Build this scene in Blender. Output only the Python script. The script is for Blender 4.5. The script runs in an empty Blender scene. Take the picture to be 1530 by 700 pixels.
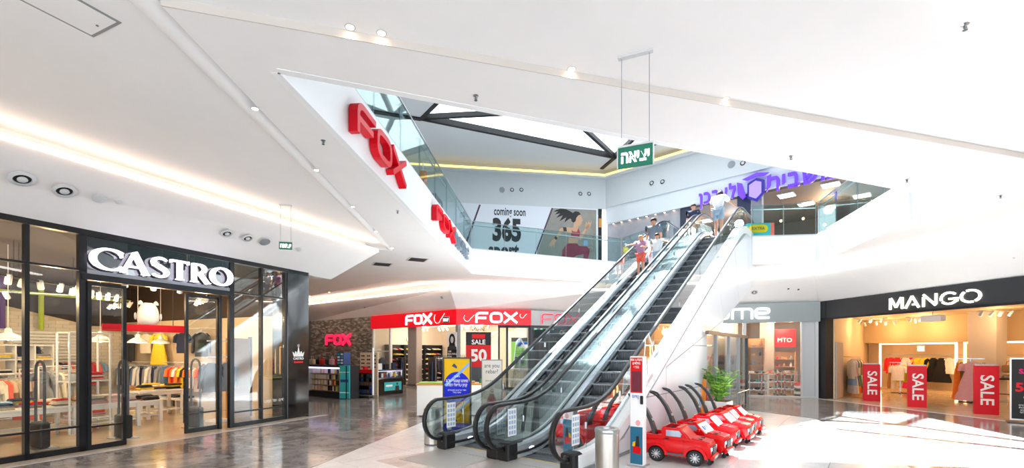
import bpy, math, random
from mathutils import Vector, Matrix
from mathutils.geometry import tessellate_polygon

# ------------------------------------------------------------------ camera, world, sun, exposure
scene = bpy.context.scene
C = scene.collection
cam_data = bpy.data.cameras.new('camera')
cam_data.sensor_fit = 'HORIZONTAL'; cam_data.sensor_width = 36.0
cam_data.lens = 36.0 * 680 / 1530          # 16 mm
cam_data.shift_y = 176 / 1530              # architectural rise, verticals stay upright
cam_data.clip_start = 0.05; cam_data.clip_end = 300
cam = bpy.data.objects.new('camera', cam_data); C.objects.link(cam)
cam.location = (0, 0, 1.75); cam.rotation_euler = (math.pi / 2, 0, 0)
scene.camera = cam

world = bpy.data.worlds.new('world'); scene.world = world; world.use_nodes = True
bg = world.node_tree.nodes['Background']
bg.inputs['Color'].default_value = (0.90, 0.95, 1.0, 1); bg.inputs['Strength'].default_value = 3.2

sun_data = bpy.data.lights.new('sun', 'SUN'); sun_data.energy = 30.0; sun_data.angle = math.radians(0.6)
sun_data.color = (0.97, 0.985, 1.0)
sun = bpy.data.objects.new('sun', sun_data); C.objects.link(sun)
sun.rotation_euler = Vector((0.17, -0.46, -1.0)).to_track_quat('-Z', 'Y').to_euler()

scene.view_settings.view_transform = 'Standard'; scene.view_settings.look = 'None'
scene.view_settings.gamma = 1.0; scene.view_settings.use_curve_mapping = False
scene.view_settings.exposure = 0.6

# ------------------------------------------------------------------ measuring helpers (photo frame 1530 x 700)
F_, H_, CX_, CY_ = 680.0, 1.75, 765.0, 526.0
def ray(px, py): return Vector(((px - CX_) / F_, 1.0, (CY_ - py) / F_))
def at_z(px, py, z):                       # point on the level z
    r = ray(px, py); k = (z - H_) / r.z
    return Vector((r.x * k, k, z))
def at_plane(px, py, p, n):                # point on a plane (p, n)
    r = ray(px, py); c = Vector((0, 0, H_)); k = (Vector(p) - c).dot(n) / r.dot(n)
    return c + r * k

# ------------------------------------------------------------------ materials
def lin(c):
    if isinstance(c, str):
        c = c.lstrip('#'); c = [int(c[i:i + 2], 16) / 255 for i in (0, 2, 4)]
    return tuple((x / 12.92 if x <= 0.04045 else ((x + 0.055) / 1.055) ** 2.4) for x in c) + (1.0,)
MATS = {}
def mat(name, col, rough=0.5, metal=0.0, emit=0.0, var=0.0, scale=8.0, bump=0.0, coat=0.0, objvar=0.0, spec=0.5, stretch=None, emitcol=None):
    if name in MATS: return MATS[name]
    m = bpy.data.materials.new(name); m.use_nodes = True
    nt = m.node_tree; b = nt.nodes['Principled BSDF']; c = lin(col)
    b.inputs['Base Color'].default_value = c; b.inputs['Roughness'].default_value = rough
    b.inputs['Metallic'].default_value = metal; b.inputs['Specular IOR Level'].default_value = spec
    if coat: b.inputs['Coat Weight'].default_value = coat; b.inputs['Coat Roughness'].default_value = 0.06
    if emit:
        b.inputs['Emission Color'].default_value = lin(emitcol) if emitcol else c; b.inputs['Emission Strength'].default_value = emit
    if var or bump or objvar:
        tc = nt.nodes.new('ShaderNodeTexCoord'); nz = nt.nodes.new('ShaderNodeTexNoise')
        nz.inputs['Scale'].default_value = scale; nz.inputs['Detail'].default_value = 6; nz.inputs['Roughness'].default_value = 0.6
        src = tc.outputs['Object']
        if stretch:
            mp = nt.nodes.new('ShaderNodeMapping'); mp.inputs['Scale'].default_value = stretch
            nt.links.new(src, mp.inputs['Vector']); src = mp.outputs['Vector']
        nt.links.new(src, nz.inputs['Vector'])
        if var or objvar:
            hsv = nt.nodes.new('ShaderNodeHueSaturation'); hsv.inputs['Color'].default_value = c
            mr = nt.nodes.new('ShaderNodeMapRange')
            mr.inputs['From Min'].default_value = 0.3; mr.inputs['From Max'].default_value = 0.7
            mr.inputs['To Min'].default_value = 1 - var; mr.inputs['To Max'].default_value = 1 + var
            nt.links.new(nz.outputs['Fac'], mr.inputs['Value'])
            val = mr.outputs['Result']
            if objvar:
                oi = nt.nodes.new('ShaderNodeObjectInfo'); m2 = nt.nodes.new('ShaderNodeMapRange')
                m2.inputs['To Min'].default_value = 1 - objvar; m2.inputs['To Max'].default_value = 1 + objvar
                nt.links.new(oi.outputs['Random'], m2.inputs['Value'])
                mu = nt.nodes.new('ShaderNodeMath'); mu.operation = 'MULTIPLY'
                nt.links.new(val, mu.inputs[0]); nt.links.new(m2.outputs['Result'], mu.inputs[1]); val = mu.outputs[0]
            nt.links.new(val, hsv.inputs['Value']); nt.links.new(hsv.outputs['Color'], b.inputs['Base Color'])
        if bump:
            bp = nt.nodes.new('ShaderNodeBump'); bp.inputs['Strength'].default_value = bump; bp.inputs['Distance'].default_value = 0.01
            nt.links.new(nz.outputs['Fac'], bp.inputs['Height']); nt.links.new(bp.outputs['Normal'], b.inputs['Normal'])
    MATS[name] = m; return m
def glass(name, tint=(1, 1, 1), refl=0.06, edge=0.5, rough=0.0):
    if name in MATS: return MATS[name]
    m = bpy.data.materials.new(name); m.use_nodes = True; nt = m.node_tree
    nt.nodes.remove(nt.nodes['Principled BSDF']); out = nt.nodes['Material Output']
    tr = nt.nodes.new('ShaderNodeBsdfTransparent'); tr.inputs['Color'].default_value = (*tint, 1)
    gl = nt.nodes.new('ShaderNodeBsdfGlossy'); gl.inputs['Roughness'].default_value = rough
    gl.inputs['Color'].default_value = (1, 1, 1, 1)
    lw = nt.nodes.new('ShaderNodeLayerWeight'); lw.inputs['Blend'].default_value = 0.35
    mr = nt.nodes.new('ShaderNodeMapRange'); mr.inputs['To Min'].default_value = refl; mr.inputs['To Max'].default_value = edge
    mx = nt.nodes.new('ShaderNodeMixShader')
    nt.links.new(lw.outputs['Fresnel'], mr.inputs['Value']); nt.links.new(mr.outputs['Result'], mx.inputs[0])
    nt.links.new(tr.outputs[0], mx.inputs[1]); nt.links.new(gl.outputs[0], mx.inputs[2])
    nt.links.new(mx.outputs[0], out.inputs['Surface'])
    MATS[name] = m; return m

# ------------------------------------------------------------------ mesh building
class MB:
    def __init__(s): s.v = []; s.f = []
    def add(s, vs, fs):
        n = len(s.v); s.v += [tuple(p) for p in vs]; s.f += [tuple(i + n for i in f) for f in fs]; return s
    def box(s, x0, x1, y0, y1, z0, z1, M=None):
        vs = [(x, y, z) for z in (z0, z1) for x, y in ((x0, y0), (x1, y0), (x1, y1), (x0, y1))]
        if M is not None: vs = [M @ Vector(p) for p in vs]
        return s.add(vs, [(0, 3, 2, 1), (4, 5, 6, 7), (0, 1, 5, 4), (1, 2, 6, 5), (2, 3, 7, 6), (3, 0, 4, 7)])
    def rbox(s, x0, x1, y0, y1, z0, z1, b=0.02, M=None):       # bevelled box (chamfer b all round)
        vs = []
        for z, k in ((z0, b), (z0 + b, 0), (z1 - b, 0), (z1, b)):
            a0, a1, b0, b1 = x0 + k, x1 - k, y0 + k, y1 - k; c = b
            vs += [(a0 + c, b0, z), (a1 - c, b0, z), (a1, b0 + c, z), (a1, b1 - c, z), (a1 - c, b1, z), (a0 + c, b1, z), (a0, b1 - c, z), (a0, b0 + c, z)]
        if M is not None: vs = [M @ Vector(p) for p in vs]
        fs = [tuple(range(7, -1, -1)), tuple(range(24, 32))]
        for r in range(3):
            for i in range(8): j = (i + 1) % 8; fs.append((r * 8 + i, r * 8 + j, r * 8 + 8 + j, r * 8 + 8 + i))
        return s.add(vs, fs)
    def prism(s, pts, z0, z1, M=None):                          # xy polygon extruded in z
        n = len(pts); vs = [(p[0], p[1], z0) for p in pts] + [(p[0], p[1], z1) for p in pts]
        if M is not None: vs = [M @ Vector(p) for p in vs]
        return s.add(vs, [tuple(range(n - 1, -1, -1)), tuple(range(n, 2 * n))] + [(i, (i + 1) % n, n + (i + 1) % n, n + i) for i in range(n)])
    def slab(s, pts, y0, y1, M=None):                           # xz polygon extruded in y
        n = len(pts); vs = [(p[0], y0, p[1]) for p in pts] + [(p[0], y1, p[1]) for p in pts]
        if M is not None: vs = [M @ Vector(p) for p in vs]
        return s.add(vs, [tuple(range(n)), tuple(range(2 * n - 1, n - 1, -1))] + [(i, n + i, n + (i + 1) % n, (i + 1) % n) for i in range(n)])
    def holed(s, outer, holes, z0, z1):                         # xy polygon with holes, a slab
        loops = [outer] + holes
        tris = tessellate_polygon([[Vector((p[0], p[1], 0)) for p in l] for l in loops])
        flat = [p for l in loops for p in l]; n = len(flat)
        vs = [(p[0], p[1], z0) for p in flat] + [(p[0], p[1], z1) for p in flat]
        fs = [tuple(t) for t in tris] + [tuple(i + n for i in reversed(t)) for t in tris]
        k = 0
        for l in loops:
            m = len(l)
            for i in range(m): a, b = k + i, k + (i + 1) % m; fs.append((a, b, n + b, n + a))
            k += m
        return s.add(vs, fs)
    def quad(s, a, b, c, d): return s.add([a, b, c, d], [(0, 1, 2, 3)])
    def tube(s, path, r, n=8, caps=True, closed=False):
        P = [Vector(p) for p in path]; m = len(P); vs = []; fs = []
        rr = r if isinstance(r, (list, tuple)) else [r] * m
        up = None
        for i, p in enumerate(P):
            if closed: t = (P[(i + 1) % m] - P[i - 1])
            else: t = P[min(i + 1, m - 1)] - P[max(i - 1, 0)]
            t.normalize()
            if up is None:
                up = Vector((0, 0, 1)) if abs(t.z) < 0.9 else Vector((1, 0, 0))
            a = t.cross(up)
            if a.length < 1e-5: a = t.cross(Vector((0, 1, 0)))
            a.normalize(); b = a.cross(t).normalized(); up = b
            for k in range(n):
                g = 2 * math.pi * k / n; vs.append(p + (a * math.cos(g) + b * math.sin(g)) * rr[i])
        for i in range(m - (0 if closed else 1)):
            for k in range(n):
                a = i * n + k; b = i * n + (k + 1) % n; j = ((i + 1) % m) * n
                fs.append((a, b, j + (k + 1) % n, j + k))
        if caps and not closed: fs += [tuple(range(n - 1, -1, -1)), tuple(range((m - 1) * n, m * n))]
        return s.add(vs, fs)
    def lathe(s, prof, n=16, c=(0, 0, 0), M=None, sx=1.0, sy=1.0):
        vs = []; fs = []; m = len(prof)
        for r, z in prof:
            for k in range(n):
                g = 2 * math.pi * k / n; p = Vector((c[0] + r * math.cos(g) * sx, c[1] + r * math.sin(g) * sy, c[2] + z))
                vs.append(M @ p if M is not None else p)
        for i in range(m - 1):
            for k in range(n): fs.append((i * n + k, i * n + (k + 1) % n, (i + 1) * n + (k + 1) % n, (i + 1) * n + k))
        if prof[0][0] > 1e-4: fs.append(tuple(range(n - 1, -1, -1)))
        if prof[-1][0] > 1e-4: fs.append(tuple(range((m - 1) * n, m * n)))
        return s.add(vs, fs)
    def loft(s, rings, closed_ends=True):
        n = len(rings[0]); vs = [p for r in rings for p in r]; fs = []
        for i in range(len(rings) - 1):
            for k in range(n): fs.append((i * n + k, i * n + (k + 1) % n, (i + 1) * n + (k + 1) % n, (i + 1) * n + k))
        if closed_ends: fs += [tuple(range(n - 1, -1, -1)), tuple(range((len(rings) - 1) * n, len(rings) * n))]
        return s.add(vs, fs)
    def sweep_y(s, prof, path, caps=True):      # path of (x,z) in the xz plane; profile of (across y, up normal)
        P = [Vector((p[0], 0, p[1])) for p in path]; rings = []
        for i, p in enumerate(P):
            t = (P[min(i + 1, len(P) - 1)] - P[max(i - 1, 0)]).normalized(); nrm = Vector((-t.z, 0, t.x))
            rings.append([p + Vector((0, a, 0)) + nrm * b for a, b in prof])
        return s.loft(rings, caps)
    def stroke(s, pts, w, y0, y1, closed=False, ox=0, oz=0, sx=1, sz=1, sl=0):   # ribbon letter stroke in xz, extruded in y
        P = [Vector((ox + p[0] * sx + p[1] * sl, oz + p[1] * sz)) for p in pts]; m = len(P)
        ww = list(w) if isinstance(w, (list, tuple)) else [w] * m
        L = []; R = []
        for i in range(m):
            if closed: d0 = P[i] - P[i - 1]; d1 = P[(i + 1) % m] - P[i]
            else: d0 = P[i] - P[max(i - 1, 0)]; d1 = P[min(i + 1, m - 1)] - P[i]
            if d0.length < 1e-9: d0 = d1
            if d1.length < 1e-9: d1 = d0
            d0 = d0.normalized(); d1 = d1.normalized(); n0 = Vector((-d0.y, d0.x)); n1 = Vector((-d1.y, d1.x))
            nn = (n0 + n1)
            nn = n0 if nn.length < 1e-6 else nn.normalized()
            k = ww[i] / 2 / max(0.5, nn.dot(n1))
            L.append(P[i] + nn * k); R.append(P[i] - nn * k)
        for i in range(m if closed else m - 1):
            j = (i + 1) % m
            q = [L[i], L[j], R[j], R[i]]
            vs = [(p.x, y0, p.y) for p in q] + [(p.x, y1, p.y) for p in q]
            fs = [(3, 2, 1, 0), (4, 5, 6, 7), (0, 1, 5, 4), (2, 3, 7, 6)]
            if not closed and i == 0: fs.append((3, 0, 4, 7))
            if not closed and j == m - 1: fs.append((1, 2, 6, 5))
            s.add(vs, fs)
        return s
    def mesh(s, name, m=None, smooth=False):
        me = bpy.data.meshes.new(name); me.from_pydata([tuple(p) for p in s.v], [], s.f); me.update()
        if m is not None: me.materials.append(MATS[m] if isinstance(m, str) else m)
        if smooth:
            me.shade_smooth()
            try: me.set_sharp_from_angle(angle=math.radians(38))
            except Exception: pass
        return me
def rotz(a): return Matrix.Rotation(a, 4, 'Z')
def rotx(a): return Matrix.Rotation(a, 4, 'X')
def roty(a): return Matrix.Rotation(a, 4, 'Y')
def tr(x, y, z): return Matrix.Translation((x, y, z))
def arc(cx, cz, r, a0, a1, n=8, rz=None):
    rz = r if rz is None else rz
    return [(cx + r * math.cos(math.radians(a0 + (a1 - a0) * i / n)), cz + rz * math.sin(math.radians(a0 + (a1 - a0) * i / n))) for i in range(n + 1)]

def tag(o, label=None, cat=None, group=None, kind=None):
    if label: o['label'] = label
    if cat: o['category'] = cat
    if group: o['group'] = group
    if kind: o['kind'] = kind
    return o
def obj(name, mb, m, parent=None, loc=(0, 0, 0), rz=0.0, smooth=False):
    me = mb if isinstance(mb, bpy.types.Mesh) else mb.mesh(name, m, smooth)
    o = bpy.data.objects.new(name, me); C.objects.link(o); o.location = loc; o.rotation_euler = (0, 0, rz)
    if parent is not None: o.parent = parent
    return o
def inst(name, me, m=None, parent=None, loc=(0, 0, 0), rot=(0, 0, 0), scale=None):   # shares mesh data, own material
    o = bpy.data.objects.new(name, me); C.objects.link(o); o.location = loc; o.rotation_euler = rot
    if scale is not None: o.scale = scale if isinstance(scale, (tuple, list)) else (scale,) * 3
    if m is not None:
        o.material_slots[0].link = 'OBJECT'; o.material_slots[0].material = MATS[m] if isinstance(m, str) else m
    if parent is not None: o.parent = parent
    return o
def thing(name, label, cat, loc=(0, 0, 0), rz=0.0, group=None, kind=None):
    o = bpy.data.objects.new(name, None); C.objects.link(o); o.empty_display_size = 0.2
    o.location = loc; o.rotation_euler = (0, 0, rz)
    return tag(o, label, cat, group, kind)
def struct(name, mb, m, label=None, smooth=False, loc=(0, 0, 0), rz=0):
    o = obj(name, mb, m, None, loc, rz, smooth); o['kind'] = 'structure'
    tag(o, label, 'structure' if label else None); return o
def sroot(name, label, cat, loc=(0, 0, 0), rz=0):
    return thing(name, label, cat, loc, rz, None, 'structure')
def text(name, body, size, m, parent, loc, rz=0.0, ext=0.004, bold=0.0, sx=1.0, align='CENTER', tilt=0.0, space=1.0, roll=0.0):
    cu = bpy.data.curves.new(name, 'FONT'); cu.body = body; cu.size = size; cu.extrude = ext; cu.offset = bold * size
    cu.align_x = align; cu.align_y = 'CENTER'; cu.space_character = space; cu.resolution_u = 3
    o = bpy.data.objects.new(name, cu); me = bpy.data.meshes.new_from_object(o)
    bpy.data.objects.remove(o); bpy.data.curves.remove(cu)
    me.materials.clear(); me.materials.append(MATS[m] if isinstance(m, str) else m); me.name = name
    o = bpy.data.objects.new(name, me); C.objects.link(o)
    me.transform(Matrix.Rotation(math.pi / 2, 4, 'X') @ Matrix.Rotation(roll, 4, 'Z') @ Matrix.Diagonal((sx, 1, 1, 1)))
    o.location = loc; o.rotation_euler = (tilt, 0, rz)
    if parent is not None: o.parent = parent
    return o
def heb(s): return '\n'.join(l[::-1] for l in s.split('\n'))
class Fr:                                   # a local frame on the floor: x along, y into
    def __init__(s, o, a): s.o = Vector((o[0], o[1], 0)); s.a = a
    def w(s, x, y, z=0.0):
        c, n = math.cos(s.a), math.sin(s.a); return Vector((s.o.x + x * c - y * n, s.o.y + x * n + y * c, z))
    def l(s, p):
        c, n = math.cos(s.a), math.sin(s.a); dx, dy = p[0] - s.o.x, p[1] - s.o.y
        return (dx * c + dy * n, -dx * n + dy * c)
def point_light(parent_loc, power, col, radius=0.08, name='lamp_light', spot=None, blend=0.6, aim=(0, 0, -1), parent=None):
    d = bpy.data.lights.new(name, 'SPOT' if spot else 'POINT'); d.energy = power; d.color = col; d.shadow_soft_size = radius
    if spot: d.spot_size = math.radians(spot); d.spot_blend = blend
    o = bpy.data.objects.new(name, d); C.objects.link(o); o.location = parent_loc
    o.rotation_euler = Vector(aim).to_track_quat('-Z', 'Y').to_euler()
    if parent is not None: o.parent = parent
    return o
rnd = random.Random(7)

M_ = mat
M_('plaster_white', '#eeeeee', 0.75, var=0.015, scale=2.0)
M_('plaster_warm', '#e9e7e6', 0.75, var=0.02, scale=2.0)
M_('fascia_white', '#f1f4f6', 0.4)
M_('panel_white', '#dfe3e7', 0.3, coat=0.2)
M_('grey_bulkhead', '#c6cacc', 0.7, var=0.01)
M_('ceiling_grey', '#c4c6c7', 0.8, var=0.01)
M_('black_metal', '#15161a', 0.3, metal=0.3)
M_('black_gloss', '#0b0b0d', 0.12, coat=0.5)
M_('black_matte', '#141416', 0.6)
M_('charcoal', '#3b3e44', 0.45)
M_('dark_grey', '#55585c', 0.5)
M_('mid_grey', '#8c9094', 0.5)
M_('light_grey', '#c9ccce', 0.45)
M_('steel', '#b9bdc0', 0.28, metal=1.0)
M_('steel_brushed', '#c3bfb8', 0.32, metal=1.0, var=0.06, scale=3, stretch=(60, 60, 0.5))
M_('alu_white', '#eef2f6', 0.22, metal=0.6)
M_('white_gloss', '#f6f6f6', 0.2)
M_('white_matte', '#f2f1ee', 0.6)
M_('red', '#d8060f', 0.4, spec=0.25)
M_('car_red', '#d9060f', 0.3, coat=0.12, spec=0.3)
M_('red_letter', '#dd0420', 0.4, spec=0.25)
M_('rubber', '#121315', 0.55)
M_('glow_white', '#ffffff', 0.5, emit=1.3)
M_('glow_violet_white', '#f3eeff', 0.5, emit=1.6)
M_('glow_warm', '#ffdcb0', 0.5, emit=14, emitcol='#ffd9ae')
M_('glow_cove', '#ffeee2', 0.5, emit=4.6, emitcol='#ffdcc0')
M_('glow_cove_far', '#ffeee2', 0.5, emit=9, emitcol='#ffe2cc')
M_('glow_cove_white', '#ffffff', 0.5, emit=6, emitcol='#fff6ec')
M_('glow_yellow', '#ffe08a', 0.5, emit=1.6, emitcol='#ffd873')
M_('glow_bay', '#ffdcb0', 0.5, emit=3.5, emitcol='#ffcf98')
M_('step_shade_grey', '#cbc4bd', 0.6)  # darker tone stands in for shade on the ceiling step face
M_('glow_panel', '#ffffff', 0.5, emit=6, emitcol='#fff3dd')
M_('glow_mango', '#fffbe6', 0.5, emit=1.7)
M_('purple', '#5a2be0', 0.4, emit=0.55, emitcol='#5a30f0')
M_('purple_dark', '#2a1690', 0.4)
M_('wood', '#b98a55', 0.45, var=0.12, scale=5, stretch=(1, 12, 12))
M_('wood_orange', '#d08a2c', 0.4)
M_('beige_wall', '#e9dcc4', 0.7, var=0.02)
M_('teal', '#35b4b8', 0.35)
M_('green_exit', '#0f6e56', 0.4)
M_('green_lime', '#8bd24a', 0.4)
M_('blue', '#1228d8', 0.4, spec=0.2)
M_('yellow', '#f8c400', 0.4, spec=0.2)
M_('paper', '#f3f3f1', 0.6)
M_('skin', '#d9a184', 0.5)
M_('denim', '#9fb6c9', 0.7)
M_('hair_dark', '#2a201c', 0.6)
M_('hair_blond', '#c79b5b', 0.6)
glass('glass_clear', (0.97, 0.985, 0.98), 0.05, 0.55)
glass('glass_shop', (0.95, 0.97, 0.96), 0.015, 0.55)
glass('glass_rail', (0.77, 0.87, 0.87), 0.02, 0.30)
glass('glass_escalator', (0.87, 0.94, 0.94), 0.02, 0.55)
glass('glass_home', (0.96, 0.97, 0.97), 0.0, 0.22)
glass('glass_teal', (0.16, 0.30, 0.34), 0.16, 0.7)
glass('glass_smoke', (0.30, 0.29, 0.32), 0.14, 0.7)
glass('glass_skylight', (0.96, 0.985, 1.0), 0.04, 0.3)
# ================================================================== SETTING
CAS = Fr((-5.6, 12.4), math.atan2(.9153, .4027))        # left shopfront: x along it, y into the shop
MAN = Fr((11.64, 17.25), math.atan2(-.9824, .1866))     # right shopfront
ESC = Fr((-1.26, 8.15), math.atan2(.786, .618))         # escalators: x along the run, -y to the right
HOM = Fr((6.3, 19.0), math.atan2(17.1 - 19.0, 11.5 - 6.3))
HOM_L = math.hypot(5.2, 1.9)
W0, W1, W2, W3, W4 = (-13.1, 29.2), (-2.54, 20.83), (.85, 21.3), (3.3, 22.2), (6.3, 23.3)
FOXL = Fr(W0, math.atan2(W1[1] - W0[1], W1[0] - W0[0])); FOXL_L = math.dist(W0, W1)
FOXM = Fr(W1, math.atan2(W2[1] - W1[1], W2[0] - W1[0])); FOXM_L = math.dist(W1, W2)
FOXR = Fr(W2, math.atan2(W4[1] - W2[1], W4[0] - W2[0])); FOXR_L = math.dist(W2, W4)

def marble(name, c1, c2, c3, rough, objvar=0.12):
    m = bpy.data.materials.new(name); m.use_nodes = True; nt = m.node_tree; b = nt.nodes['Principled BSDF']
    tc = nt.nodes.new('ShaderNodeTexCoord'); geo = nt.nodes.new('ShaderNodeNewGeometry')
    oi = nt.nodes.new('ShaderNodeObjectInfo')
    of = nt.nodes.new('ShaderNodeVectorMath'); of.operation = 'MULTIPLY_ADD'
    cb = nt.nodes.new('ShaderNodeCombineXYZ'); nt.links.new(oi.outputs['Random'], cb.inputs[0]); nt.links.new(oi.outputs['Random'], cb.inputs[2])
    of.inputs[1].default_value = (40, 40, 40)
    nt.links.new(cb.outputs[0], of.inputs[0]); nt.links.new(geo.outputs['Position'], of.inputs[2])
    n1 = nt.nodes.new('ShaderNodeTexNoise'); n1.inputs['Scale'].default_value = 1.6; n1.inputs['Detail'].default_value = 9
    n1.inputs['Roughness'].default_value = 0.65; n1.inputs['Distortion'].default_value = 1.2
    n2 = nt.nodes.new('ShaderNodeTexNoise'); n2.inputs['Scale'].default_value = 9; n2.inputs['Detail'].default_value = 8; n2.inputs['Roughness'].default_value = 0.7
    n2.inputs['Distortion'].default_value = 2.0
    nt.links.new(of.outputs[0], n1.inputs['Vector']); nt.links.new(of.outputs[0], n2.inputs['Vector'])
    ad = nt.nodes.new('ShaderNodeMath'); ad.operation = 'MULTIPLY_ADD'; ad.inputs[1].default_value = 0.45
    nt.links.new(n2.outputs['Fac'], ad.inputs[0]); nt.links.new(n1.outputs['Fac'], ad.inputs[2])
    cr = nt.nodes.new('ShaderNodeValToRGB'); e = cr.color_ramp.elements
    e[0].position = 0.56; e[0].color = lin(c1); e[1].position = 0.92; e[1].color = lin(c3); e.new(0.72).color = lin(c2)
    nt.links.new(ad.outputs[0], cr.inputs['Fac'])
    hs = nt.nodes.new('ShaderNodeHueSaturation'); mr = nt.nodes.new('ShaderNodeMapRange')
    mr.inputs['To Min'].default_value = 1 - objvar; mr.inputs['To Max'].default_value = 1 + objvar
    nt.links.new(oi.outputs['Random'], mr.inputs['Value']); nt.links.new(mr.outputs['Result'], hs.inputs['Value'])
    nt.links.new(cr.outputs['Color'], hs.inputs['Color']); nt.links.new(hs.outputs['Color'], b.inputs['Base Color'])
    b.inputs['Roughness'].default_value = rough; b.inputs['Specular IOR Level'].default_value = 0.75
    r2 = nt.nodes.new('ShaderNodeMapRange'); r2.inputs['To Min'].default_value = rough * 0.6; r2.inputs['To Max'].default_value = rough * 1.7
    nt.links.new(n2.outputs['Fac'], r2.inputs['Value']); nt.links.new(r2.outputs['Result'], b.inputs['Roughness'])
    MATS[name] = m
marble('marble_dark', '#6a625e', '#8f8783', '#ada6a1', 0.10)
marble('marble_white', '#dcdcda', '#e8e8e6', '#f0f0ee', 0.16, 0.03)
marble('marble_beige', '#b9aea8', '#c9bfb9', '#d6cec9', 0.2, 0.06)
marble('floor_shop', '#c9b391', '#d3bf9f', '#dccaae', 0.12, 0.02)

def clip(poly, region):                     # convex clip (region counter-clockwise)
    out = [Vector(p) for p in poly]
    n = len(region)
    for i in range(n):
        a = Vector(region[i]); b = Vector(region[(i + 1) % n]); e = b - a
        inp, out = out, []
        for j in range(len(inp)):
            p, q = inp[j - 1], inp[j]
            sp = e.x * (p.y - a.y) - e.y * (p.x - a.x); sq = e.x * (q.y - a.y) - e.y * (q.x - a.x)
            if (sp >= 0) != (sq >= 0): out.append(p + (q - p) * (sp / (sp - sq)))
            if sq >= 0: out.append(q)
        if not out: return []
    return out
def area(p): return 0.5 * sum(p[i - 1].x * p[i].y - p[i].x * p[i - 1].y for i in range(len(p)))
floor = struct('floor', MB().box(-22, 20, -4, 36, -0.15, -0.004), 'marble_dark', 'polished grey brown marble floor of the mall hall')
def tiles(region, ang, sx, sy, m, nm, parent, stagger=0.5, gap=0.004, z=0.0):
    if area([Vector(p) for p in region]) < 0: region = region[::-1]
    c, s = math.cos(ang), math.sin(ang)
    loc = [(p[0] * c + p[1] * s, -p[0] * s + p[1] * c) for p in region]
    x0, x1 = min(p[0] for p in loc), max(p[0] for p in loc); y0, y1 = min(p[1] for p in loc), max(p[1] for p in loc)
    k = 0
    for j in range(int((y1 - y0) / sy) + 1):
        for i in range(-1, int((x1 - x0) / sx) + 2):
            a = x0 + i * sx + (stagger * sx if j % 2 else 0); b = y0 + j * sy
            q = [(a + gap, b + gap), (a + sx - gap, b + gap), (a + sx - gap, b + sy - gap), (a + gap, b + sy - gap)]
            q = clip([(u * c - v * s, u * s + v * c) for u, v in q], region)
            if len(q) > 2 and area(q) > 0.004:
                obj(nm, MB().prism(q, z - 0.0039, z), m, parent); k += 1
    return k
A_, B_ = (-2.59, 5.03), (9.02, 9.25)
C1_, C2_, C3_ = (-1.6, 18.0), (5.0, 20.8), (10.6, 15.83)
R_ = ESC.w(12.25, -2.76).xy.to_tuple(); L_ = ESC.w(12.25, 0.15).xy.to_tuple()
inlay = [(-3.88, 2.0), (4.0, 2.0), (6.6, 8.3), (7.9, 11.8), (7.1, 13.5), (3.0, 14.6), (-1.73, 14.0)]
tiles([(-9.9, 3.3), (-3.66, 3.3), (-1.74, 14.0), (-4.95, 13.9)], CAS.a, 0.9, 0.9, 'marble_dark', 'floor_tile', floor)
tiles([(7.95, 11.75), (9.0, 5.0), (14.0, 5.0), (11.6, 17.1), (7.15, 13.5)], MAN.a, 0.9, 0.9, 'marble_dark', 'floor_tile', floor)
tiles([(-3.88, 2.0), (4.0, 2.0), (6.6, 8.3), (7.9, 11.8), (7.1, 13.5), (3.0, 14.6), (-1.73, 14.0)], ESC.a, 1.2, 1.2, 'marble_white', 'white_floor_tile', floor, 0.0)
obj('beige_floor_panel', MB().prism([(-2.18, 7.3), (0.5, 4.9), (1.3, 4.2), (2.6, 5.2), (1.55, 6.05), (-1.2, 8.2)][::1], -0.003, 0.0012), 'marble_beige', floor)

# ---- lower ceiling: outer field, lowered ring round the void
VOID = [A_, B_, C3_, R_, L_, C2_, C1_]
ceil = struct('ceiling', MB().holed([(-22, -4), (20, -4), (20, 36), (-22, 36)], [VOID], 4.92, 5.0), 'plaster_white', 'matt white plaster ceiling of the lower mall hall')
ring_out = [(-3.13, 4.06), (15.5, 9.35), (15.5, 17), (9, 19.5), (6.2, 22), (2.3, 20.9), (-5.0, 19.46), (-11.4, 25.3), (-12.5, 22.0), (-5.6, 13.45), (-3.58, 13.9)]
struct('ceiling', MB().holed(ring_out, [VOID], 4.84, 4.921), 'plaster_white', 'lowered white ceiling ring around the escalator void')
p = [(-0.13 + 0.26 * i / 8, 4.925 - 0.085 * math.sin(math.pi * i / 8)) for i in range(9)]
d1 = Vector((-0.45, 9.84)).normalized(); n1 = Vector((d1.y, -d1.x))
def bead(P, Q, prof):
    P, Q = Vector(P), Vector(Q); d = (Q - P).normalized(); n = Vector((d.y, -d.x))
    return MB().loft([[Vector((X.x + n.x * a, X.y + n.y * a, z)) for a, z in prof] for X in (P, Q)])
struct('trim_1', bead((-3.26, 2.6), (-3.72, 13.95), p), 'plaster_white', 'rounded white ceiling rib with small downlights', smooth=True)
for i in (0, 4, 5, 6):                        # strip on the ceiling step, its shade painted into the grey
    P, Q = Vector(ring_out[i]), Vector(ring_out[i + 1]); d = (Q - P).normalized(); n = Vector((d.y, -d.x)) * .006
    struct('trim_9', MB().prism([v.to_tuple() for v in (P + n, Q + n, Q - n, P - n)], 4.838, 4.925), 'step_shade_grey', 'narrow edge strip with painted shade on the stepped ceiling' + (' toward the viewer' if i == 0 else (' above the grey sign' if i == 4 else (' above the red sign' if i == 5 else ' above the brick wall'))))
struct('floor', MB().holed([(-12, 3), (16, 3), (16, 34), (-12, 34)], [VOID], 5.0, 5.75), 'light_grey', 'upper gallery floor slab')
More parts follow.
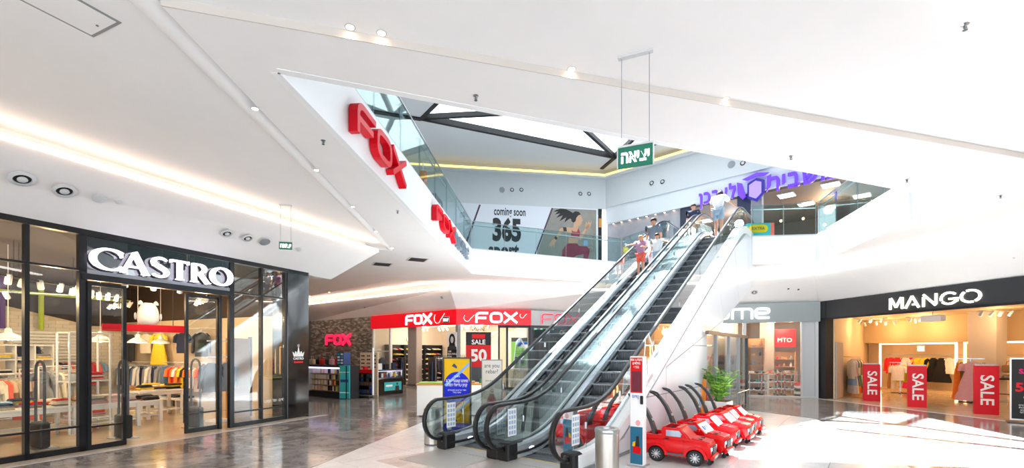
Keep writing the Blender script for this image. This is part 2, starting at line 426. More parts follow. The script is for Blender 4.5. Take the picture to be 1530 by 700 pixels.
# ---- unseen hall walls closing off the sky; front openings added for daylight fill
fw = sroot('wall_front', 'unseen white wall with added daylight openings behind the viewer', 'wall')
for x0, x1 in ((-22, -11), (-4.5, -3.9), (3.9, 4.5), (11, 20)): obj('pier', MB().box(x0, x1, -4.2, -4.0, 0, 4.92), 'plaster_white', fw)
obj('lintel', MB().box(-11, 11, -4.2, -4.0, 3.9, 4.92), 'plaster_white', fw)
struct('wall_left', MB().box(-22.2, -22, -4, 36, 0, 4.92), 'plaster_white', 'white end wall of the hall beyond the left shop')
struct('wall_right', MB().box(20, 20.2, -4, 36, 0, 4.92), 'plaster_white', 'white end wall of the hall beyond the right shop')
struct('wall_back', MB().box(-22, 20, 36, 36.2, 0, 4.92), 'plaster_white', 'white end wall of the hall beyond the brick corner')
# ---- white fascias round the void
def fascia(n, P, Q, label, t=0.10, inside=1):
    P, Q = Vector(P), Vector(Q); d = (Q - P).normalized(); nn = Vector((-d.y, d.x)) * inside
    P = P + nn * 0.02; Q = Q + nn * 0.02
    q = [P, Q, Q + nn * -t, P + nn * -t]
    return struct('trim_%d' % n, MB().prism([v.to_tuple() for v in q], 4.835, 5.80), 'fascia_white', label)
fascia(2, A_, C1_, 'long white gallery fascia carrying big red letters', inside=-1)
fascia(3, C1_, C2_, 'white gallery fascia below the running woman hoarding', inside=-1)
fascia(4, C2_, L_, 'short white gallery fascia beside the escalator landing', inside=-1)
fascia(5, R_, C3_, 'white gallery fascia right of the escalators', inside=-1)
fascia(6, C3_, B_, 'white gallery fascia along the department store side', inside=-1)
fascia(7, B_, A_, 'white gallery fascia above the front ceiling edge', inside=-1)

# ---- sloped bulkheads with cove light
def wedge(n, low, high, zl, zh, label, back=0.35, m='plaster_warm', top=4.92):
    """low: points on the wall line, high: points on the cove line"""
    rings = []
    for a, b in zip(low, high):
        a = Vector(a); b = Vector(b); e = (a - b); e.normalize()
        bk = b + e * back
        rings.append([Vector((a.x, a.y, zl)), Vector((b.x, b.y, zh)), Vector((b.x, b.y, zh + 0.05)), Vector((bk.x, bk.y, zh + 0.05)), Vector((bk.x, bk.y, top)), Vector((a.x + e.x * .3, a.y + e.y * .3, top)), Vector((a.x + e.x * .3, a.y + e.y * .3, zl))])
    mb = MB()
    for i in range(len(rings) - 1): mb.loft([rings[i], rings[i + 1]], True)
    return struct('ceiling', mb, m, label)
def cove(points, z, label, m='glow_cove', group=None, h=0.07, t=0.05):
    r = []
    for i, p in enumerate(points):
        a = Vector(points[max(i - 1, 0)]); b = Vector(points[min(i + 1, len(points) - 1)]); d = (b - a).normalized(); n = Vector((d.y, -d.x)); p = Vector(p)
        r.append([Vector((p.x + n.x * s, p.y + n.y * s, zz)) for s, zz in ((-t / 2, z), (t / 2, z), (t / 2, z + h), (-t / 2, z + h))])
    mb = MB().loft(r)
    o = obj('cove_light', mb, m); return tag(o, label, 'cove light', group)
cl = [CAS.w(-13, 0).xy, CAS.w(.87, 0).xy]; ch = [CAS.w(-13, -1.33).xy, CAS.w(1.5, -1.18).xy]
wedge(1, cl, ch, 3.85, 4.65, 'sloped plaster bulkhead above the black framed clothing shop')
cove([CAS.w(-13, -1.37).xy, CAS.w(1.42, -1.24).xy], 4.64, 'warm strip light along the bulkhead over the black framed shop', h=0.075)
WX = (-20, 34.7); VX = (-19.5, 33.0)
V = [VX, (-12.4, 27.4), (-2.76, 20.2), (4.6, 20.95), (5.6, 21.3)]
wedge(2, [WX, W0, W1, W3, W4], V, 3.68, 4.58, 'sloped plaster bulkhead above the red shop signs')
cove([(q[0], q[1] - 0.05) for q in V], 4.57, 'warm strip light over the red shop signs and brick wall', 'glow_cove_far', h=0.06)
V5 = (10.75, 16.2); V6 = MAN.w(13, -0.95).xy.to_tuple()
wedge(3, [(6.9, 19.0), (11.55, 17.15), MAN.w(13, 0).xy.to_tuple()], [(6.7, 17.9), V5, V6], 3.63, 4.5, 'sloped white bulkhead above the black sign band and homeware shop', m='plaster_white')
cove([(6.7, 17.85), (10.72, 16.13), (V6[0] - .05, V6[1])], 4.5, 'strip light over the homeware shop and black sign band', 'glow_cove_white', h=0.06)
# light slot over the viewer's right
q0, q1 = at_z(1474, 0, 4.9), at_z(1545, 92, 4.9); dd = (q1 - q0).normalized()
cove([(q0 - dd * 3).xy, (q1 + dd * 3).xy], 4.87, 'bright light slot crossing the open white ceiling', 'glow_cove_white', h=0.05, t=0.16)

# ---- upper storey
K0, K_, KM = (-2.4, 24.65), (5.3, 25.75), (12.97, 18.6)
kd = (Vector(K_) - Vector(K0)).normalized(); KL = (Vector(K0) - kd * 9).to_tuple()
md = (Vector(KM) - Vector(K_)).normalized(); KR = (Vector(KM) + md * 3.0).to_tuple()
SKY = [(-4.0, 20.0), (1.0, 13.0), (9.0, 11.6), (10.6, 19.0), (5.4, 24.0)]
struct('ceiling', MB().holed([(-13, 3), (17, 3), (17, 34), (-13, 34)], [SKY], 12.0, 12.15), 'ceiling_grey', 'grey upper ceiling around the skylight')
def wallseg(name, P, Q, z0, z1, m, label, t=0.2, side=1):
    P, Q = Vector(P), Vector(Q); d = (Q - P).normalized(); n = Vector((-d.y, d.x)) * side
    return struct(name, MB().prism([v.to_tuple() for v in (P, Q, Q + n * t, P + n * t)], z0, z1), m, label)
wallseg('wall_back', KL, K_, 9.8, 12.0, 'grey_bulkhead', 'grey upper bulkhead above the sports hoarding', 0.5)
wallseg('wall_back', K_, KR, 9.9, 12.0, 'grey_bulkhead', 'grey upper bulkhead above the purple sign', 0.5)
wallseg('wall_left', (-9.5, 4.5), KL, 5.75, 12.0, 'grey_bulkhead', 'grey upper wall behind the long glass railing', 0.2)
wallseg('wall_front', (16, 4.2), (-9.5, 4.5), 5.75, 12.0, 'grey_bulkhead', 'unseen grey upper wall on the near side', 0.2)
wallseg('wall_right', KR, (16, 4.2), 5.75, 12.0, 'grey_bulkhead', 'grey upper wall beside the department store', 0.2)
# ceiling cove of the upper storey
def offs(P, Q, d):
    P, Q = Vector(P), Vector(Q); e = (Q - P).normalized(); n = Vector((e.y, -e.x)); return (P + n * d), (Q + n * d)
a0, a1 = offs(KL, K_, 0.3); b0, b1 = offs(K_, KR, 0.3)
kc = (a1 + b0) / 2
cove([a0.to_tuple(), kc.to_tuple(), b1.to_tuple()], 11.60, 'thin yellow strip light along the upper grey bulkhead', 'glow_yellow', h=0.10)
struct('trim_8', MB().prism([Vector(KL).to_tuple(), a0.to_tuple(), kc.to_tuple(), b1.to_tuple(), Vector(KR).to_tuple(), Vector(K_).to_tuple()], 11.50, 11.60), 'grey_bulkhead', 'narrow grey ledge under the yellow strip light')
# skylight: steel edge beams, glazing bars, panes
sky = sroot('window_1', 'triangulated glass skylight with black steel bars', 'skylight')
def beam(P, Q, z, w, h, m, parent, name):
    P, Q = Vector(P), Vector(Q); d = (Q - P).normalized(); n = Vector((-d.y, d.x)) * w / 2
    return obj(name, MB().prism([v.to_tuple() for v in (P - n, Q - n, Q + n, P + n)], z, z + h), m, parent)
inner = [(-1.3, 16.3), (2.2, 19.4), (7.2, 16.4)]
for i in range(5): beam(SKY[i], SKY[(i + 1) % 5], 11.95, 0.16, 0.25, 'black_matte', sky, 'edge_beam')
tri = [(SKY[0], SKY[1], inner[0]), (SKY[1], inner[0], inner[1]), (SKY[1], inner[1], SKY[2]), (SKY[2], inner[1], inner[2]), (SKY[2], inner[2], SKY[3]), (SKY[3], inner[2], SKY[4]), (SKY[4], inner[2], inner[1]), (SKY[4], inner[1], SKY[0]), (SKY[0], inner[1], inner[0])]
seen = set()
for t in tri:
    q = [Vector(x) for x in t]
    if area(q) < 0: q.reverse()
    obj('glass_pane', MB().prism([v.to_tuple() for v in q], 12.17, 12.19), 'glass_skylight', sky)
    for i in range(3):
        e = tuple(sorted((t[i], t[(i + 1) % 3])))
        if e in seen or (e[0] in SKY and e[1] in SKY): continue
        seen.add(e); beam(e[0], e[1], 11.97, 0.16, 0.2, 'black_matte', sky, 'glazing_bar')
beam((-4.0, 20.0), (-9.3, 18.2), 11.94, 0.22, 0.07, 'black_matte', sky, 'ceiling_channel')
beam((5.4, 24.0), (5.0, 25.4), 11.94, 0.2, 0.07, 'black_matte', sky, 'ceiling_channel')
# ================================================================== LETTER SHAPES
def rr(x0, x1, z0, z1, r, n=4):             # rounded rectangle loop
    return arc(x1 - r, z1 - r, r, 0, 90, n) + arc(x0 + r, z1 - r, r, 90, 180, n) + arc(x0 + r, z0 + r, r, 180, 270, n) + arc(x1 - r, z0 + r, r, 270, 360, n)
def fox_letters(parent, m, x, z, h, w, y0, y1, t=0.19, gap=0.18, side=None, name='letter'):
    """wide rounded capitals F O X: x,z lower left, h height, w width of one letter"""
    q = t / 2
    specs = {'F': [([(q, 0), (q, .62)] + arc(q + .27, .64, .27, 180, 90, 4)[0:] + [(1.08, 1 - q + .005)], False), ([(q, .46), (.92, .46)], False)],
             'O': [(rr(q, 1.1 - q, q, 1 - q, .26), True)],
             'X': [([(.02, .98), (1.13, .02)], False), ([(.02, .02), (1.13, .98)], False)]}
    ox = x
    for ch in 'FOX':
        mb = MB()
        for k, (pts, cl) in enumerate(specs[ch]):
            if ch == 'F' and k == 0: pts = [(q, 0), (q, 1 - q - .27)] + arc(q + .27, 1 - q - .27, .27, 180, 90, 5) + [(1.08, 1 - q)]
            e = 0.0008 * k
            mb.stroke([(a * w / 1.1, b * h) for a, b in pts], t * h, y0 - e, y1, cl, ox, z)
        obj(name, mb, m, parent); ox += w + gap * h
    return ox
def ring_w(n, rx, rz, wthick, wthin, a0=0, a1=360, cx=0, cz=0, rot=0):
    pts = []; ws = []
    for i in range(n + 1):
        a = math.radians(a0 + (a1 - a0) * i / n); pts.append((cx + rx * math.cos(a), cz + rz * math.sin(a)))
        ws.append(wthin + (wthick - wthin) * abs(math.cos(a - rot)) ** 1.3)
    return pts, ws

# ================================================================== CLOTHES, FURNITURE, FIXTURES (shared shapes)
def cloth_ring(w, d, z, n=14, ph=0.0, amp=0.0, cx=0.0, k=3):
    r = []
    for i in range(n):
        a = 2 * math.pi * i / n; f = 1 + amp * math.sin(k * a * 2 + ph)
        ca, sa = math.cos(a), math.sin(a)
        r.append(Vector((cx + w * math.copysign(abs(ca) ** .7, ca) * (1 + amp * .3 * math.sin(k * a + ph)), d * math.copysign(abs(sa) ** .8, sa) * f, z)))
    return r
def garment_mesh(kind, seed=0):
    """hanging garment, hook at the origin, width along x, front to -y"""
    g = random.Random(seed); mb = MB()
    if kind in ('shirt', 'tee', 'dress', 'gown', 'jacket'):
        H = {'shirt': .72, 'tee': .62, 'dress': .98, 'gown': 1.3, 'jacket': .78}[kind]
        fl = {'shirt': .02, 'tee': .0, 'dress': .12, 'gown': .2, 'jacket': .03}[kind]
        rows = []
        z0 = -0.13
        for i in range(9):
            u = i / 8; z = z0 - H * u
            w = (.07 + .13 * min(1, u / .08)) if u < .08 else (.20 if kind in ('shirt', 'tee', 'jacket') else (.19 - .05 * math.sin(min(1, (u - .08) / .35) * math.pi)))
            w += fl * max(0, u - .3) * 1.4
            d = .025 + .035 * min(1, u * 4) + fl * .3 * u
            if kind == 'jacket': d += .02
            rows.append(cloth_ring(w, d, z, 16, g.random() * 6, .05 + .22 * u * (1 if fl > .05 else .5), 0, 4))
        mb.loft(rows[::-1])
        L = .2 if kind in ('tee', 'dress', 'gown') else .52
        for s in (-1, 1):
            if kind == 'gown' and seed % 2: break
            mb.tube([(s * .16, 0, z0 - .05), (s * .235, 0, z0 - .12), (s * (.27 + .02 * (L > .3)), -.005, z0 - .1 - L)], [.05, .062, .05 if L < .3 else .04], 8)
    elif kind == 'trousers':
        rows = [cloth_ring(.17, .05, -.12 - .03 * i, 14, 1, .04) for i in range(2)]
        mb.loft([cloth_ring(.19, .06, -.42, 14), cloth_ring(.185, .06, -.3, 14), cloth_ring(.17, .05, -.13, 14)])
        for s in (-1, 1):
            mb.loft([cloth_ring(.075, .05, -1.05, 12, 1, .08, s * .10), cloth_ring(.085, .055, -.75, 12, 2, .08, s * .1), cloth_ring(.095, .06, -.36, 12, 3, .04, s * .095)])
    return mb.mesh('garment_' + kind, 'white_matte', True)
GARM = {(k, s): garment_mesh(k, s) for k in ('shirt', 'tee', 'dress', 'gown', 'jacket', 'trousers') for s in (0, 1)}
hb = MB().tube([(-.2, 0, -.17), (-.1, 0, -.125), (0, 0, -.10), (.1, 0, -.125), (.2, 0, -.17)], .009, 6)
hb.tube([(0, 0, -.1), (0, 0, -.045)] + [(0.022 * math.sin(a), 0, -.022 + .022 * -math.cos(a) * 1) for a in (0.3, 1.2, 2.2, 3.1, 4.0, 4.8)], .0035, 5)
HANGER = hb.mesh('hanger', 'light_grey', True)
PAL = {'white': '#f1eee8', 'cream': '#eadfca', 'beige': '#d3bd9c', 'tan': '#b88a58', 'yellow': '#f2d23a', 'orange': '#ef7f2a', 'coral': '#ee6a55', 'red': '#d8202a', 'magenta': '#e2137a', 'pink': '#efb7bd',
       'navy': '#1f2a48', 'blue': '#2e62b8', 'sky blue': '#8fb4d8', 'grey': '#8f9296', 'charcoal': '#3a3c40', 'black': '#17171a', 'green': '#2e7d4c', 'lime': '#b9d23a', 'olive': '#7a7440', 'denim': '#5d7897', 'brown': '#6b4a33', 'purple': '#6a4a9a', 'teal': '#2c8f93'}
for k, v in PAL.items(): mat('cloth ' + k, v, 0.85, var=0.06, scale=14, bump=0.15)
def garment(kind, colour, loc, rz, where, group, s=None, pat=None):
    sd = rnd.randint(0, 1)
    t = inst({'shirt': 'hanging_shirt', 'tee': 'hanging_t_shirt', 'dress': 'hanging_dress', 'gown': 'hanging_gown', 'jacket': 'hanging_jacket', 'trousers': 'hanging_trousers'}[kind], GARM[(kind, sd)], 'cloth ' + colour, None, loc, (0, 0, rz), s)
    nm = {'shirt': 'long-sleeved shirt', 'tee': 't-shirt', 'dress': 'short dress', 'gown': 'long dress', 'jacket': 'jacket', 'trousers': 'pair of trousers'}[kind]
    lb = '%s %s %s' % (colour, nm, where)
    if len(lb.split()) > 16: lb = '%s %s %s' % (colour, nm.replace('pair of ', '').replace('long-sleeved ', '').replace('short ', ''), where.replace(' ones', '').replace('at one end, next to a ', 'at the end by ').replace(' one,', ','))
    tag(t, lb, 'clothing', group)
    inst('hanger', HANGER, None, t)
    return t
def rail_of(fr, x, y, z, along, n, pitch, kinds, cols, where, group, jitter=.12, face=0.0):
    """n garments along local direction angle `along` starting at x,y"""
    cc = []
    for i in range(n):
        c = rnd.choice(cols)
        while len(cols) > 2 and cc and c == cc[-1]: c = rnd.choice(cols)
        cc.append(c)
    for i in range(n):
        px, py = x + math.cos(along) * pitch * i, y + math.sin(along) * pitch * i
        p = fr.w(px, py, z)
        nb_ = 'between %s and %s ones ' % (cc[i - 1], cc[i + 1]) if 0 < i < n - 1 else 'at one end, next to a %s one, ' % (cc[1] if i == 0 else cc[-2])
        garment(rnd.choice(kinds), cc[i], p, fr.a + along + math.pi / 2 + face + rnd.uniform(-jitter, jitter), nb_ + where, group)
def folded_mesh(w, d, h):
    mb = MB(); mb.rbox(-w / 2, w / 2, -d / 2, d / 2, 0, h * .55, .012); mb.rbox(-w / 2 + .01, w / 2 - .004, -d / 2 + .008, d / 2 - .012, h * .45, h, .012)
    return mb.mesh('folded_garment', 'white_matte', True)
FOLD = [folded_mesh(.3, .24, .035), folded_mesh(.34, .26, .05), folded_mesh(.26, .22, .03)]
def fold_pile(fr, x, y, z, n, cols, where, group, nm='sweater'):
    zz = z
    for i in range(n):
        me = FOLD[rnd.randint(0, 2)]; c = rnd.choice(cols)
        pos = 'topmost' if i == n - 1 else ('lowest' if i == 0 else ['', 'second', 'third', 'fourth', 'fifth'][i])
        o = inst('folded_garment', me, 'cloth ' + c, None, fr.w(x + rnd.uniform(-.01, .01), y + rnd.uniform(-.01, .01), zz), (0, 0, fr.a + rnd.uniform(-.12, .12)))
        tag(o, '%s %s, %s in pile %s' % (c, nm, pos, where), 'clothing', group); zz += max(v.co.z for v in me.vertices) + .001
def table(fr, x, y, rz, L, D, H, label, m='white_matte', group=None, lower=True, name='display_table'):
    t = thing(name, label, 'table', fr.w(x, y), fr.a + rz, group)
    obj('table_top', MB().rbox(-L / 2, L / 2, -D / 2, D / 2, H - .05, H, .008), m, t)
    for sx in (-1, 1):
        for sy in (-1, 1): obj('leg', MB().box(sx * (L / 2 - .04) - .035, sx * (L / 2 - .04) + .035, sy * (D / 2 - .04) - .035, sy * (D / 2 - .04) + .035, 0, H - .05), m, t)
    obj('apron', MB().box(-L / 2 + .08, L / 2 - .08, -D / 2 + .03, -D / 2 + .05, H - .13, H - .05).box(-L / 2 + .08, L / 2 - .08, D / 2 - .05, D / 2 - .03, H - .13, H - .05), m, t)
    if lower: obj('lower_shelf', MB().box(-L / 2 + .06, L / 2 - .06, -D / 2 + .05, D / 2 - .05, .16, .19), m, t)
    return t
def rack(fr, x, y, rz, L, H, label, m='white_gloss', group=None, feet=True, name='clothes_rack'):
    t = thing(name, label, 'clothes rack', fr.w(x, y), fr.a + rz, group)
    obj('hanging_rail', MB().tube([(-L / 2, 0, H), (L / 2, 0, H)], .014, 8), m, t)
    for s in (-1, 1):
        obj('upright', MB().tube([(s * L / 2, 0, .02), (s * L / 2, 0, H + .012)], .016, 8), m, t)
        obj('foot', MB().box(s * L / 2 - .02, s * L / 2 + .02, -.26, .26, 0, .03), m, t)
    return t
def wall_rail(fr, x0, y0, x1, y1, z, label, m='steel', nrm=(0, 1), group=None, stand=.28):
    t = thing('wall_rail', label, 'clothes rail', fr.w((x0 + x1) / 2, (y0 + y1) / 2, z), fr.a, group)
    cx, cy = (x0 + x1) / 2, (y0 + y1) / 2
    obj('rail_tube', MB().tube([(x0 - cx, y0 - cy, 0), (x1 - cx, y1 - cy, 0)], .013, 8), m, t)
    for u in (0.04, .5, .96):
        a = (x0 + (x1 - x0) * u - cx, y0 + (y1 - y0) * u - cy)
        obj('bracket', MB().tube([(a[0], a[1], 0), (a[0] + nrm[0] * stand, a[1] + nrm[1] * stand, 0)], .01, 6), m, t)
    return t
def spot_mesh():
    mb = MB().lathe([(.001, 0), (.05, 0), (.052, .015), (.052, .16), (.035, .19), (.001, .19)], 14); return mb.mesh('spot_body', 'white_gloss', True)
SPOT = spot_mesh(); SPOTF = MB().lathe([(.001, -.004), (.042, -.004), (.042, .002), (.001, .002)], 14).mesh('spot_lens', 'glow_panel')
def track(fr, x, y, z, ang, L, n, label, aim, m='black_matte', group=None, lamp=None, col=(1, .82, .6), cable=.0):
    """ceiling track with n adjustable spotlights; aim = local xy lean"""
    t = thing('track_light', label, 'track light', fr.w(x, y, z), fr.a + ang, group)
    obj('track', MB().box(-L / 2, L / 2, -.02, .02, 0, .035), m, t)
    for s in (-1, 1): obj('hanger_rod', MB().tube([(s * L * .42, 0, .03), (s * L * .42, 0, .03 + cable)], .006, 5), m, t)
    for i in range(n):
        u = -L / 2 + L * (i + .5) / n
        sp = inst('spotlight', SPOT, m if m != 'black_matte' else 'white_gloss', t, (u, aim[1] * .1, -.13), (0, 0, 0))
        d = Vector((aim[0] + rnd.uniform(-.25, .25), aim[1] + rnd.uniform(-.2, .2), -1)).normalized()
        sp.rotation_euler = (-d).to_track_quat('Z', 'Y').to_euler()
        inst('lens', SPOTF, None, sp)
        obj('spot_stem', MB().tube([(u, 0, 0), (u, aim[1] * .1, -.1)], .01, 6), m, t)
    if lamp:
        w = fr.w(x, y, z - .30); point_light(w, lamp, col, .15)
    return t
# ceiling fixtures ----------------------------------------------------
def oriented(o, n):                         # turn local -z to the outward normal n
    o.rotation_euler = (-Vector(n)).to_track_quat('Z', 'Y').to_euler(); return o
DIFF_R = MB().lathe([(.145, 0), (.15, -.012), (.105, -.03), (.10, -.012), (.10, 0)], 20).mesh('diffuser_ring', 'light_grey', True)
DIFF_B = MB().lathe([(.001, .0), (.10, .0), (.10, -.004), (.001, -.004)], 20).mesh('diffuser_throat', 'black_matte')
DIFF_C = MB().lathe([(.055, -.012), (.06, -.026), (.035, -.045), (.001, -.05)], 16).mesh('diffuser_core', 'light_grey', True)
def diffuser(p, n, label, group, s=1.0):
    t = thing('ceiling_diffuser', label, 'air vent', p, 0, group); oriented(t, n); t.scale = (s, s, s)
    inst('ring', DIFF_R, None, t); inst('throat', DIFF_B, None, t); inst('core', DIFF_C, None, t); return t
SPK = MB().lathe([(.14, 0), (.14, -.012), (.125, -.018), (.001, -.02)], 20).mesh('ceiling_speaker', 'light_grey', True)
def speaker(p, n, label, group, s=1.0, m=None):
    o = inst('ceiling_speaker', SPK, m, None, p, scale=s); oriented(o, n); return tag(o, label, 'speaker', group)
SPR_P = MB().lathe([(.045, 0), (.045, -.006), (.02, -.014), (.001, -.016)], 14).mesh('sprinkler_plate', 'steel', True)
SPR_H = MB().tube([(0, 0, -.012), (0, 0, -.055)], .012, 8).tube([(-.02, 0, -.02), (-.024, 0, -.05), (0, 0, -.075), (.024, 0, -.05), (.02, 0, -.02)], .004, 5).lathe([(.026, -.075), (.028, -.08), (.001, -.082)], 12).mesh('sprinkler_head', 'dark_grey', True)
def sprinkler(p, n, label, group, s=1.0):
    t = thing('sprinkler', label, 'sprinkler', p, 0, group); oriented(t, n); t.scale = (s, s, s)
    inst('plate', SPR_P, None, t); inst('head', SPR_H, None, t); return t
DL_R = MB().lathe([(.075, 0), (.085, -.004), (.085, -.008), (.06, -.01), (.06, 0)], 18).mesh('downlight_ring', 'light_grey', True)
DL_L = MB().lathe([(.001, -.004), (.06, -.004), (.06, -.009), (.001, -.013)], 18).mesh('downlight_lens', 'glow_warm')
def downlight(p, n, label, group, s=1.0, power=0):
    t = thing('downlight', label, 'downlight', p, 0, group); oriented(t, n); t.scale = (s, s, s)
    inst('ring', DL_R, None, t); inst('lens', DL_L, None, t)
    if power: point_light(Vector(p) + Vector(n) * .06, power, (1, .72, .45), .04, spot=150)
    return t
# ================================================================== BLACK FRAMED CLOTHING SHOP (left)
cas = sroot('wall_left', 'tall black framed glass shopfront of the clothing shop', 'shopfront', CAS.w(0, 0), CAS.a)
def bar(x0, x1, z0, z1, y0=-.05, y1=.05, nm='frame_bar', m='black_metal'): return obj(nm, MB().box(x0, x1, y0, y1, z0, z1), m, cas)
for x, w in ((-7.6, .05), (-6.55, .03), (-5.54, .03), (-4.83, .055), (-2.13, .05), (-1.37, .025), (-.69, .035)): bar(x - w, x + w, 0, 3.85, nm='post')
bar(-12, 0.0, 3.80, 3.93, -.07, .07, 'head_beam')
bar(-12, -4.8, 3.165, 3.20, nm='transom'); bar(-2.15, -.68, 3.10, 3.135, nm='transom')
bar(-4.85, -2.1, 3.02, 3.13, -.06, .06, 'transom')
bar(-12, -4.8, 0, .10, nm='bottom_rail'); bar(-2.15, -.66, 0, .10, nm='bottom_rail')
bar(-12, -4.8, .43, .46, nm='low_rail'); bar(-2.15, -.68, .33, .36, nm='low_rail')
def pane(x0, x1, z0, z1, y=0.0, m='glass_shop', par=None): return obj('glass_pane', MB().box(x0, x1, y - .005, y + .005, z0, z1), m, par or cas)
for a, b in ((-12, -7.62), (-7.55, -6.58), (-6.52, -5.57), (-5.51, -4.88)):
    pane(a, b, .1, 3.165); pane(a, b, 3.2, 3.8)
for a, b in ((-2.08, -1.395), (-1.345, -.725)):
    pane(a, b, .1, 3.1); pane(a, b, 3.135, 3.8)
pane(-4.78, -2.18, 3.13, 3.8, -.02, 'glass_smoke')
obj('sign_backing', MB().box(-4.78, -2.18, .06, .08, 3.13, 3.8), 'charcoal', cas)
obj('sign_sill', MB().box(-4.78, -2.18, -.04, .05, 3.13, 3.2), 'mid_grey', cas)
obj('end_pillar', MB().rbox(-.66, 0.02, -.07, .5, 0, 3.93, .01), 'black_gloss', cas)
obj('threshold', MB().box(-6.2, .35, -.42, -.24, -.002, .006), 'marble_beige', cas)
# door leaves
def leaf(nm, label, x0, x1, yy, h=2.98):
    r = sroot(nm, label, 'glass door', CAS.w(x0, yy), CAS.a); L = x1 - x0
    obj('door_frame', MB().box(0, .055, -.03, .03, 0.01, h).box(L - .055, L, -.03, .03, 0.01, h).box(.055, L - .055, -.03, .03, h - .06, h).box(.055, L - .055, -.03, .03, .01, .10).box(.055, L - .055, -.025, .025, .40, .43), 'black_metal', r)
    obj('glass_pane', MB().box(.055, L - .055, -.005, .005, .1, h - .06), 'glass_shop', r)
    return r
r = leaf('door_1', 'black framed glass door left of the shop opening', -4.78, -4.2, -.05)
obj('door_handle', MB().tube([(.53, -.07, .9), (.53, -.07, 1.6)], .016, 8).box(.52, .54, -.07, -.02, .95, .97).box(.52, .54, -.07, -.02, 1.53, 1.55), 'black_metal', r)
r = leaf('door_2', 'black framed glass door right of the shop opening', -3.05, -2.32, .12)
obj('door_handle', MB().tube([(-.04, -.07, .85), (-.04, -.07, 1.05)], .03, 8).tube([(-.04, -.07, .25), (-.04, -.07, .85)], .035, 10), 'black_matte', r)
bar(-2.36, -2.3, 0, 3.02, .05, .15, 'door_post')
# raised serif sign
sg = thing('shop_sign', 'white lit serif letters standing on the dark glass band', 'shop sign', CAS.w(-4.75, -.10, 3.22), CAS.a)
hh = .40
def cl(pts, w, closed=False, mb=None, ox=0): return mb.stroke([(p[0] * hh, p[1] * hh) for p in pts], [x * hh for x in w] if isinstance(w, list) else w * hh, -.06, .02, closed, ox, 0)
ox = .0
mbs = []
m_ = MB(); pts, ws = ring_w(22, .62, .46, .22, .07, 42, 318, .68, .5); cl(pts, ws, mb=m_, ox=ox); cl([(1.14, .80), (1.12, .66)], .05, mb=m_, ox=ox); mbs.append(m_)
ox += .45
m_ = MB(); cl([(.05, 0), (.52, 1.0)], .11, mb=m_, ox=ox); cl([(.50, 1.02), (1.0, 0)], .21, mb=m_, ox=ox); cl([(.22, .32), (.85, .32)], .08, mb=m_, ox=ox)
cl([(-.04, .025), (.18, .025)], .05, mb=m_, ox=ox); cl([(.82, .025), (1.14, .025)], .05, mb=m_, ox=ox); mbs.append(m_)
ox += .48
m_ = MB(); sp = arc(.40, .755, .29, 35, 200, 8, .20) + arc(.40, .27, .33, 62, -150, 12, .23)
sp = arc(.42, .745, .30, 30, 180, 7, .21) + [(.17, .63), (.40, .51), (.62, .39)] + arc(.38, .255, .32, 10, -150, 8, .22)
cl(sp, [.06, .08, .09, .11, .13, .15, .17, .18, .20, .21, .20, .18, .17, .15, .13, .11, .10, .09, .08, .07], mb=m_, ox=ox); mbs.append(m_)
ox += .345
m_ = MB(); cl([(.45, .98), (.45, 0)], .2, mb=m_, ox=ox); cl([(.02, .95), (.88, .95)], .09, mb=m_, ox=ox); cl([(.04, .99), (.04, .83)], .05, mb=m_, ox=ox); cl([(.86, .99), (.86, .83)], .05, mb=m_, ox=ox); cl([(.28, .025), (.62, .025)], .05, mb=m_, ox=ox); mbs.append(m_)
ox += .40
m_ = MB(); cl([(.16, .99), (.16, 0)], .2, mb=m_, ox=ox); pts, ws = ring_w(9, .34, .22, .18, .07, 90, -90, .36, .74); cl([(.1, .96)] + pts + [(.2, .52)], [.07] + ws + [.07], mb=m_, ox=ox); cl([(.42, .52), (.86, .0)], .18, mb=m_, ox=ox); cl([(0, .025), (.34, .025)], .05, mb=m_, ox=ox); cl([(.72, .025), (1.0, .025)], .05, mb=m_, ox=ox); mbs.append(m_)
ox += .43
m_ = MB(); pts, ws = ring_w(28, .52, .46, .22, .08, 0, 360, .55, .5); cl(pts[:-1], ws[:-1], True, mb=m_, ox=ox); mbs.append(m_)
for m_ in mbs:
    o = obj('letter', m_, 'glow_violet_white', sg)
    bk = MB(); bk.v = [(a + .018, b + .065, c - .012) for a, b, c in m_.v]; bk.f = m_.f; obj('letter_return', bk, 'dark_grey', o)
# crown emblem on the black pillar
cr = thing('wall_emblem', 'white crown emblem with red bar on the glossy black pillar', 'emblem', CAS.w(-.33, -.078, 1.62), CAS.a)
mb = MB().slab([(-.19, .13), (-.15, 0), (.15, 0), (.19, .13), (.145, .10), (.12, .06), (.105, .14), (.07, .13), (.045, .07), (.04, .12), (.02, .17), (.012, .22), (0, .27), (-.012, .22), (-.02, .17), (-.04, .12), (-.045, .07), (-.07, .13), (-.105, .14), (-.12, .06), (-.145, .10)], -.004, 0)
for a in range(0, 360, 45): mb.stroke([(0.012 * math.cos(math.radians(a)), .29 + .012 * math.sin(math.radians(a))), (.04 * math.cos(math.radians(a)), .29 + .04 * math.sin(math.radians(a)))], .006, -.004, 0)
obj('crown', mb, 'white_matte', cr)
text('wordmark', 'CASTRO', .085, 'white_matte', cr, (0, -.003, -.055), bold=.02, sx=1.0)
obj('red_bar', MB().box(-.145, .145, -.004, 0, -.17, -.125), 'red', cr)
tx = thing('glass_lettering', 'x', 'lettering', CAS.w(-1.02, -.012, .52), CAS.a)
[text('word', heb(w_), .10, 'white_matte', tx, (x_, 0, 0), 0, .001, sx=.9) for w_, x_ in (('ילדים', .24), ('של', .02), ('קסטרו', -.2))]
tag(tx, 'small white lettering stuck low on the shop glass beside the black pillar', 'lettering')
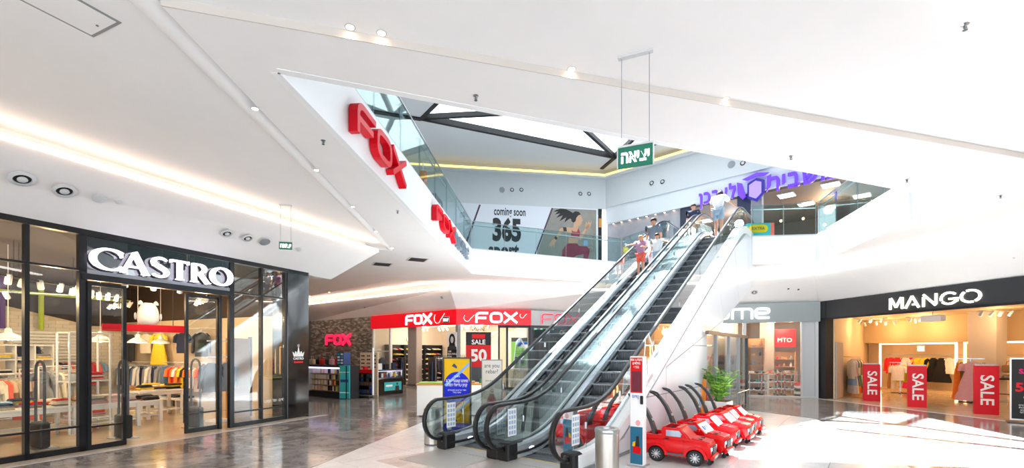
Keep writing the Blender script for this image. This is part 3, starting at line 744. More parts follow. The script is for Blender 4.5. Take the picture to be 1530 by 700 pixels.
# shop shell
def shop_box(fr, pts, z1, names, mats, labels):
    pass
cw = sroot('wall_back', 'cream back wall of the black framed clothing shop', 'wall', CAS.w(0, 0), CAS.a)
M_('cas_wall', '#d6c4a6', 0.7, var=0.03, scale=3)
M_('brick_white', '#e6dccb', 0.7, var=0.03)
obj('rear_wall', MB().box(-13, .2, 8.6, 8.8, 0, 3.95), 'cas_wall', cw)
obj('side_wall', MB().box(-.12, .12, .5, 8.8, 0, 3.95), 'cas_wall', cw)
obj('far_wall', MB().box(-13.2, -13, 0, 8.8, 0, 3.95), 'cas_wall', cw)
struct('floor', MB().prism([CAS.w(-13, -.24).xy, CAS.w(-.1, -.24).xy, CAS.w(-.1, 8.7).xy, CAS.w(-13, 8.7).xy], -.002, .004), 'floor_shop', 'glossy beige floor of the left clothing shop')
M_('shop_ceiling_dark', '#3a2e28', 0.8)
struct('ceiling', MB().prism([CAS.w(-13, .06).xy, CAS.w(.1, .06).xy, CAS.w(.1, 8.8).xy, CAS.w(-13, 8.8).xy], 3.85, 3.92), 'shop_ceiling_dark', 'dark brown ceiling inside the left clothing shop')
obj('dark_frieze', MB().box(-.16, -.12, .5, 8.6, 2.75, 3.85), 'shop_ceiling_dark', cw); obj('dark_frieze', MB().box(-13, -.12, 8.55, 8.6, 2.6, 3.85), 'shop_ceiling_dark', cw)
# white brick gable inside, real courses
gb = sroot('wall_left', 'white brick gable wall inside the clothing shop', 'wall', CAS.w(0, 0), CAS.a)
gp = [(-11.5, 0), (-.14, 0), (-.14, 2.35), (-3.9, 3.25), (-11.5, 2.2)]
obj('gable_core', MB().slab(gp, 8.2, 8.4), 'cas_wall', gb)
bk = MB()
def gtop(x): return 2.35 + (-.14 - x) * .239 if x > -3.9 else 3.25 - (-3.9 - x) * .138
z = 0.0; row = 0
while z < 3.2:
    x = -8.5 + (row % 2) * .16
    while x < -.5:
        if z + .1 < min(gtop(x), gtop(x + .31)): bk.box(x, x + .31, 8.175, 8.2, z, z + .095)
        x += .325
    z += .108; row += 1
o = obj('brick_facing', bk, 'brick_white', gb); o['kind'] = 'stuff'
for i, (x, c) in enumerate(((-6.6, 'purple'), (-5.6, 'lime'), (-4.7, 'purple'), (-3.9, 'lime'), (-3.2, 'purple'), (-2.4, 'lime'))):
    o = obj('painted_pipe', MB().tube([(x, 8.0, 2.4), (x, 8.0, 3.85)], .06, 10), 'cloth ' + c); o.matrix_world = tr(*CAS.w(0, 0)) @ rotz(CAS.a); tag(o, '%s painted pipe rising above the white brick gable' % c, 'pipe', '%s pipes over the gable' % c)
o = obj('painted_pipe', MB().tube([(-11, 7.9, 3.45), (-.2, 7.9, 3.45)], .045, 10), 'cloth lime'); o.matrix_world = tr(*CAS.w(0, 0)) @ rotz(CAS.a); tag(o, 'long horizontal lime green pipe under the dark shop ceiling', 'pipe')
# slatted wall panel with text and photo cards
sl = thing('slat_panel', 'white slatted display panel on the white brick gable', 'wall panel', CAS.w(-2.4, 8.1, 0), CAS.a)
for i in range(14): obj('slat', MB().box(-.85, .85, -.02, .02, 1.05 + i * .095, 1.05 + i * .095 + .07), 'white_matte', sl)
tx = text('lettering', 'MUSIC', .16, 'charcoal', sl, (0, -.03, 1.75), ext=.002)
wsgn = thing('wall_motif', 'red bar and white outline motif on white brick gable', 'wall sign', CAS.w(-4.1, 8.15, 2.35), CAS.a)
obj('red_bar', MB().box(-.55, .55, -.04, 0, -.04, .04), 'red', wsgn)
text('wordmark', 'CASTRO', .30, 'white_gloss', wsgn, (0, -.03, .28), ext=.01, bold=.01)
# furniture and clothes
MIX = ['white', 'cream', 'beige', 'tan', 'coral', 'grey', 'navy', 'red', 'yellow', 'sky blue', 'olive', 'pink']
KID = ['yellow', 'orange', 'lime', 'black', 'red', 'charcoal', 'white', 'grey', 'blue']
def tloc(px, py): return CAS.l(at_z(px, py, 0))
def castable(px, py, L, D, H, label, cols, piles, nx=3, ny=2):
    x, y = tloc(px, py); y = max(y, .9)
    table(CAS, x, y, 0, L, D, H, label)
    for i in range(nx):
        for j in range(ny):
            fold_pile(CAS, x - L / 2 + .2 + (L - .4) * i / max(1, nx - 1), y - D / 2 + .17 + (D - .34) * j / max(1, ny - 1), H, piles - (i + j) % 2, cols, 'on the white table ' + label.split(' white table ')[1], 'folded clothes on the white table ' + label.split(' white table ')[1])
castable(40, 655, 1.3, .8, .62, 'low white table beside the tall shop window', MIX, 4)
castable(232, 622, 1.1, .7, .72, 'small white table in front of the kids clothes rail', ['black', 'charcoal', 'red', 'white', 'tan', 'yellow'], 4)
castable(160, 640, 1.0, .7, .6, 'narrow white table behind the left glass door', ['cream', 'pink', 'beige', 'grey', 'white'], 5, 3)
castable(206, 632, .8, .6, .55, 'short white table just inside the shop opening', ['charcoal', 'tan', 'grey', 'black'], 3, 2)
# rails along the side wall (seen through the opening)
for a, b in ((3.5, 5.2), (5.4, 7.9)):
    wall_rail(CAS, -.42, a, -.42, b, 1.42, 'white lower clothes rail on the side wall, %s section' % ('front' if a < 5 else 'rear'), 'white_gloss', (1, 0))
    wall_rail(CAS, -.42, a, -.42, b, 2.45, 'white upper clothes rail on the side wall, %s section' % ('front' if a < 5 else 'rear'), 'white_gloss', (1, 0))
rail_of(CAS, -.42, 3.55, 1.42, math.pi / 2, 13, .125, ['shirt', 'tee'], ['orange', 'yellow', 'white', 'red', 'black'], 'on the lower side rail, front section', 'clothes on the lower side rail')
rail_of(CAS, -.42, 5.45, 1.42, math.pi / 2, 19, .125, ['trousers', 'shirt', 'jacket'], ['navy', 'charcoal', 'grey', 'denim', 'black', 'white'], 'on the lower side rail, rear section', 'clothes on the lower side rail')
for i, (yy, c, k) in enumerate(((3.8, 'black', 'shirt'), (4.7, 'navy', 'tee'), (5.9, 'yellow', 'dress'), (6.6, 'cream', 'tee'), (7.5, 'charcoal', 'trousers'))):
    garment(k, c, CAS.w(-.42, yy, 2.45), CAS.a - math.pi / 2 + .25, 'facing out from the upper side rail', 'clothes facing out on the upper side rail')
for zz in (.35,):
    o = thing('wall_bench', 'long white low bench under the side clothes rails', 'bench', CAS.w(-.45, 5.6), CAS.a)
    obj('seat_board', MB().box(-.28, .28, -2.2, 2.2, .30, .35), 'white_matte', o)
    for k in range(5): obj('leg', MB().box(-.26, .26, -2.15 + k * 1.06, -2.10 + k * 1.06, 0, .30), 'white_matte', o)
for i in range(7): fold_pile(CAS, -.45, 3.8 + i * .58, .35, 1 + i % 2, ['charcoal', 'black', 'tan', 'white'], 'on the low bench under the rails', 'folded clothes on the low bench', 'pullover')
# back wall rails
for k, (x0, x1, lab) in enumerate(((-8.6, -6.3, 'left'), (-6.0, -3.4, 'middle'), (-3.1, -.9, 'right'))):
    wall_rail(CAS, x0, 7.85, x1, 7.85, 1.55, 'white clothes rail on the brick gable, %s bay' % lab, 'white_gloss', (0, 1), None, .3 if k < 2 else .18)
    n = int((x1 - x0) / .16)
    rail_of(CAS, x0 + .06, 7.85, 1.55, 0, n, .16, ['shirt', 'tee', 'dress', 'jacket'], MIX if k != 1 else ['red', 'green', 'navy', 'pink', 'white', 'orange', 'blue'], 'on the gable rail, %s bay' % lab, 'clothes on the gable rail, %s bay' % lab, face=.5)
for i in range(7):
    garment(['tee', 'shirt', 'dress'][i % 3], MIX[(i * 5) % 12], CAS.w(-6.4 + .62 * i, 8.05, 2.35 if i != 6 else 2.1), CAS.a + rnd.uniform(-.1, .1), 'pinned high on the white brick gable', 'clothes displayed high on the gable')
# free standing racks by the window
for i, (px, py, L, H, lab, cols) in enumerate(((20, 640, 1.3, 1.25, 'low white rack of pale dresses behind the window table', ['white', 'cream', 'coral', 'beige', 'pink']), (95, 632, 1.3, 1.4, 'white rack of beige skirts near the middle window post', ['beige', 'cream', 'tan', 'grey']), (70, 622, 1.5, 1.3, 'white rack of bright printed tops in mid shop', ['red', 'green', 'pink', 'navy', 'orange', 'white']))):
    x, y = tloc(px, py); y = max(y, 1.6 + i * 1.0)
    rack(CAS, x, y, .5, L, H, lab); 
    c, s = math.cos(.5), math.sin(.5)
    for k in range(int(L / .11) - 1):
        u = -L / 2 + .1 + k * .11
        garment(rnd.choice(['dress', 'tee', 'shirt']), rnd.choice(cols), CAS.w(x + c * u, y + s * u, H), CAS.a + .5 + math.pi / 2 + rnd.uniform(-.1, .1), 'on the ' + lab.split(' behind')[0].split(' near')[0].split(' in mid')[0], 'clothes on the ' + lab)
# tall frame rack
x, y = tloc(118, 645); y = 2.4
t = thing('tube_rack', 'tall open white tube frame rack in the shop window', 'clothes rack', CAS.w(x, y), CAS.a)
for dx in (-.35, .35):
    for dy in (-.25, .25): obj('upright', MB().tube([(dx, dy, 0), (dx, dy, 2.15)], .022, 8), 'white_gloss', t)
for dy in (-.25, .25): obj('top_rail', MB().tube([(-.35, dy, 2.15), (.35, dy, 2.15)], .022, 8), 'white_gloss', t)
for zz in (.3, 1.1): obj('shelf', MB().box(-.35, .35, -.25, .25, zz, zz + .03), 'white_gloss', t)
for k in range(4): fold_pile(CAS, x - .16 + .32 * (k % 2), y, .33 if k < 2 else 1.13, 5, ['red', 'pink', 'white', 'beige', 'coral'], 'in the tall white frame rack', 'folded clothes in the tall frame rack', 'top')
# interior cube rack with caps and toys near the window right
x, y = -1.15, 1.3
t = thing('stair_shelf', 'white stepped floor stand behind the right shop window', 'stand', CAS.w(-1.6, 1.2), CAS.a)
obj('mast', MB().box(-.04, .04, -.04, .04, .05, 2.1), 'white_gloss', t); obj('base_plate', MB().prism([(-.22, -.22), (.22, -.22), (.22, .22), (-.22, .22)], 0, .05), 'white_gloss', t)
for k in range(3): obj('arm', MB().box(-.3, .3, -.02, .02, 1.2 + .4 * k, 1.23 + .4 * k), 'white_gloss', t)
for k in range(2): garment('shirt', ['charcoal', 'grey'][k], CAS.w(-1.6 + (-.2 + .4 * k), 1.2, 1.6), CAS.a, 'on the stepped stand behind the right shop window', None)
# brown hoarding-like panel behind right window
t = thing('leaning_carton', 'brown printed cardboard panel leaning behind the right shop window', 'carton', CAS.w(-1.0, 1.35), CAS.a + .1)
obj('board', MB().box(-.34, .34, -.03, .03, 0, 2.1), 'wood', t); obj('edge_strip', MB().box(.34, .40, -.04, .04, 0, 2.15), 'charcoal', t)
wb = MB()
for k in range(4): wb.box(-.9 + .55 * k, -.9 + .55 * k + .03, 3.0, 3.05, 0, 3.6)
# security gates
for lab, (x, y) in (('beside the left glass door', (-3.85, .75)), ('beside the right glass door', (-2.45, .75)), ('behind the tall left window', (-5.0, 1.0))):
    t = thing('security_gate', 'slim security gate loop on a black post ' + lab, 'security gate', CAS.w(x, y), CAS.a + math.pi / 2)
    obj('loop', MB().tube([(-.16, 0, .1), (-.16, 0, 1.42)] + [(-.16 * math.cos(a), 0, 1.42 + .16 * math.sin(a)) for a in (.5, 1, 1.57, 2.1, 2.6)] + [(.16, 0, 1.42), (.16, 0, .1)], .022, 8), 'dark_grey', t)
    obj('base_box', MB().rbox(-.2, .2, -.07, .07, 0.02, .48, .02), 'black_matte', t); obj('foot_plate', MB().box(-.26, .26, -.16, .16, 0, .02), 'steel', t)
    if 'left glass' in lab: obj('red_card', MB().rbox(-.07, .07, -.03, -.02, 1.12, 1.42, .004), 'red', t)
# hanging red bar and white plush bag
t = thing('hanging_bar_sign', 'long glossy red bar hung in the shop doorway', 'hanging sign', CAS.w(-3.35, .9, 2.17), CAS.a - .35)
obj('bar', MB().rbox(-.72, .72, -.06, .06, 0, .15, .01), 'red_letter', t)
for s in (-.45, .45): obj('rod', MB().tube([(s, 0, .15), (s, 0, 1.68)], .008, 6), 'black_matte', t)
t = thing('plush_backpack', 'white plush animal backpack standing on the red bar', 'backpack', CAS.w(-3.33, .9, 2.33), CAS.a - .35)
rg = []
for i in range(9):
    u = i / 8; z = .46 * u; w = .20 * (1 - .12 * u) * (math.sin(math.pi * min(1, .15 + u * .85)) ** .25 if u < 1 else .5) ; d = .12 * math.sin(math.pi * (.12 + .76 * u)) ** .5
    rg.append(cloth_ring(w if u not in (0, 1) else w * .8, d if u not in (0, 1) else d * .6, z, 20))
obj('body', MB().loft(rg), 'white_matte', t, smooth=True)
for s in (-1, 1):
    obj('ear', MB().lathe([(.05, 0), (.045, .04), (.02, .08), (.001, .09)], 10, (s * .13, 0, .42)), 'white_matte', t, smooth=True)
    obj('eye', MB().lathe([(.018, 0), (.016, -.01), (.001, -.012)], 10, (0, 0, 0), tr(s * .065, -.105, .30) @ rotx(-math.pi / 2) @ Matrix.Diagonal((1, 1, -1, 1))), 'black_gloss', t)
    obj('wing', MB().lathe([(.001, -.09), (.035, -.05), (.04, 0), (.03, .05), (.001, .07)], 8, (s * .215, 0, .18), None, .6, .6), 'light_grey', t, smooth=True)
obj('muzzle', MB().lathe([(.02, 0), (.018, -.012), (.001, -.016)], 8, (0, 0, 0), tr(0, -.112, .255) @ rotx(-math.pi / 2) @ Matrix.Diagonal((1, 1, -1, 1))), 'yellow', t)
# pendant lamps and tracks
LD = MB().lathe([(.22, 0), (.215, .03), (.15, .09), (.06, .14), (.045, .22), (.02, .24), (.02, .001)], 20).mesh('lamp_shade', 'white_gloss', True)
for px, py, yy, lab in ((12, 505, 2.5, 'over the window table'), (150, 512, 3.0, 'behind the left glass door'), (206, 512, 3.6, 'over the kids table'), (240, 512, 4.2, 'under the red bar')):
    d = Vector(((px - 765) / 680, 1)); k = 9.0
    # walk along the view direction to the given shop depth
    c0 = CAS.l((0, 0)); c1 = CAS.l((d.x, d.y)); dy = c1[1] - c0[1]; k = (yy - c0[1]) / dy
    p = Vector((d.x * k, d.y * k, 1.98))
    t = thing('pendant_lamp', 'white bell pendant lamp ' + lab, 'lamp', p, 0, 'white bell pendant lamps')
    inst('lamp_shade', LD, None, t); obj('cord', MB().tube([(0, 0, .24), (0, 0, 1.87)], .006, 5), 'white_matte', t)
    obj('bulb', MB().lathe([(.001, -.01), (.04, .02), (.045, .05), (.02, .09), (.001, .09)], 10), 'glow_panel', t)
    point_light(p + Vector((0, 0, -.06)), 14, (1, .8, .55), .06)
for i, (x, y, a, n, lab) in enumerate(((-5.6, 1.7, .4, 4, 'near the tall left window'), (-4.3, 2.4, .4, 4, 'behind the middle window post'), (-3.2, 3.2, .5, 6, 'above the kids clothes'), (-1.4, 2.2, 1.2, 4, 'above the right shop window'), (-4.6, 5.2, .0, 5, 'before the white brick gable'), (-1.6, 5.6, 1.5, 5, 'along the side clothes rails'), (-7.4, 4.4, .3, 4, 'deep in the left of the shop'), (-3.5, .35, 0, 3, 'added to brighten the plush bag'))):  # last track is an added lamp brightening the plush bag and red bar
    track(CAS, x, y, 3.15, a, 1.5, n, 'track of small spotlights ' + lab, (.3, .4), 'black_matte', None, 44 if y > .5 else 16, (1, .68, .36), .68)

# white grid shelves of folded clothes deep in the shop
for k, (x, y, rz, lab, cols) in enumerate(((-5.2, 5.6, .35, 'behind the window racks', ['red', 'white', 'pink', 'navy', 'green', 'beige']), (-3.6, 6.3, .2, 'between the racks and the gable', ['black', 'grey', 'white', 'yellow', 'lime', 'red']), (-6.8, 4.2, .45, 'left of the tall window', ['coral', 'cream', 'tan', 'white', 'sky blue']))):
    t = thing('grid_shelf', 'white grid shelf of folded clothes ' + lab, 'shelf', CAS.w(x, y), CAS.a + rz)
    for u in range(5): obj('divider', MB().box(-.8 + u * .4 - .015, -.8 + u * .4 + .015, -.17, .17, 0, 1.95), 'white_matte', t)
    for w in range(6): obj('shelf_board', MB().box(-.785, .785, -.17, .17, .05 + w * .37, .075 + w * .37), 'white_matte', t)
    fr2 = Fr(CAS.w(x, y).xy, CAS.a + rz)
    for w in range(5):
        for u in range(4): fold_pile(fr2, -.6 + u * .4, 0, .076 + w * .37, 2 + (u + w) % 3, cols, 'in the white grid shelf ' + lab, 'folded clothes in the grid shelf ' + lab, 'top')
# ================================================================== ESCALATORS
T1, T2, SL, UP = 1.06, 1.06 + 5.75 / .5774, .5774, 5.75
def soft(x, w=.6): return 0 if x < -w else ((x + w) ** 2 / (4 * w) if x < w else x)
def zb(t): return SL * (soft(t - T1) - soft(t - T2))
def frange(a, b, n): return [a + (b - a) * i / n for i in range(n + 1)]
TS = frange(-.05, .4, 2)[:-1] + frange(.4, 1.75, 9)[:-1] + frange(1.75, 10.3, 10)[:-1] + frange(10.3, 11.7, 9)[:-1] + frange(11.7, 13.0, 3)
HR = .895
M_('step_metal', '#8b8f93', 0.4, metal=0.7)
M_('step_riser', '#5d6165', 0.45, metal=0.6)
M_('landing', '#b9b5b0', 0.4, metal=0.25)
M_('handrail', '#16181c', 0.28)
M_('deck', '#dfe5ea', 0.25, metal=0.75)
M_('deck_white', '#f3f6f8', 0.3)
M_('safety_yellow', '#d9b21f', 0.5)
def esc_path(off):
    p = [(.1, .207)] + [(-.05 + .35 * math.cos(math.radians(a)), .555 + .35 * math.sin(math.radians(a))) for a in range(-90, -270, -15)]
    p += [(t, zb(t) + off) for t in TS[0:]]
    p += [(13.0 + .35 * math.cos(math.radians(a)), UP + .555 + .35 * math.sin(math.radians(a))) for a in range(75, -91, -15)] + [(12.85, UP + .207)]
    return p
hprof = [(-.04, -.012), (-.04, .012), (-.03, .03), (-.012, .036), (.012, .036), (.03, .03), (.04, .012), (.04, -.012), (.02, -.018), (-.02, -.018)]
# step mesh
st = MB().box(-.005, .395, -.5, .5, -.03, 0)
stm = MB()
for k in range(18): stm.box(.0, .385, -.49 + k * .0545, -.49 + k * .0545 + .03, 0, .008)
riser = MB()
rp = [(.0, -.005), (-.012, -.06), (-.016, -.13), (-.01, -.19), (0.0, -.235), (.03, -.235), (.03, -.005)]
riser.slab(rp, -.5, .5)
for k in range(18):
    y = -.49 + k * .0545; riser.slab([(-.002, -.01), (-.026, -.07), (-.028, -.14), (-.02, -.2), (0, -.23)], y, y + .028)
STEP_T = st.mesh('tread', 'step_metal'); STEP_G = stm.mesh('tread_ribs', 'step_metal'); STEP_R = riser.mesh('riser', 'step_riser')
def escalator(label, y_left, y_right, right_clad):
    e = thing('escalator', label, 'escalator', ESC.w(0, 0), ESC.a)
    yc = (y_left + y_right) / 2
    for side, y in ((1, y_left), (-1, y_right)):
        obj('handrail', MB().sweep_y([(a + y, b) for a, b in hprof], esc_path(HR)), 'handrail', e, smooth=True)
        # glass panels
        cuts = [-.05, .55, 1.75, 3.3, 4.9, 6.5, 8.1, 9.7, 10.9, 11.9, 13.0]
        for i in range(len(cuts) - 1):
            a, b = cuts[i] + .006, cuts[i + 1] - .006; n = 6
            if i == 0: top = [(-.05 + .33 * math.cos(math.radians(k)), .555 + .33 * math.sin(math.radians(k))) for k in range(258, 89, -14)] + [(b, zb(b) + HR - .015)]; low = [(b, zb(b) + .27), (.1, .27), (.02, .235)]
            elif i == len(cuts) - 2: top = [(a, zb(a) + HR - .015)] + [(13.0 + .33 * math.cos(math.radians(k)), UP + .555 + .33 * math.sin(math.radians(k))) for k in range(90, -79, -14)]; low = [(12.93, UP + .235), (12.85, UP + .27), (a, UP + .27)]
            else:
                top = [(t, zb(t) + HR - .015) for t in frange(a, b, n)]; low = [(t, zb(t) + .27) for t in frange(b, a, n)]
            g = obj('glass_panel', MB().slab(top + low, y - .006, y + .006), 'glass_escalator', e)
            if 0 < i < len(cuts) - 2:
                t0 = cuts[i]; M = tr(t0, y, zb(t0) + .62)
                obj('glass_clamp', MB().box(-.012, .012, -.02, .02, -.05, .05, M), 'steel', g)
        # decks: inner and outer bright metal profiles
        td = frange(.1, .4, 2)[:-1] + TS[2:-1] + [12.85]
        inner = [(y - side * .005, 0), (y - side * .105, -.015), (y - side * .12, -.06), (y - side * .12, -.26), (y - side * .005, -.26)]
        outer = [(y + side * .005, 0), (y + side * .12, -.015), (y + side * .135, -.05), (y + side * .135, -.28), (y + side * .005, -.28)]
        path = [(t, zb(t) + .28) for t in td]
        obj('inner_deck', MB().sweep_y(inner, path), 'deck', e); obj('outer_deck', MB().sweep_y(outer, path), 'deck_white', e)
        skirt = [(y - side * .121, -.02), (y - side * .126, -.02), (y - side * .126, -.24), (y - side * .121, -.24)]
        obj('skirt_brush', MB().sweep_y([(y - side * .121, -.15), (y - side * .14, -.15), (y - side * .14, -.19), (y - side * .121, -.19)], path), 'black_matte', e)
        obj('edge_strip', MB().sweep_y([(y - side * .02, .002), (y - side * .035, .002), (y - side * .035, .012), (y - side * .02, .012)], path), 'charcoal', e)
        # newel boots
        for t0, z0, s in ((-.02, 0, 1), (12.97, UP, -1)):
            M = tr(t0, y, z0) @ (Matrix.Identity(4) if s == 1 else rotz(math.pi))
            bt = obj('newel_boot', MB().rbox(.0, .26, -.125, .125, 0.0, .29, .025, M), 'rubber', e)
            obj('handrail_inlet', MB().box(-.012, .0, -.055, .055, .15, .26, M), 'black_gloss', bt)
        # sticker on the lower newel glass
        s_ = obj('safety_sticker', MB().box(.12, .34, y - .009, y - .0065, .37, .82), 'paper', e)
        dots = MB()
        for a in range(3):
            for b in range(5): dots.box(.14 + a * .066, .185 + a * .066, y - .0105, y - .009, .40 + b * .083, .455 + b * .083)
        o = obj('pictograms', dots, 'sky_print' if 'sky_print' in MATS else mat('sky_print', '#9db9d6', .6), s_); o['kind'] = 'stuff'
        if side == 1: obj('skirt_light', MB().slab(arc(.62, .13, .07, 0, 360, 14, .028)[:-1], y - .128, y - .121), mat('glow_blue_white', '#e8ecff', .4, emit=3.0), e)
        # control plate
        obj('switch_plate', MB().rbox(.22, .36, y - side * .10 - .03, y - side * .10 + .03, .27, .30, .006), 'charcoal', e)
    # steps
    t = .35
    ph = 0.0
    while t < 12.0:
        z = zb(t + .2)
        z = max(0.0, min(UP, z))
        s = inst('step', STEP_T, None, e, (t, yc, z)); inst('tread_ribs', STEP_G, None, s); inst('riser', STEP_R, None, s)
        for sy in (-1, 1): pass
        t += .4
    obj('comb_plate', MB().box(.0, .36, yc - .49, yc + .49, -.002, .012).slab([(.36, .012), (.42, .003), (.36, 0)], yc - .49, yc + .49), 'landing', e)
    obj('comb_edge', MB().box(.335, .36, yc - .49, yc + .49, .012, .015), 'safety_yellow', e)
    obj('landing_plate', MB().rbox(-.95, -.02, yc - .58, yc + .58, -.002, .008, .003), 'landing', e)
    obj('upper_landing_plate', MB().box(12.0, 13.6, yc - .58, yc + .58, UP - .01, UP + .012), 'landing', e)
    return e
eA = escalator('left escalator carrying people down, next to the blue and yellow poster', 0.0, -1.19, False)
eB = escalator('right escalator with white side cladding beside the red toy cars', -1.42, -2.61, True)
obj('centre_cover', MB().sweep_y([(-1.33, -.03), (-1.28, -.03), (-1.28, -.2), (-1.33, -.2)], [(t, zb(t) + .26) for t in [.3] + TS[3:-1] + [12.8]]), 'deck_white', eB)
# white cladding panels on the right side, recessed joints
YC = -2.75
def ztop(t): return zb(t) + .02
panels = [[(.2, .005), (3.61, .005), (3.61, .9), (2.62, .9), (1.6, .3), (.2, .02)],
          [(3.61, .005), (5.7, .005), (6.06, .9), (3.61, .9)],
          [(2.62, .9), (3.61, .9), (3.61, ztop(3.61))],
          [(3.61, .9), (6.06, .9), (7.33, 1.9), (5.4, 1.9), (3.61, 1.43)],
          [(5.4, 1.9), (7.33, 1.9), (8.3, 2.66)],
          [(3.61, 1.43), (5.9, 2.03), (5.3, ztop(5.3)), (3.61, ztop(3.61))],
          [(5.9, 2.03), (8.3, 2.66), (7.6, ztop(7.6)), (5.3, ztop(5.3))],
          [(8.3, 2.66), (10.2, 3.31), (9.6, ztop(9.6)), (7.6, ztop(7.6))],
          [(10.2, 3.31), (12.18, 4.0), (11.55, 4.9), (11.3, ztop(11.3)), (9.6, ztop(9.6))],
          [(12.18, 4.0), (13.2, 4.84), (13.2, UP), (11.7, UP), (11.3, ztop(11.3)), (11.55, 4.9)]]
def inset(poly, d):
    P = [Vector(p) for p in poly]
    if area(P) < 0: P.reverse()
    out = []
    for i in range(len(P)):
        a, b, c = P[i - 1], P[i], P[(i + 1) % len(P)]
        d0 = (b - a).normalized(); d1 = (c - b).normalized(); n0 = Vector((-d0.y, d0.x)); n1 = Vector((-d1.y, d1.x))
        n = (n0 + n1).normalized(); out.append(b + n * (d / max(.35, n.dot(n1))))
    return [p.to_tuple() for p in out]
for k, q in enumerate(panels): obj('cladding_panel', MB().slab(inset(q, .011), YC - .012, YC), 'panel_white', eB)
outline = [(.2, .0), (5.7, .0), (6.06, .9), (8.3, 2.66), (12.18, 4.0), (13.2, 4.84), (13.2, UP)] + [(t, ztop(t)) for t in frange(11.4, .3, 24)]
obj('truss_side', MB().slab(outline, YC + .001, YC + .05), 'mid_grey', eB)
obj('truss_side', MB().slab(outline, .135, .15), 'panel_white', eA)
low = [(5.7, 0), (6.06, .9), (8.3, 2.66), (12.18, 4.0), (13.2, 4.84)]
for k in range(4):
    (a, za), (b, z_b) = low[k], low[k + 1]
    obj('soffit_panel', MB().loft([[Vector((a, YC, za)), Vector((a, .14, za)), Vector((a, .14, za + .06)), Vector((a, YC, za + .06))], [Vector((b, YC, z_b)), Vector((b, .14, z_b)), Vector((b, .14, z_b + .06)), Vector((b, YC, z_b + .06))]]), 'panel_white', eB)
obj('plinth', MB().box(.2, 5.7, YC - .03, YC, 0, .06), 'mid_grey', eB)
# clear plastic anti-climb guards
def guard(label, t0, y):
    t = thing('climb_guard', label, 'plastic guard', ESC.w(t0, y, 0), ESC.a)
    z0 = zb(t0)
    obj('clear_sheet', MB().slab([(-.30, z0 + .10), (.30, z0 + .45), (.22, z0 + 1.0), (.02, z0 + 1.22), (-.12, z0 + 1.12)], -.006, .006), 'glass_clear', t)
    rim = [(-.30, z0 + .10), (-.12, z0 + 1.12), (.02, z0 + 1.22), (.22, z0 + 1.0), (.30, z0 + .45)]
    obj('bright_rim', MB().tube([(a, 0, b) for a, b in rim], .010, 6), 'white_gloss', t)
    obj('fixing_strip', MB().box(-.03, .03, -.012, .012, z0 + .45, z0 + .75), 'paper', t)
    return t
guard('clear plastic climb guard on the outer left escalator rail', 2.55, .19)
guard('clear plastic climb guard behind the payment post', 2.55, -2.80)
# low steel guard fins between the escalators
t = thing('steel_post_box', 'brushed steel wedge box between the two escalator newels', 'steel box', ESC.w(.95, -1.305), ESC.a)
obj('wedge', MB().slab([(-.14, 0.29), (.14, .31), (.11, .86), (-.02, .86)], -.07, .07), 'steel_brushed', t); obj('cap', MB().box(-.03, .12, -.08, .08, .86, .875), 'steel', t)
# upper glass side screens of the landing hidden; blue step lights at the lower skirts
for lab, y in (('under the left escalator skirt', -1.19), ('under the right escalator skirt', -2.61)): pass
# ================================================================== RED SIGN SHOP AND NEIGHBOURS (far end)
fx = sroot('wall_back', 'brick clad corner wall with red illuminated sign band', 'shopfront', FOXL.w(0, 0), FOXL.a)
M_('brick_dark', '#6f6862', 0.75, var=0.35, scale=5)
M_('red_band', '#e2061c', 0.3, emit=0.30, emitcol='#e2061c')
bw = MB().box(.45, 7.02, -.0, .25, 0, 3.7)
obj('brick_core', bw, 'dark_grey', fx)
cols3 = [MB(), MB(), MB()]
z = 0.0; row = 0
while z < 3.66:
    x = .45 - (row % 2) * .12
    while x < 7.0:
        a, b = max(.45, x), min(7.02, x + .24); 
        if b - a > .04: cols3[rnd.choice((0, 0, 1, 1, 2))].box(a, b - .012, -.02 - rnd.random() * .035, .0, z, z + .068)
        x += .24
    z += .075; row += 1
for k, m in enumerate((M_('brick_a', '#6f675f', .8, var=.25, scale=9), M_('brick_b', '#938980', .8, var=.25, scale=9), M_('brick_c', '#b7ada3', .7, var=.2, scale=9))):
    o = obj('brick_facing', cols3[k], m, fx); o['kind'] = 'stuff'
obj('edge_post', MB().box(.2, .45, -.05, .2, 0, 3.7), 'dark_grey', fx)
# big red letters on the brick
sg = thing('shop_sign', 'glossy red rounded letters fixed on the dark brick wall', 'shop sign', FOXL.w(0, 0), FOXL.a)
fox_letters(sg, mat('red_glow', '#f01848', .3, emit=.9, emitcol='#ff1f50'), 2.35, 2.15, .62, .82, -.16, -.06, .2, .15)
# red sign band, two faces
obj('sign_band', MB().box(7.02, FOXL_L + .02, -.12, .1, 2.98, 3.68), 'red_band', fx)
bm = sroot('wall_back', 'red illuminated sign band turning the shop corner', 'shopfront', FOXM.w(0, 0), FOXM.a)
obj('sign_band', MB().box(-.02, FOXM_L, -.12, .1, 2.98, 3.68), 'red_band', bm)
sg = thing('shop_sign', 'white lit rounded letters on the red band nearest the brick wall', 'shop sign', FOXL.w(0, 0), FOXL.a)
fox_letters(sg, 'glow_white', 10.0, 3.08, .5, .60, -.17, -.12, .2, .12)
def swirl(parent, x, z, s, y):
    pts = [(x + s * (-.9 + .5 * math.cos(a)), z + s * (.55 * math.sin(a))) for a in frange(math.pi * .75, math.pi * 1.9, 8)] + [(x + s * .2, z + s * .45)]
    obj('ribbon_swirl', MB().stroke(pts, .018, y - .02, y), mat('glow_ribbon', '#ffd9c8', .4, emit=1.2), parent)
swirl(sg, 12.75, 3.33, .45, -.13)
sg = thing('shop_sign', 'white lit rounded letters on the red band beside the grey sign', 'shop sign', FOXM.w(0, 0), FOXM.a)
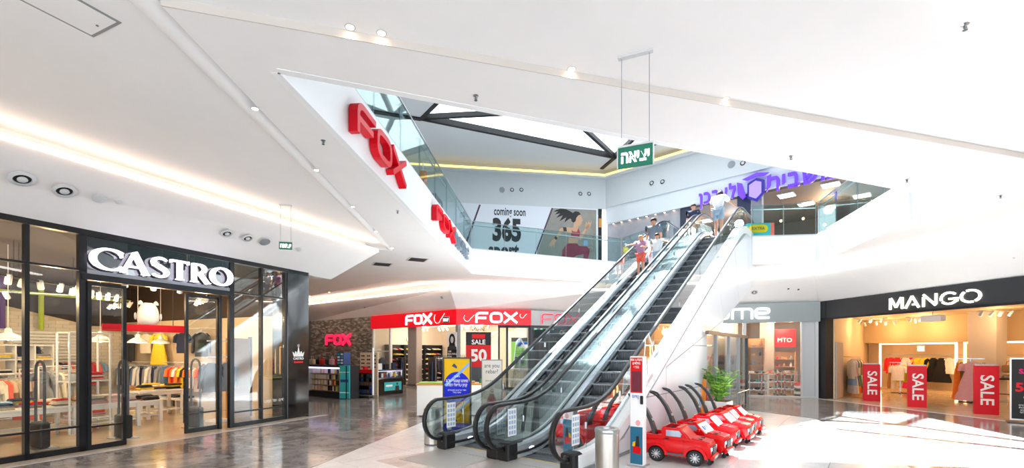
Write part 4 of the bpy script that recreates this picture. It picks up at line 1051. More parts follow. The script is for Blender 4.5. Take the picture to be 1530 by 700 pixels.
fox_letters(sg, 'glow_white', .85, 3.07, .5, .60, -.17, -.12, .2, .12)
swirl(sg, .75, 3.3, .3, -.13); swirl(sg, 3.2, 3.42, .2, -.13)
br = sroot('wall_back', 'grey sign band and teal glazed front of the closed unit', 'shopfront', FOXR.w(0, 0), FOXR.a)
M_('grey_sign', '#a9adb0', 0.4)
obj('sign_band', MB().box(0, FOXR_L, -.12, .1, 2.98, 3.68), 'grey_sign', br)
sg = thing('shop_sign', 'red outlined rounded letters on the grey sign band', 'shop sign', FOXR.w(0, 0), FOXR.a)
e_ = fox_letters(sg, mat('red_glow2', '#e0103c', .3, emit=.4), .5, 3.06, .5, .62, -.17, -.12, .14, .12)
fox_letters(sg, mat('pink_inner', '#f4a0b0', .3, emit=.5), .5, 3.06, .5, .62, -.175, -.17, .035, .12, name='letter_light')
text('letter_group', 'HOME', .55, 'light_grey', sg, (e_ + .9, -.15, 3.3), ext=.03)
# exit plate on the band
def exit_sign(p, rz, w, cable, label, both=True, top=.0, bar=None):
    t = thing('exit_sign', label, 'exit sign', p, rz)
    h = w * .62
    obj('sign_plate', MB().rbox(-w / 2, w / 2, -.012, .012, -h, 0, .004), 'green_exit', t)
    text('lettering', heb('יציאה'), h * .78, 'glow_white', t, (0, -.014, -h * .52), ext=.002, bold=.035, sx=w / (h * 2.1))
    obj('edge_frame', MB().box(-w / 2 - .01, w / 2 + .01, -.016, .016, 0, .02).box(-w / 2 - .012, -w / 2, -.014, .014, -h, 0).box(w / 2, w / 2 + .012, -.014, .014, -h, 0), 'light_grey', t)
    if cable:
        for s in (-.4, .4): obj('suspension_wire', MB().tube([(s * w, 0, .02), (s * w, 0, cable)], .004, 5), 'mid_grey', t)
        obj('ceiling_plate', MB().box(-w * .5, w * .5, -.03, .03, cable, cable + .02), 'light_grey', t)
    return t
exit_sign(FOXL.w(12.95, -.16, 3.36), FOXL.a, .42, 0, 'small green exit plate on the red sign band')
# shop shell
pz = 3.0
shp = [W1, FOXL.w(7.0, 0).xy.to_tuple(), FOXL.w(7.0, 6).xy.to_tuple(), FOXR.w(2.6, 7.0).xy.to_tuple(), FOXR.w(2.6, 0.1).xy.to_tuple(), W2]
struct('floor', MB().prism([FOXL.w(7.0, 0).xy, Vector(W1), Vector(W2), FOXR.w(5.3, 0).xy, FOXR.w(5.3, 6).xy, FOXM.w(1, 8).xy, FOXL.w(7, 6).xy], -.002, .003), 'floor_shop', 'beige floor inside the red sign shop')
struct('ceiling', MB().prism([FOXL.w(7.0, .1).xy, FOXM.w(0, .12).xy, FOXR.w(0, .12).xy, FOXR.w(5.3, .12).xy, FOXR.w(5.3, 6).xy, FOXM.w(1, 8).xy, FOXL.w(7, 6).xy], 3.2, 3.3), 'plaster_warm', 'pale ceiling inside the red sign shop')
M_('fox_wall', '#d8cbb8', 0.7)
sw = sroot('wall_back', 'beige rear wall of the red sign shop', 'wall', FOXL.w(0, 0), FOXL.a)
obj('rear_wall', MB().box(7.0, 14.6, 5.0, 5.2, 0, 3.3), 'fox_wall', sw)
obj('side_wall', MB().box(6.95, 7.1, .1, 5.2, 0, 3.3), 'fox_wall', sw)
obj('partition', MB().box(0, .1, 0, 6, 0, 3.3, tr(*(FOXL.l(FOXM.w(3.3, .3)) + (0,))) @ rotz(FOXM.a - FOXL.a)), 'fox_wall', sw)
# entrance: window left of opening, round column, glass screens
def gpane(root, fr, x0, x1, z0, z1, m='glass_shop', y=0.0): return obj('glass_pane', MB().box(x0, x1, y - .006, y + .006, z0, z1), m, root)
def gpost(root, x, w, z1, m='light_grey', y=0.0, d=.06): return obj('post', MB().box(x - w / 2, x + w / 2, y - d, y + d, 0, z1), m, root)
for x in (7.1, 8.6): gpost(fx, x, .12, 2.98)
gpane(fx, FOXL, 7.16, 8.54, 0.1, 2.98)
obj('sill_rail', MB().box(7.16, 8.54, -.05, .05, 0, .1).box(7.16, 8.54, -.04, .04, 1.75, 1.80), 'light_grey', fx)
t = thing('column', 'plain grey column in the red sign shop entrance', 'column', FOXL.w(10.25, .25), FOXL.a)
obj('shaft', MB().rbox(-.34, .34, -.2, .2, 0, 3.2, .03), 'warm_col' if 'warm_col' in MATS else mat('warm_col', '#9d938b', .6), t); obj('base', MB().box(-.36, .36, -.22, .22, 0, .12), 'dark_grey', t)
gpost(fx, 13.55, .16, 2.98, 'mid_grey'); gpost(bm, .12, .12, 2.98, 'mid_grey'); gpost(bm, 1.95, .08, 2.98, 'black_metal'); gpost(bm, 2.33, .10, 2.98, 'black_metal'); gpost(bm, 3.38, .10, 2.98, 'black_metal')
gpane(bm, FOXM, .18, 1.91, .1, 2.98); gpane(bm, FOXM, 2.38, 3.33, .1, 2.9)
obj('head_rail', MB().box(1.9, 3.42, -.06, .06, 2.86, 2.98), 'black_metal', bm); obj('bottom_rail', MB().box(.1, 3.42, -.05, .05, 0, .1), 'black_metal', bm)
# teal closed unit
for x in (.05, .95, 1.95, 3.0, 4.1, 5.2): gpost(br, x, .09, 2.98, 'charcoal')
for a, b in ((.1, .9), (1.0, 1.9), (2.0, 2.95), (3.05, 4.05), (4.15, 5.15)): gpane(br, FOXR, a, b, 0, 2.9, 'glass_teal')
obj('blind_wall', MB().box(0, 5.3, .45, .5, 0, 2.98), mat('teal_wall', '#6f949c', .6), br)
obj('head_rail', MB().box(0, 5.3, -.06, .06, 2.86, 2.98), 'charcoal', br)
for k in range(4): obj('small_lamp', MB().box(.3 + k * .3, .38 + k * .3, .1, .2, 2.8, 2.86), 'glow_warm', br)
# posters on the glass
def poster(fr, x, y, z, w, h, label, m='paper', name='poster', t=.02, rz=0.0):
    t_ = thing(name, label, 'poster', fr.w(x, y, z), fr.a + rz); obj('sheet', MB().box(-w / 2, w / 2, -t / 2, t / 2, 0, h), m, t_); return t_
p = poster(FOXL, 13.3, -.1, 1.42, .62, 1.22, 'black and white portrait poster of a woman beside the shop entrance', 'paper')
obj('hair', MB().slab(arc(0, .86, .20, -30, 210, 12, .3) + [(-.24, .42), (.24, .42)], -.016, -.0101), 'black_matte', p)
obj('face', MB().slab(arc(.0, .88, .10, 0, 360, 14, .16)[:-1], -.019, -.0161), mat('print_grey', '#cfcfcf', .6), p)
obj('shoulders', MB().slab([(-.30, .40), (.30, .40), (.29, .54), (.12, .62), (-.12, .62), (-.29, .54)], -.0175, -.0165), 'charcoal', p)
obj('lower_field', MB().box(-.31, .31, -.0195, -.0176, 0, .42), 'black_matte', p)
text('caption', 'I AM\nBEAUTIFUL\n2024'.replace('2024', 'YOU'), .12, 'white_matte', p, (-.28, -.021, .22), ext=.001, align='LEFT', bold=.02)
p = poster(FOXM, 1.0, -.1, .3, 1.15, 2.35, 'red and black sale poster with large white fifty', 'red', 'sale_poster')
obj('black_header', MB().box(-.575, .575, -.014, -.0101, 1.75, 2.35), 'black_matte', p); obj('red_tag', MB().box(-.3, .3, -.016, -.0141, 2.05, 2.25), 'red', p)
text('heading', 'SALE', .3, 'white_matte', p, (0, -.016, 1.88), ext=.001, bold=.02); text('figure', '50', .75, 'white_matte', p, (.0, -.013, 1.25), ext=.001, bold=.035)
obj('people_photo', MB().box(-.5, .5, -.0135, -.0101, 0, .75), 'charcoal', p)
ow = thing('window_word', 'dull red word painted over the shop window beside the sale poster', 'lettering', FOXM.w(1.0, -.02, 2.78), FOXM.a); text('lettering', 'MEN', .28, mat('dull_red', '#7a1a22', .5), ow, (0, 0, 0), 0, .003)
p = poster(FOXM, 2.9, -.1, 1.1, .75, 1.3, 'lime green notice with blue label on the shop glass', 'green_lime', 'notice')
obj('dark_header', MB().box(-.375, .375, -.014, -.0101, 1.12, 1.3), 'charcoal', p); obj('blue_label', MB().box(-.1, .375, -.016, -.0141, .9, 1.1), 'cloth blue', p); obj('white_card', MB().box(.08, .375, -.018, -.0161, .82, .98), 'paper', p)
obj('dark_photo', MB().box(-.2, .2, -.014, -.0101, .1, .4), 'charcoal', p); text('lines', heb('מבצע חם\nבחנות'), .12, 'charcoal', p, (0, -.013, .62), ext=.001)
# shelves with shoes and caps inside the entrance
SHOE = MB()
SHOE.loft([cloth_ring(.045, .02, .0, 12), ] and [[Vector((x, y, z)) for x, y, z in r] for r in (
    [(-.13 + 0.0, -.03, 0), (-.13, .03, 0), (-.13, .03, .03), (-.13, -.03, .03)],
    [(-.11, -.04, 0), (-.11, .04, 0), (-.11, .035, .09), (-.11, -.035, .09)],
    [(-.03, -.038, 0), (-.03, .038, 0), (-.03, .03, .085), (-.03, -.03, .085)],
    [(.05, -.048, 0), (.05, .048, 0), (.05, .035, .055), (.05, -.035, .055)],
    [(.12, -.045, 0), (.12, .045, 0), (.12, .03, .035), (.12, -.03, .035)],
    [(.145, -.02, 0), (.145, .02, 0), (.145, .015, .02), (.145, -.015, .02)])])
SHOE = SHOE.mesh('shoe', 'white_matte', True)
def shelf_unit(fr, x, y, rz, w, d, h, nsh, label, m='black_matte', back=True, name='shelf_unit', board='black_matte'):
    t = thing(name, label, 'shelf', fr.w(x, y), fr.a + rz)
    for s in (-1, 1): obj('side_panel', MB().box(s * w / 2 - .02, s * w / 2 + .02, -d / 2, d / 2, 0, h), m, t)
    if back: obj('back_panel', MB().box(-w / 2, w / 2, d / 2 - .02, d / 2, 0, h), m, t)
    zs = []
    for k in range(nsh):
        z = .08 + (h - .1) * k / nsh; obj('shelf_board', MB().box(-w / 2 + .02, w / 2 - .02, -d / 2, d / 2 - .02, z, z + .025), board, t); zs.append(z + .025)
    return zs
def on_shelf(fr, x, y, rz, zs, w, me, name, cols, lab, cat, group, n, skip=0.0, s=1.0, mr=0.0):
    c, q = math.cos(rz), math.sin(rz)
    for zi, z in enumerate(zs):
        for k in range(n):
            if rnd.random() < skip: continue
            u = -w / 2 + w * (k + .5) / n; col = rnd.choice(cols)
            o = inst(name, me, 'cloth ' + col, None, fr.w(x + c * u, y + q * u, z), (0, 0, fr.a + rz + mr), s * rnd.uniform(.92, 1.06))
            tag(o, '%s %s, %s board' % (col, lab, ['lowest', 'second', 'third', 'middle', 'fifth', 'sixth', 'top'][zi]), cat, group)
for yy, w, lab in ((1.25, 1.1, 'nearest the shop window'), (2.55, 1.35, 'in the middle of the side wall'), (4.0, 1.35, 'at the rear end')):
    zs = shelf_unit(FOXL, 7.32, yy, math.pi / 2, w, .35, 2.15, 7, 'black shoe shelf inside the red sign shop, ' + lab)
    on_shelf(FOXL, 7.36, yy, math.pi / 2, zs, w - .1, SHOE, 'shoe', ['white', 'white', 'cream', 'grey', 'yellow', 'black', 'red'], 'trainer on the shoe shelf ' + lab, 'shoe', 'trainers on the shelf ' + lab, int(w / .20), .1, 1.0, -1.2)
CAP = MB().lathe([(.11, 0), (.112, .03), (.095, .09), (.05, .125), (.001, .13)], 12); CAP.slab([(-.08, 0), (.08, 0), (.08, .012), (-.08, .012)], -.2, -.09); CAP = CAP.mesh('cap', 'white_matte', True)
for i, (x, y) in enumerate(((9.3, 2.9), (9.9, 3.6))):
    t = thing('clothes_rack', 'black rack of dark jackets just inside the red sign shop' if i == 0 else 'black rack of grey tops behind the dark jackets', 'clothes rack', FOXL.w(x, y), FOXL.a)
    obj('hanging_rail', MB().tube([(-.6, 0, 1.5), (.6, 0, 1.5)], .014, 8), 'black_metal', t)
    for s in (-1, 1): obj('upright', MB().tube([(s * .6, 0, 0), (s * .6, 0, 1.5)], .016, 8), 'black_metal', t); obj('foot', MB().box(s * .6 - .02, s * .6 + .02, -.25, .25, 0, .03), 'black_metal', t)
    rail_of(FOXL, x - .5, y, 1.5, 0, 8, .14, ['jacket', 'shirt'], ['black', 'charcoal', 'navy'] if i == 0 else ['grey', 'white', 'beige', 'charcoal'], 'on the black rack in the red sign shop', 'clothes on the black racks')
    
for x, y, lab in ((8.95, .2, 'left of the column'), (11.0, .5, 'right of the column')):
    t = thing('door_gate', 'black anti-theft panel with blue stripe ' + lab, 'security gate', FOXL.w(x, y + .25), FOXL.a)
    obj('panel', MB().rbox(-.3, .3, -.05, .05, .03, 1.45, .02), 'black_gloss', t); obj('stripe', MB().box(.02, .08, -.055, -.05, .3, 1.25), 'cloth blue', t); obj('foot', MB().box(-.34, .34, -.15, .15, 0, .03), 'black_matte', t)
sgn = poster(FOXL, 7.2, 2.6, 2.35, .8, .24, 'small framed white sign above the shoe shelves', 'paper', 'shelf_sign', rz=math.pi / 2)
text('lettering', 'SHOES', .14, 'charcoal', sgn, (0, -.012, .11), ext=.001)
for i, (x, y) in enumerate(((8.6, 2.2), (10.0, 2.4), (11.6, 2.2), (12.6, 2.0))):
    track(FOXL, x, y, 3.05, 0, 1.0, 3, 'white track of spotlights in the red sign shop, bay %s' % 'of jackets,of racks,of shoes,by poster'.split(',')[i], (0, .5), 'light_grey', None, 60, (1, .85, .66), .14)
track(FOXM, 1.2, 1.6, 3.05, 0, 1.2, 3, 'white track of spotlights behind the sale poster window', (0, .4), 'light_grey', None, 55, (1, .85, .66), .14)
# ================================================================== KIOSKS, COUNTER, BANNERS, BINS
BOXI = MB().rbox(-.045, .045, -.012, .012, 0, .17, .004).mesh('phone_case_box', 'white_matte')
KA = at_z(508, 596.5, 0); KB = at_z(452, 591.5, 0)
KI = Fr((KB.x, KB.y), math.atan2(KA.y - KB.y, KA.x - KB.x)); KLn = (KA - KB).length
t = thing('accessory_kiosk', 'phone accessory kiosk with open shelves and teal end panel', 'kiosk', KI.w(0, 0), KI.a)
obj('plinth', MB().box(0, KLn, .0, .62, 0, .22), 'black_matte', t)
obj('back_panel', MB().box(0, KLn, .5, .6, .22, 1.2), mat('pegboard', '#c9a98a', .6), t)
obj('top_board', MB().box(0, KLn, -.02, .64, 1.16, 1.24), 'charcoal', t)
obj('light_strip', MB().box(.02, KLn - .02, .0, .03, 1.10, 1.16), mat('glow_lilac', '#cfc8ff', .4, emit=1.6), t)
for k in range(4): obj('shelf_board', MB().box(0, KLn, .1, .5, .24 + .22 * k, .25 + .22 * k), 'wood', t)
obj('divider', MB().box(.28, .36, .02, .5, .22, 1.1), 'light_grey', t)
e = obj('end_panel', MB().box(KLn, KLn + .40, -.03, .03, 0.02, 1.24, tr(KLn, 0, 0) @ rotz(.35) @ tr(-KLn, 0, 0)), 'teal', t); obj('end_core', MB().box(KLn, KLn + .3, .06, .62, 0.0, 1.22), 'black_matte', t)
for z0, z1 in ((.98, 1.0), (.22, .25)): obj('panel_stripe', MB().box(KLn + .01, KLn + .39, -.036, -.03, z0, z1, tr(KLn, 0, 0) @ rotz(.35) @ tr(-KLn, 0, 0)), 'paper', e)
obj('logo_patch', MB().box(KLn + .04, KLn + .36, -.037, -.03, .62, .72, tr(KLn, 0, 0) @ rotz(.35) @ tr(-KLn, 0, 0)), 'navy_print' if 'navy_print' in MATS else mat('navy_print', '#20407a', .5), e)
for row in range(4):
    for k in range(19):
        x = .42 + k * (KLn - .5) / 19
        c = rnd.choice(['white', 'white', 'cream', 'pink', 'beige'] if k < 10 else ['black', 'yellow', 'grey', 'white', 'red', 'navy', 'charcoal'])
        o = inst('phone_case_box', BOXI, 'cloth ' + c, None, KI.w(x, .2 + rnd.uniform(-.01, .01), .252 + .22 * row), (0, 0, KI.a))
        tag(o, '%s boxed phone case on kiosk shelf row %s' % (c, ['bottom', 'second lowest', 'second highest', 'top'][row]), 'boxed case', 'boxed phone cases on the kiosk shelves')
# goods standing on the kiosk
BAG = MB().rbox(-.16, .16, -.08, .08, 0, .26, .03).tube([(-.08, 0, .25), (-.06, 0, .36), (0, 0, .40), (.06, 0, .36), (.08, 0, .25)], .012, 6).mesh('bag', 'white_matte', True)
for k, c in enumerate(['beige', 'black', 'red', 'charcoal', 'pink', 'red', 'white']):
    o = inst('handbag', BAG, 'cloth ' + c, None, KI.w(.2 + k * .32, .3 + .05 * (k % 2), 1.24), (0, 0, KI.a + rnd.uniform(-.3, .3)), rnd.uniform(.75, 1.0)); tag(o, '%s small bag standing on the accessory kiosk%s' % (c, ' beside the blue case stand' if k == 6 else (' with a ring strap' if k == 5 else '')), 'bag')
t = thing('case_stand', 'small dark blue rotating stand of phone cases on the kiosk', 'display stand', KI.w(KLn - .12, .25, 1.24), KI.a)
obj('tower', MB().box(-.2, .2, -.15, .15, 0.02, .48), 'navy_print', t); obj('base', MB().box(-.22, .22, -.17, .17, 0, .02), 'black_matte', t)
for a in range(2):
    for b in range(4): obj('case', MB().box(-.15 + a * .19, -.03 + a * .19, -.165, -.15, .05 + b * .11, .12 + b * .11), 'paper' if (a + b) % 3 else 'teal', t)
# sunglasses panel and hook rack
p0 = at_z(537, 596, 0)
SR = Fr((p0.x, p0.y + .5), KI.a + .15)
t = thing('hook_rack', 'red topped wheeled rack of phone cables between the two kiosks', 'display rack', SR.w(0, 0), SR.a)
obj('panel', MB().box(-.42, .42, 0, .05, .1, 1.0), 'black_matte', t); obj('red_header', MB().box(-.42, .42, -.02, .06, .93, 1.06), 'red', t)
obj('base_rail', MB().box(-.45, .45, -.22, .25, .06, .1), 'steel', t)
for s in (-.4, .4): obj('caster', MB().lathe([(.03, 0), (.03, .06)], 10, (s, -.15, 0)), 'rubber', t)
obj('side_post', MB().box(.42, .46, -.02, .06, .1, 1.9), 'white_gloss', t)
for a in range(6):
    for b in range(5): obj('cable_pack', MB().box(-.38 + a * .135, -.30 + a * .135, -.05, -.002, .16 + b * .15, .28 + b * .15), rnd.choice(['navy_print', 'black_gloss', 'black_gloss', 'cloth brown', 'cloth charcoal']), t)
t = thing('sunglasses_panel', 'beige panel of sunglasses above the red topped rack', 'display panel', SR.w(-.02, .3, 0), SR.a)
obj('board', MB().box(-.44, .44, 0, .04, 0, 1.72), mat('beige_board', '#e5cfae', .6), t)
for a in range(3):
    for b in range(4):
        g = MB()
        for s in (-1, 1): g.slab(arc(-.28 + a * .28 + s * .045, 1.15 + b * .145, .038, 0, 360, 8, .03)[:-1], -.03, -.01)
        g.box(-.28 + a * .28 - .02, -.28 + a * .28 + .02, -.025, -.012, 1.155 + b * .145, 1.165 + b * .145); obj('sunglasses', g, 'black_gloss' if (a + b) % 2 else 'cloth brown', t)
# second kiosk, black desk with glass case and teal poster
qa, qb = at_z(551, 594, 0), at_z(598, 588.5, 0)
K2 = Fr((qa.x, qa.y), math.atan2(qb.y - qa.y, qb.x - qa.x) - .1); L2 = (qb - qa).length
t = thing('black_kiosk', 'black service kiosk with lit glass case and teal poster', 'kiosk', K2.w(0, 0), K2.a)
obj('body', MB().rbox(0, L2, 0, 1.2, 0.03, .68, .02), 'black_gloss', t); obj('kick', MB().box(.04, L2 - .04, .03, 1.15, 0, .03), 'black_matte', t)
obj('glass_case', MB().box(.03, L2 - .03, .03, .5, .68, .98), 'glass_clear', t); obj('case_top', MB().box(0, L2, 0, .55, .98, 1.02), 'charcoal', t)
obj('case_light', MB().box(.05, L2 - .05, .4, .44, .94, .98), 'glow_lilac', t); obj('case_floor', MB().box(.03, L2 - .03, .03, .5, .681, .70), 'navy_print', t)
ps = obj('poster_panel', MB().box(.75, L2 - .12, -.02, 0, .18, .52), 'teal', t); obj('poster_figure', MB().slab(arc(L2 - .35, .44, .045, 0, 360, 10)[:-1], -.026, -.02).slab([(L2 - .46, .17), (L2 - .24, .17), (L2 - .26, .36), (L2 - .44, .36)], -.0255, -.02), 'hair_dark', ps); obj('poster_logo', MB().box(.82, 1.15, -.026, -.02, .34, .42), 'paper', ps)
for k in range(9):
    o = inst('phone_case_box', BOXI, 'cloth ' + ['white', 'grey', 'sky blue', 'black', 'white', 'red', 'blue', 'white', 'yellow'][k], None, K2.w(.12 + k * (L2 - .25) / 9, .16 + .1 * (k % 2), .702), (0, 0, K2.a)); tag(o, '%s boxed gadget inside the lit glass case' % ['white', 'grey', 'sky blue', 'black', 'white', 'red', 'blue', 'white', 'yellow'][k], 'boxed gadget', 'boxed gadgets in the glass case')
for k, (c, x, h) in enumerate((('red', .1, .9), ('charcoal', .45, 1.1), ('white', .75, 1.5), ('black', 1.1, 1.3), ('navy', 1.5, 1.6), ('yellow', 1.8, 1.5), ('white', 2.1, 1.4))):
    if x > L2 - .1: continue
    o = inst('gadget_carton', BOXI, 'cloth ' + c, None, K2.w(x, .3, 1.02), (0, 0, K2.a + .1), (2.6, 4.0, h)); tag(o, '%s upright carton on the black kiosk, %s' % (c, ['at the rack end', 'next to the red one', 'tall and plain', 'wide and glossy', 'tallest of all', 'beside the tallest', 'at the shop end'][k]), 'carton')
t = thing('service_chair', 'dark backpack pile on the rear of the black kiosk', 'backpack', K2.w(L2 - .35, .9, .685), K2.a)
obj('body', MB().loft([cloth_ring(.26 * s, .2 * s, z, 14, 1, .12) for z, s in ((0, 1), (.25, 1.05), (.5, .9), (.75, .5), (.82, .2))]), 'cloth charcoal', t, smooth=True); obj('pocket', MB().rbox(-.15, .15, -.26, -.16, .08, .35, .03), 'cloth black', t)

# white counter with wooden top
ca, cb = at_z(623, 623, 0), at_z(735, 622, 0)
CT = Fr((ca.x, ca.y), math.atan2(cb.y - ca.y, cb.x - ca.x)); L = (cb - ca).length
t = thing('service_counter', 'white counter with orange wooden top behind the poster stands', 'counter', CT.w(0, 0), CT.a)
obj('front', MB().box(0, L, 0, .7, .03, .84), 'white_matte', t); obj('kick', MB().box(.05, L - .05, .04, .66, 0, .03), 'dark_grey', t)
obj('top', MB().rbox(-.03, L + .03, -.03, .73, .84, .88, .006), 'wood_orange', t)
o = obj('green_tray', MB().rbox(0, .62, 0, .4, 0, .03, .008), 'green_lime', None, CT.w(.02, .1, .88), CT.a); tag(o, 'lime green tray lying on the wooden counter top', 'tray')
o = thing('plant_tray', 'low tray of dark leaves on the wooden counter', 'tray', CT.w(.75, .15, .88), CT.a); obj('tray', MB().box(0, .8, 0, .35, 0, .05), 'wood', o)
lf = MB()
for k in range(40): 
    a = rnd.random() * 6.28; x, y = rnd.uniform(.05, .75), rnd.uniform(.05, .3); lf.add([(x, y, .05), (x + .03 * math.cos(a) - .01 * math.sin(a), y + .03 * math.sin(a), .10), (x + .06 * math.cos(a), y + .06 * math.sin(a), .12), (x + .03 * math.cos(a) + .01, y + .03 * math.sin(a) + .01, .10)], [(0, 1, 2, 3)])
q = obj('foliage', lf, 'cloth green', o); q['kind'] = 'stuff'
for k, c in enumerate(('green', 'black', 'lime')):
    o = obj('cup', MB().lathe([(.001, 0), (.03, 0), (.04, .12), (.036, .12), (.028, .01), (.001, .01)], 12), 'cloth ' + c, None, CT.w(1.7 + k * .14, .2, .88)); tag(o, '%s paper cup on the wooden counter' % c, 'cup')

# blue and yellow poster stand
pb = at_z(683, 648, 0); PS = Fr((pb.x, pb.y), -.12)
t = thing('poster_stand', 'black framed blue and yellow poster stand beside the left escalator', 'poster stand', PS.w(0, 0), PS.a)
Wd, Hh = .56, 1.60
obj('frame', MB().box(-Wd / 2 - .03, -Wd / 2, -.03, .03, 0, Hh + .03).box(Wd / 2, Wd / 2 + .03, -.03, .03, 0, Hh + .03).box(-Wd / 2, Wd / 2, -.03, .03, Hh, Hh + .03).box(-Wd / 2, Wd / 2, -.03, .03, 0, .05), 'black_metal', t)
obj('foot', MB().box(-.32, .32, -.16, .16, 0, .015), 'black_metal', t)
sh = obj('sheet', MB().box(-Wd / 2, Wd / 2, -.012, .012, .05, Hh), 'yellow', t)
obj('blue_disc', MB().slab([(-Wd / 2, .72)] + arc(0, .98, .30, 200, -20, 18, .34)[0:] + [(Wd / 2, .72), (.02, .66), (-.08, .36), (-.12, .60)], -.0135, -.0121), 'blue', sh)
obj('blue_foot', MB().box(-Wd / 2, Wd / 2, -.0135, -.0121, .05, .22), 'blue', sh)
obj('pale_ribbon', MB().stroke([(-.26, 1.02), (.02, 1.26), (.27, 1.5)], .055, -.0138, -.0125).stroke([(-.26, .36), (.05, .5), (.27, .72)], .05, -.0138, -.0125), mat('ribbon_blue', '#7fb4f0', .4), sh)
for x, z, a in ((-.05, 1.43, .5), (.12, .47, .9), (-.05, .28, .2)): obj('sneaker_print', MB().slab([(-.06, -.02), (.06, -.02), (.05, .02), (-.02, .05), (-.05, .05)], -.0142, -.0128, tr(x, 0, z) @ roty(a)), mat('print_dark', '#39416b', .5), sh)
text('heading', heb('חדש!'), .06, 'white_matte', sh, (0, -.0145, 1.22), ext=.0006)
text('title', heb('מתחם קאנטרי על גג\nקניון עזריאלי רמלה'), .088, 'white_matte', sh, (0, -.0145, 1.08), ext=.0006, bold=.02, sx=.66)
text('subtitle', heb('חדרי אירועים מקצועיים\nפתוח 24/7'), .05, 'white_matte', sh, (0, -.0145, .90), ext=.0006, sx=.85)
text('subtitle', heb('קפיצה חופשית'), .05, 'white_matte', sh, (0, -.0145, .77), ext=.0006)
text('badge', 'fitness', .055, 'red', sh, (.04, -.0145, .64), ext=.0006, bold=.02)
text('footer', heb('קניון עזריאלי'), .06, 'white_matte', sh, (.05, -.0145, .15), ext=.0006)
obj('logo_square', MB().box(-.22, -.12, -.0145, -.0135, .08, .19), 'white_matte', sh)
# are you ... poster
pb = at_z(735, 640, 0); P2 = Fr((pb.x, pb.y), -.05)
t = thing('poster_stand', 'white pull-up poster with black handwriting behind the left escalator', 'poster stand', P2.w(0, 0), P2.a)
obj('frame', MB().box(-.24, -.225, -.02, .02, 0, 1.57).box(.225, .24, -.02, .02, 0, 1.57).box(-.225, .225, -.02, .02, 1.55, 1.57), 'mid_grey', t); obj('foot', MB().box(-.28, .28, -.15, .15, 0, .02), 'mid_grey', t)
sh = obj('sheet', MB().box(-.225, .225, -.008, .008, .03, 1.55), 'paper', t)
text('heading', 'are you\nrebar?', .135, 'charcoal', sh, (0, -.0095, 1.36), ext=.0006, sx=.85)
text('subtitle', heb('בואו לעבוד איתנו'), .045, 'charcoal', sh, (0, -.0095, 1.08), ext=.0006)
obj('figure_print', MB().slab(arc(0, .86, .05, 0, 360, 10)[:-1], -.0096, -.0081).slab([(-.14, .35), (.14, .35), (.12, .6), (.05, .78), (-.05, .78), (-.12, .6)], -.0094, -.0081), mat('print_fig', '#c9a09a', .6), sh)
obj('apron_print', MB().slab([(-.08, .36), (.1, .36), (.08, .62), (-.05, .66)], -.0102, -.0095), 'cloth magenta', sh)
# steel bins
def bin_(px, py, label):
    p = at_z(px, py, 0); t = thing('litter_bin', label, 'bin', p, .3)
    obj('drum', MB().lathe([(.165, .02), (.165, .63), (.001, .63)], 28), 'steel_brushed', t, smooth=True)
    obj('base_ring', MB().lathe([(.16, 0), (.165, .005), (.165, .02), (.001, .02)], 28), 'charcoal', t, smooth=True)
    obj('rim', MB().lathe([(.166, .62), (.172, .63), (.172, .665), (.16, .685), (.11, .685), (.10, .66), (.10, .63)], 28), 'steel', t, smooth=True)
    obj('opening', MB().lathe([(.001, .64), (.105, .64), (.105, .645), (.001, .645)], 20), 'black_matte', t)
bin_(647, 664, 'brushed steel litter bin behind the left escalator newel')
bin_(907, 713, 'brushed steel litter bin in front of the right escalator')
# payment post
pp = at_z(951, 697, 0); PP = Fr((pp.x, pp.y), -.62)
t = thing('payment_post', 'slim white payment post with red header beside the toy cars', 'payment kiosk', PP.w(0, 0), PP.a); t.scale = (.8, .9, 1)
obj('body', MB().rbox(-.13, .13, -.0, .16, 0.01, 1.68, .008), 'white_gloss', t); obj('side_panel', MB().box(-.134, -.13, .01, .15, .02, 1.67), 'mid_grey', t); obj('base_plate', MB().box(-.17, .17, -.05, .22, 0, .012), 'steel', t)
f = obj('red_header', MB().box(-.115, .115, -.006, 0, 1.12, 1.66), 'red', t)
text('header_text', heb('הסיעו את\nהילדים\nבכיף'), .055, 'white_matte', f, (0, -.008, 1.57), ext=.0006, bold=.02)
obj('screen', MB().box(-.09, .10, -.010, -.006, 1.14, 1.45), mat('screen_maroon', '#6e2434', .25), f)
obj('card_reader', MB().rbox(.08, .135, -.03, 0, .95, 1.08, .006), 'black_matte', t)
text('brand_text', 'BPRJ', .07, 'cloth blue', t, (-.02, -.003, 1.06), ext=.001)
pr = obj('picture_panel', MB().box(-.12, .12, -.006, 0, .03, .60), mat('petrol', '#1f6c8c', .4), t)
obj('red_car_print', MB().slab([(-.08, .2), (.08, .18), (.09, .27), (.03, .33), (-.06, .31)], -.008, -.006), 'red', pr); obj('child_print', MB().slab([(-.02, .3), (.06, .3), (.05, .46), (.0, .46)], -.0085, -.006), 'hair_dark', pr)
obj('yellow_print', MB().slab([(-.08, .3), (-.03, .3), (-.02, .38), (-.07, .36)], -.009, -.006), 'yellow', pr); obj('round_badge', MB().slab(arc(.03, .66, .045, 0, 360, 14)[:-1], -.006, 0), mat('badge_pink', '#e6a7a7', .5), t)
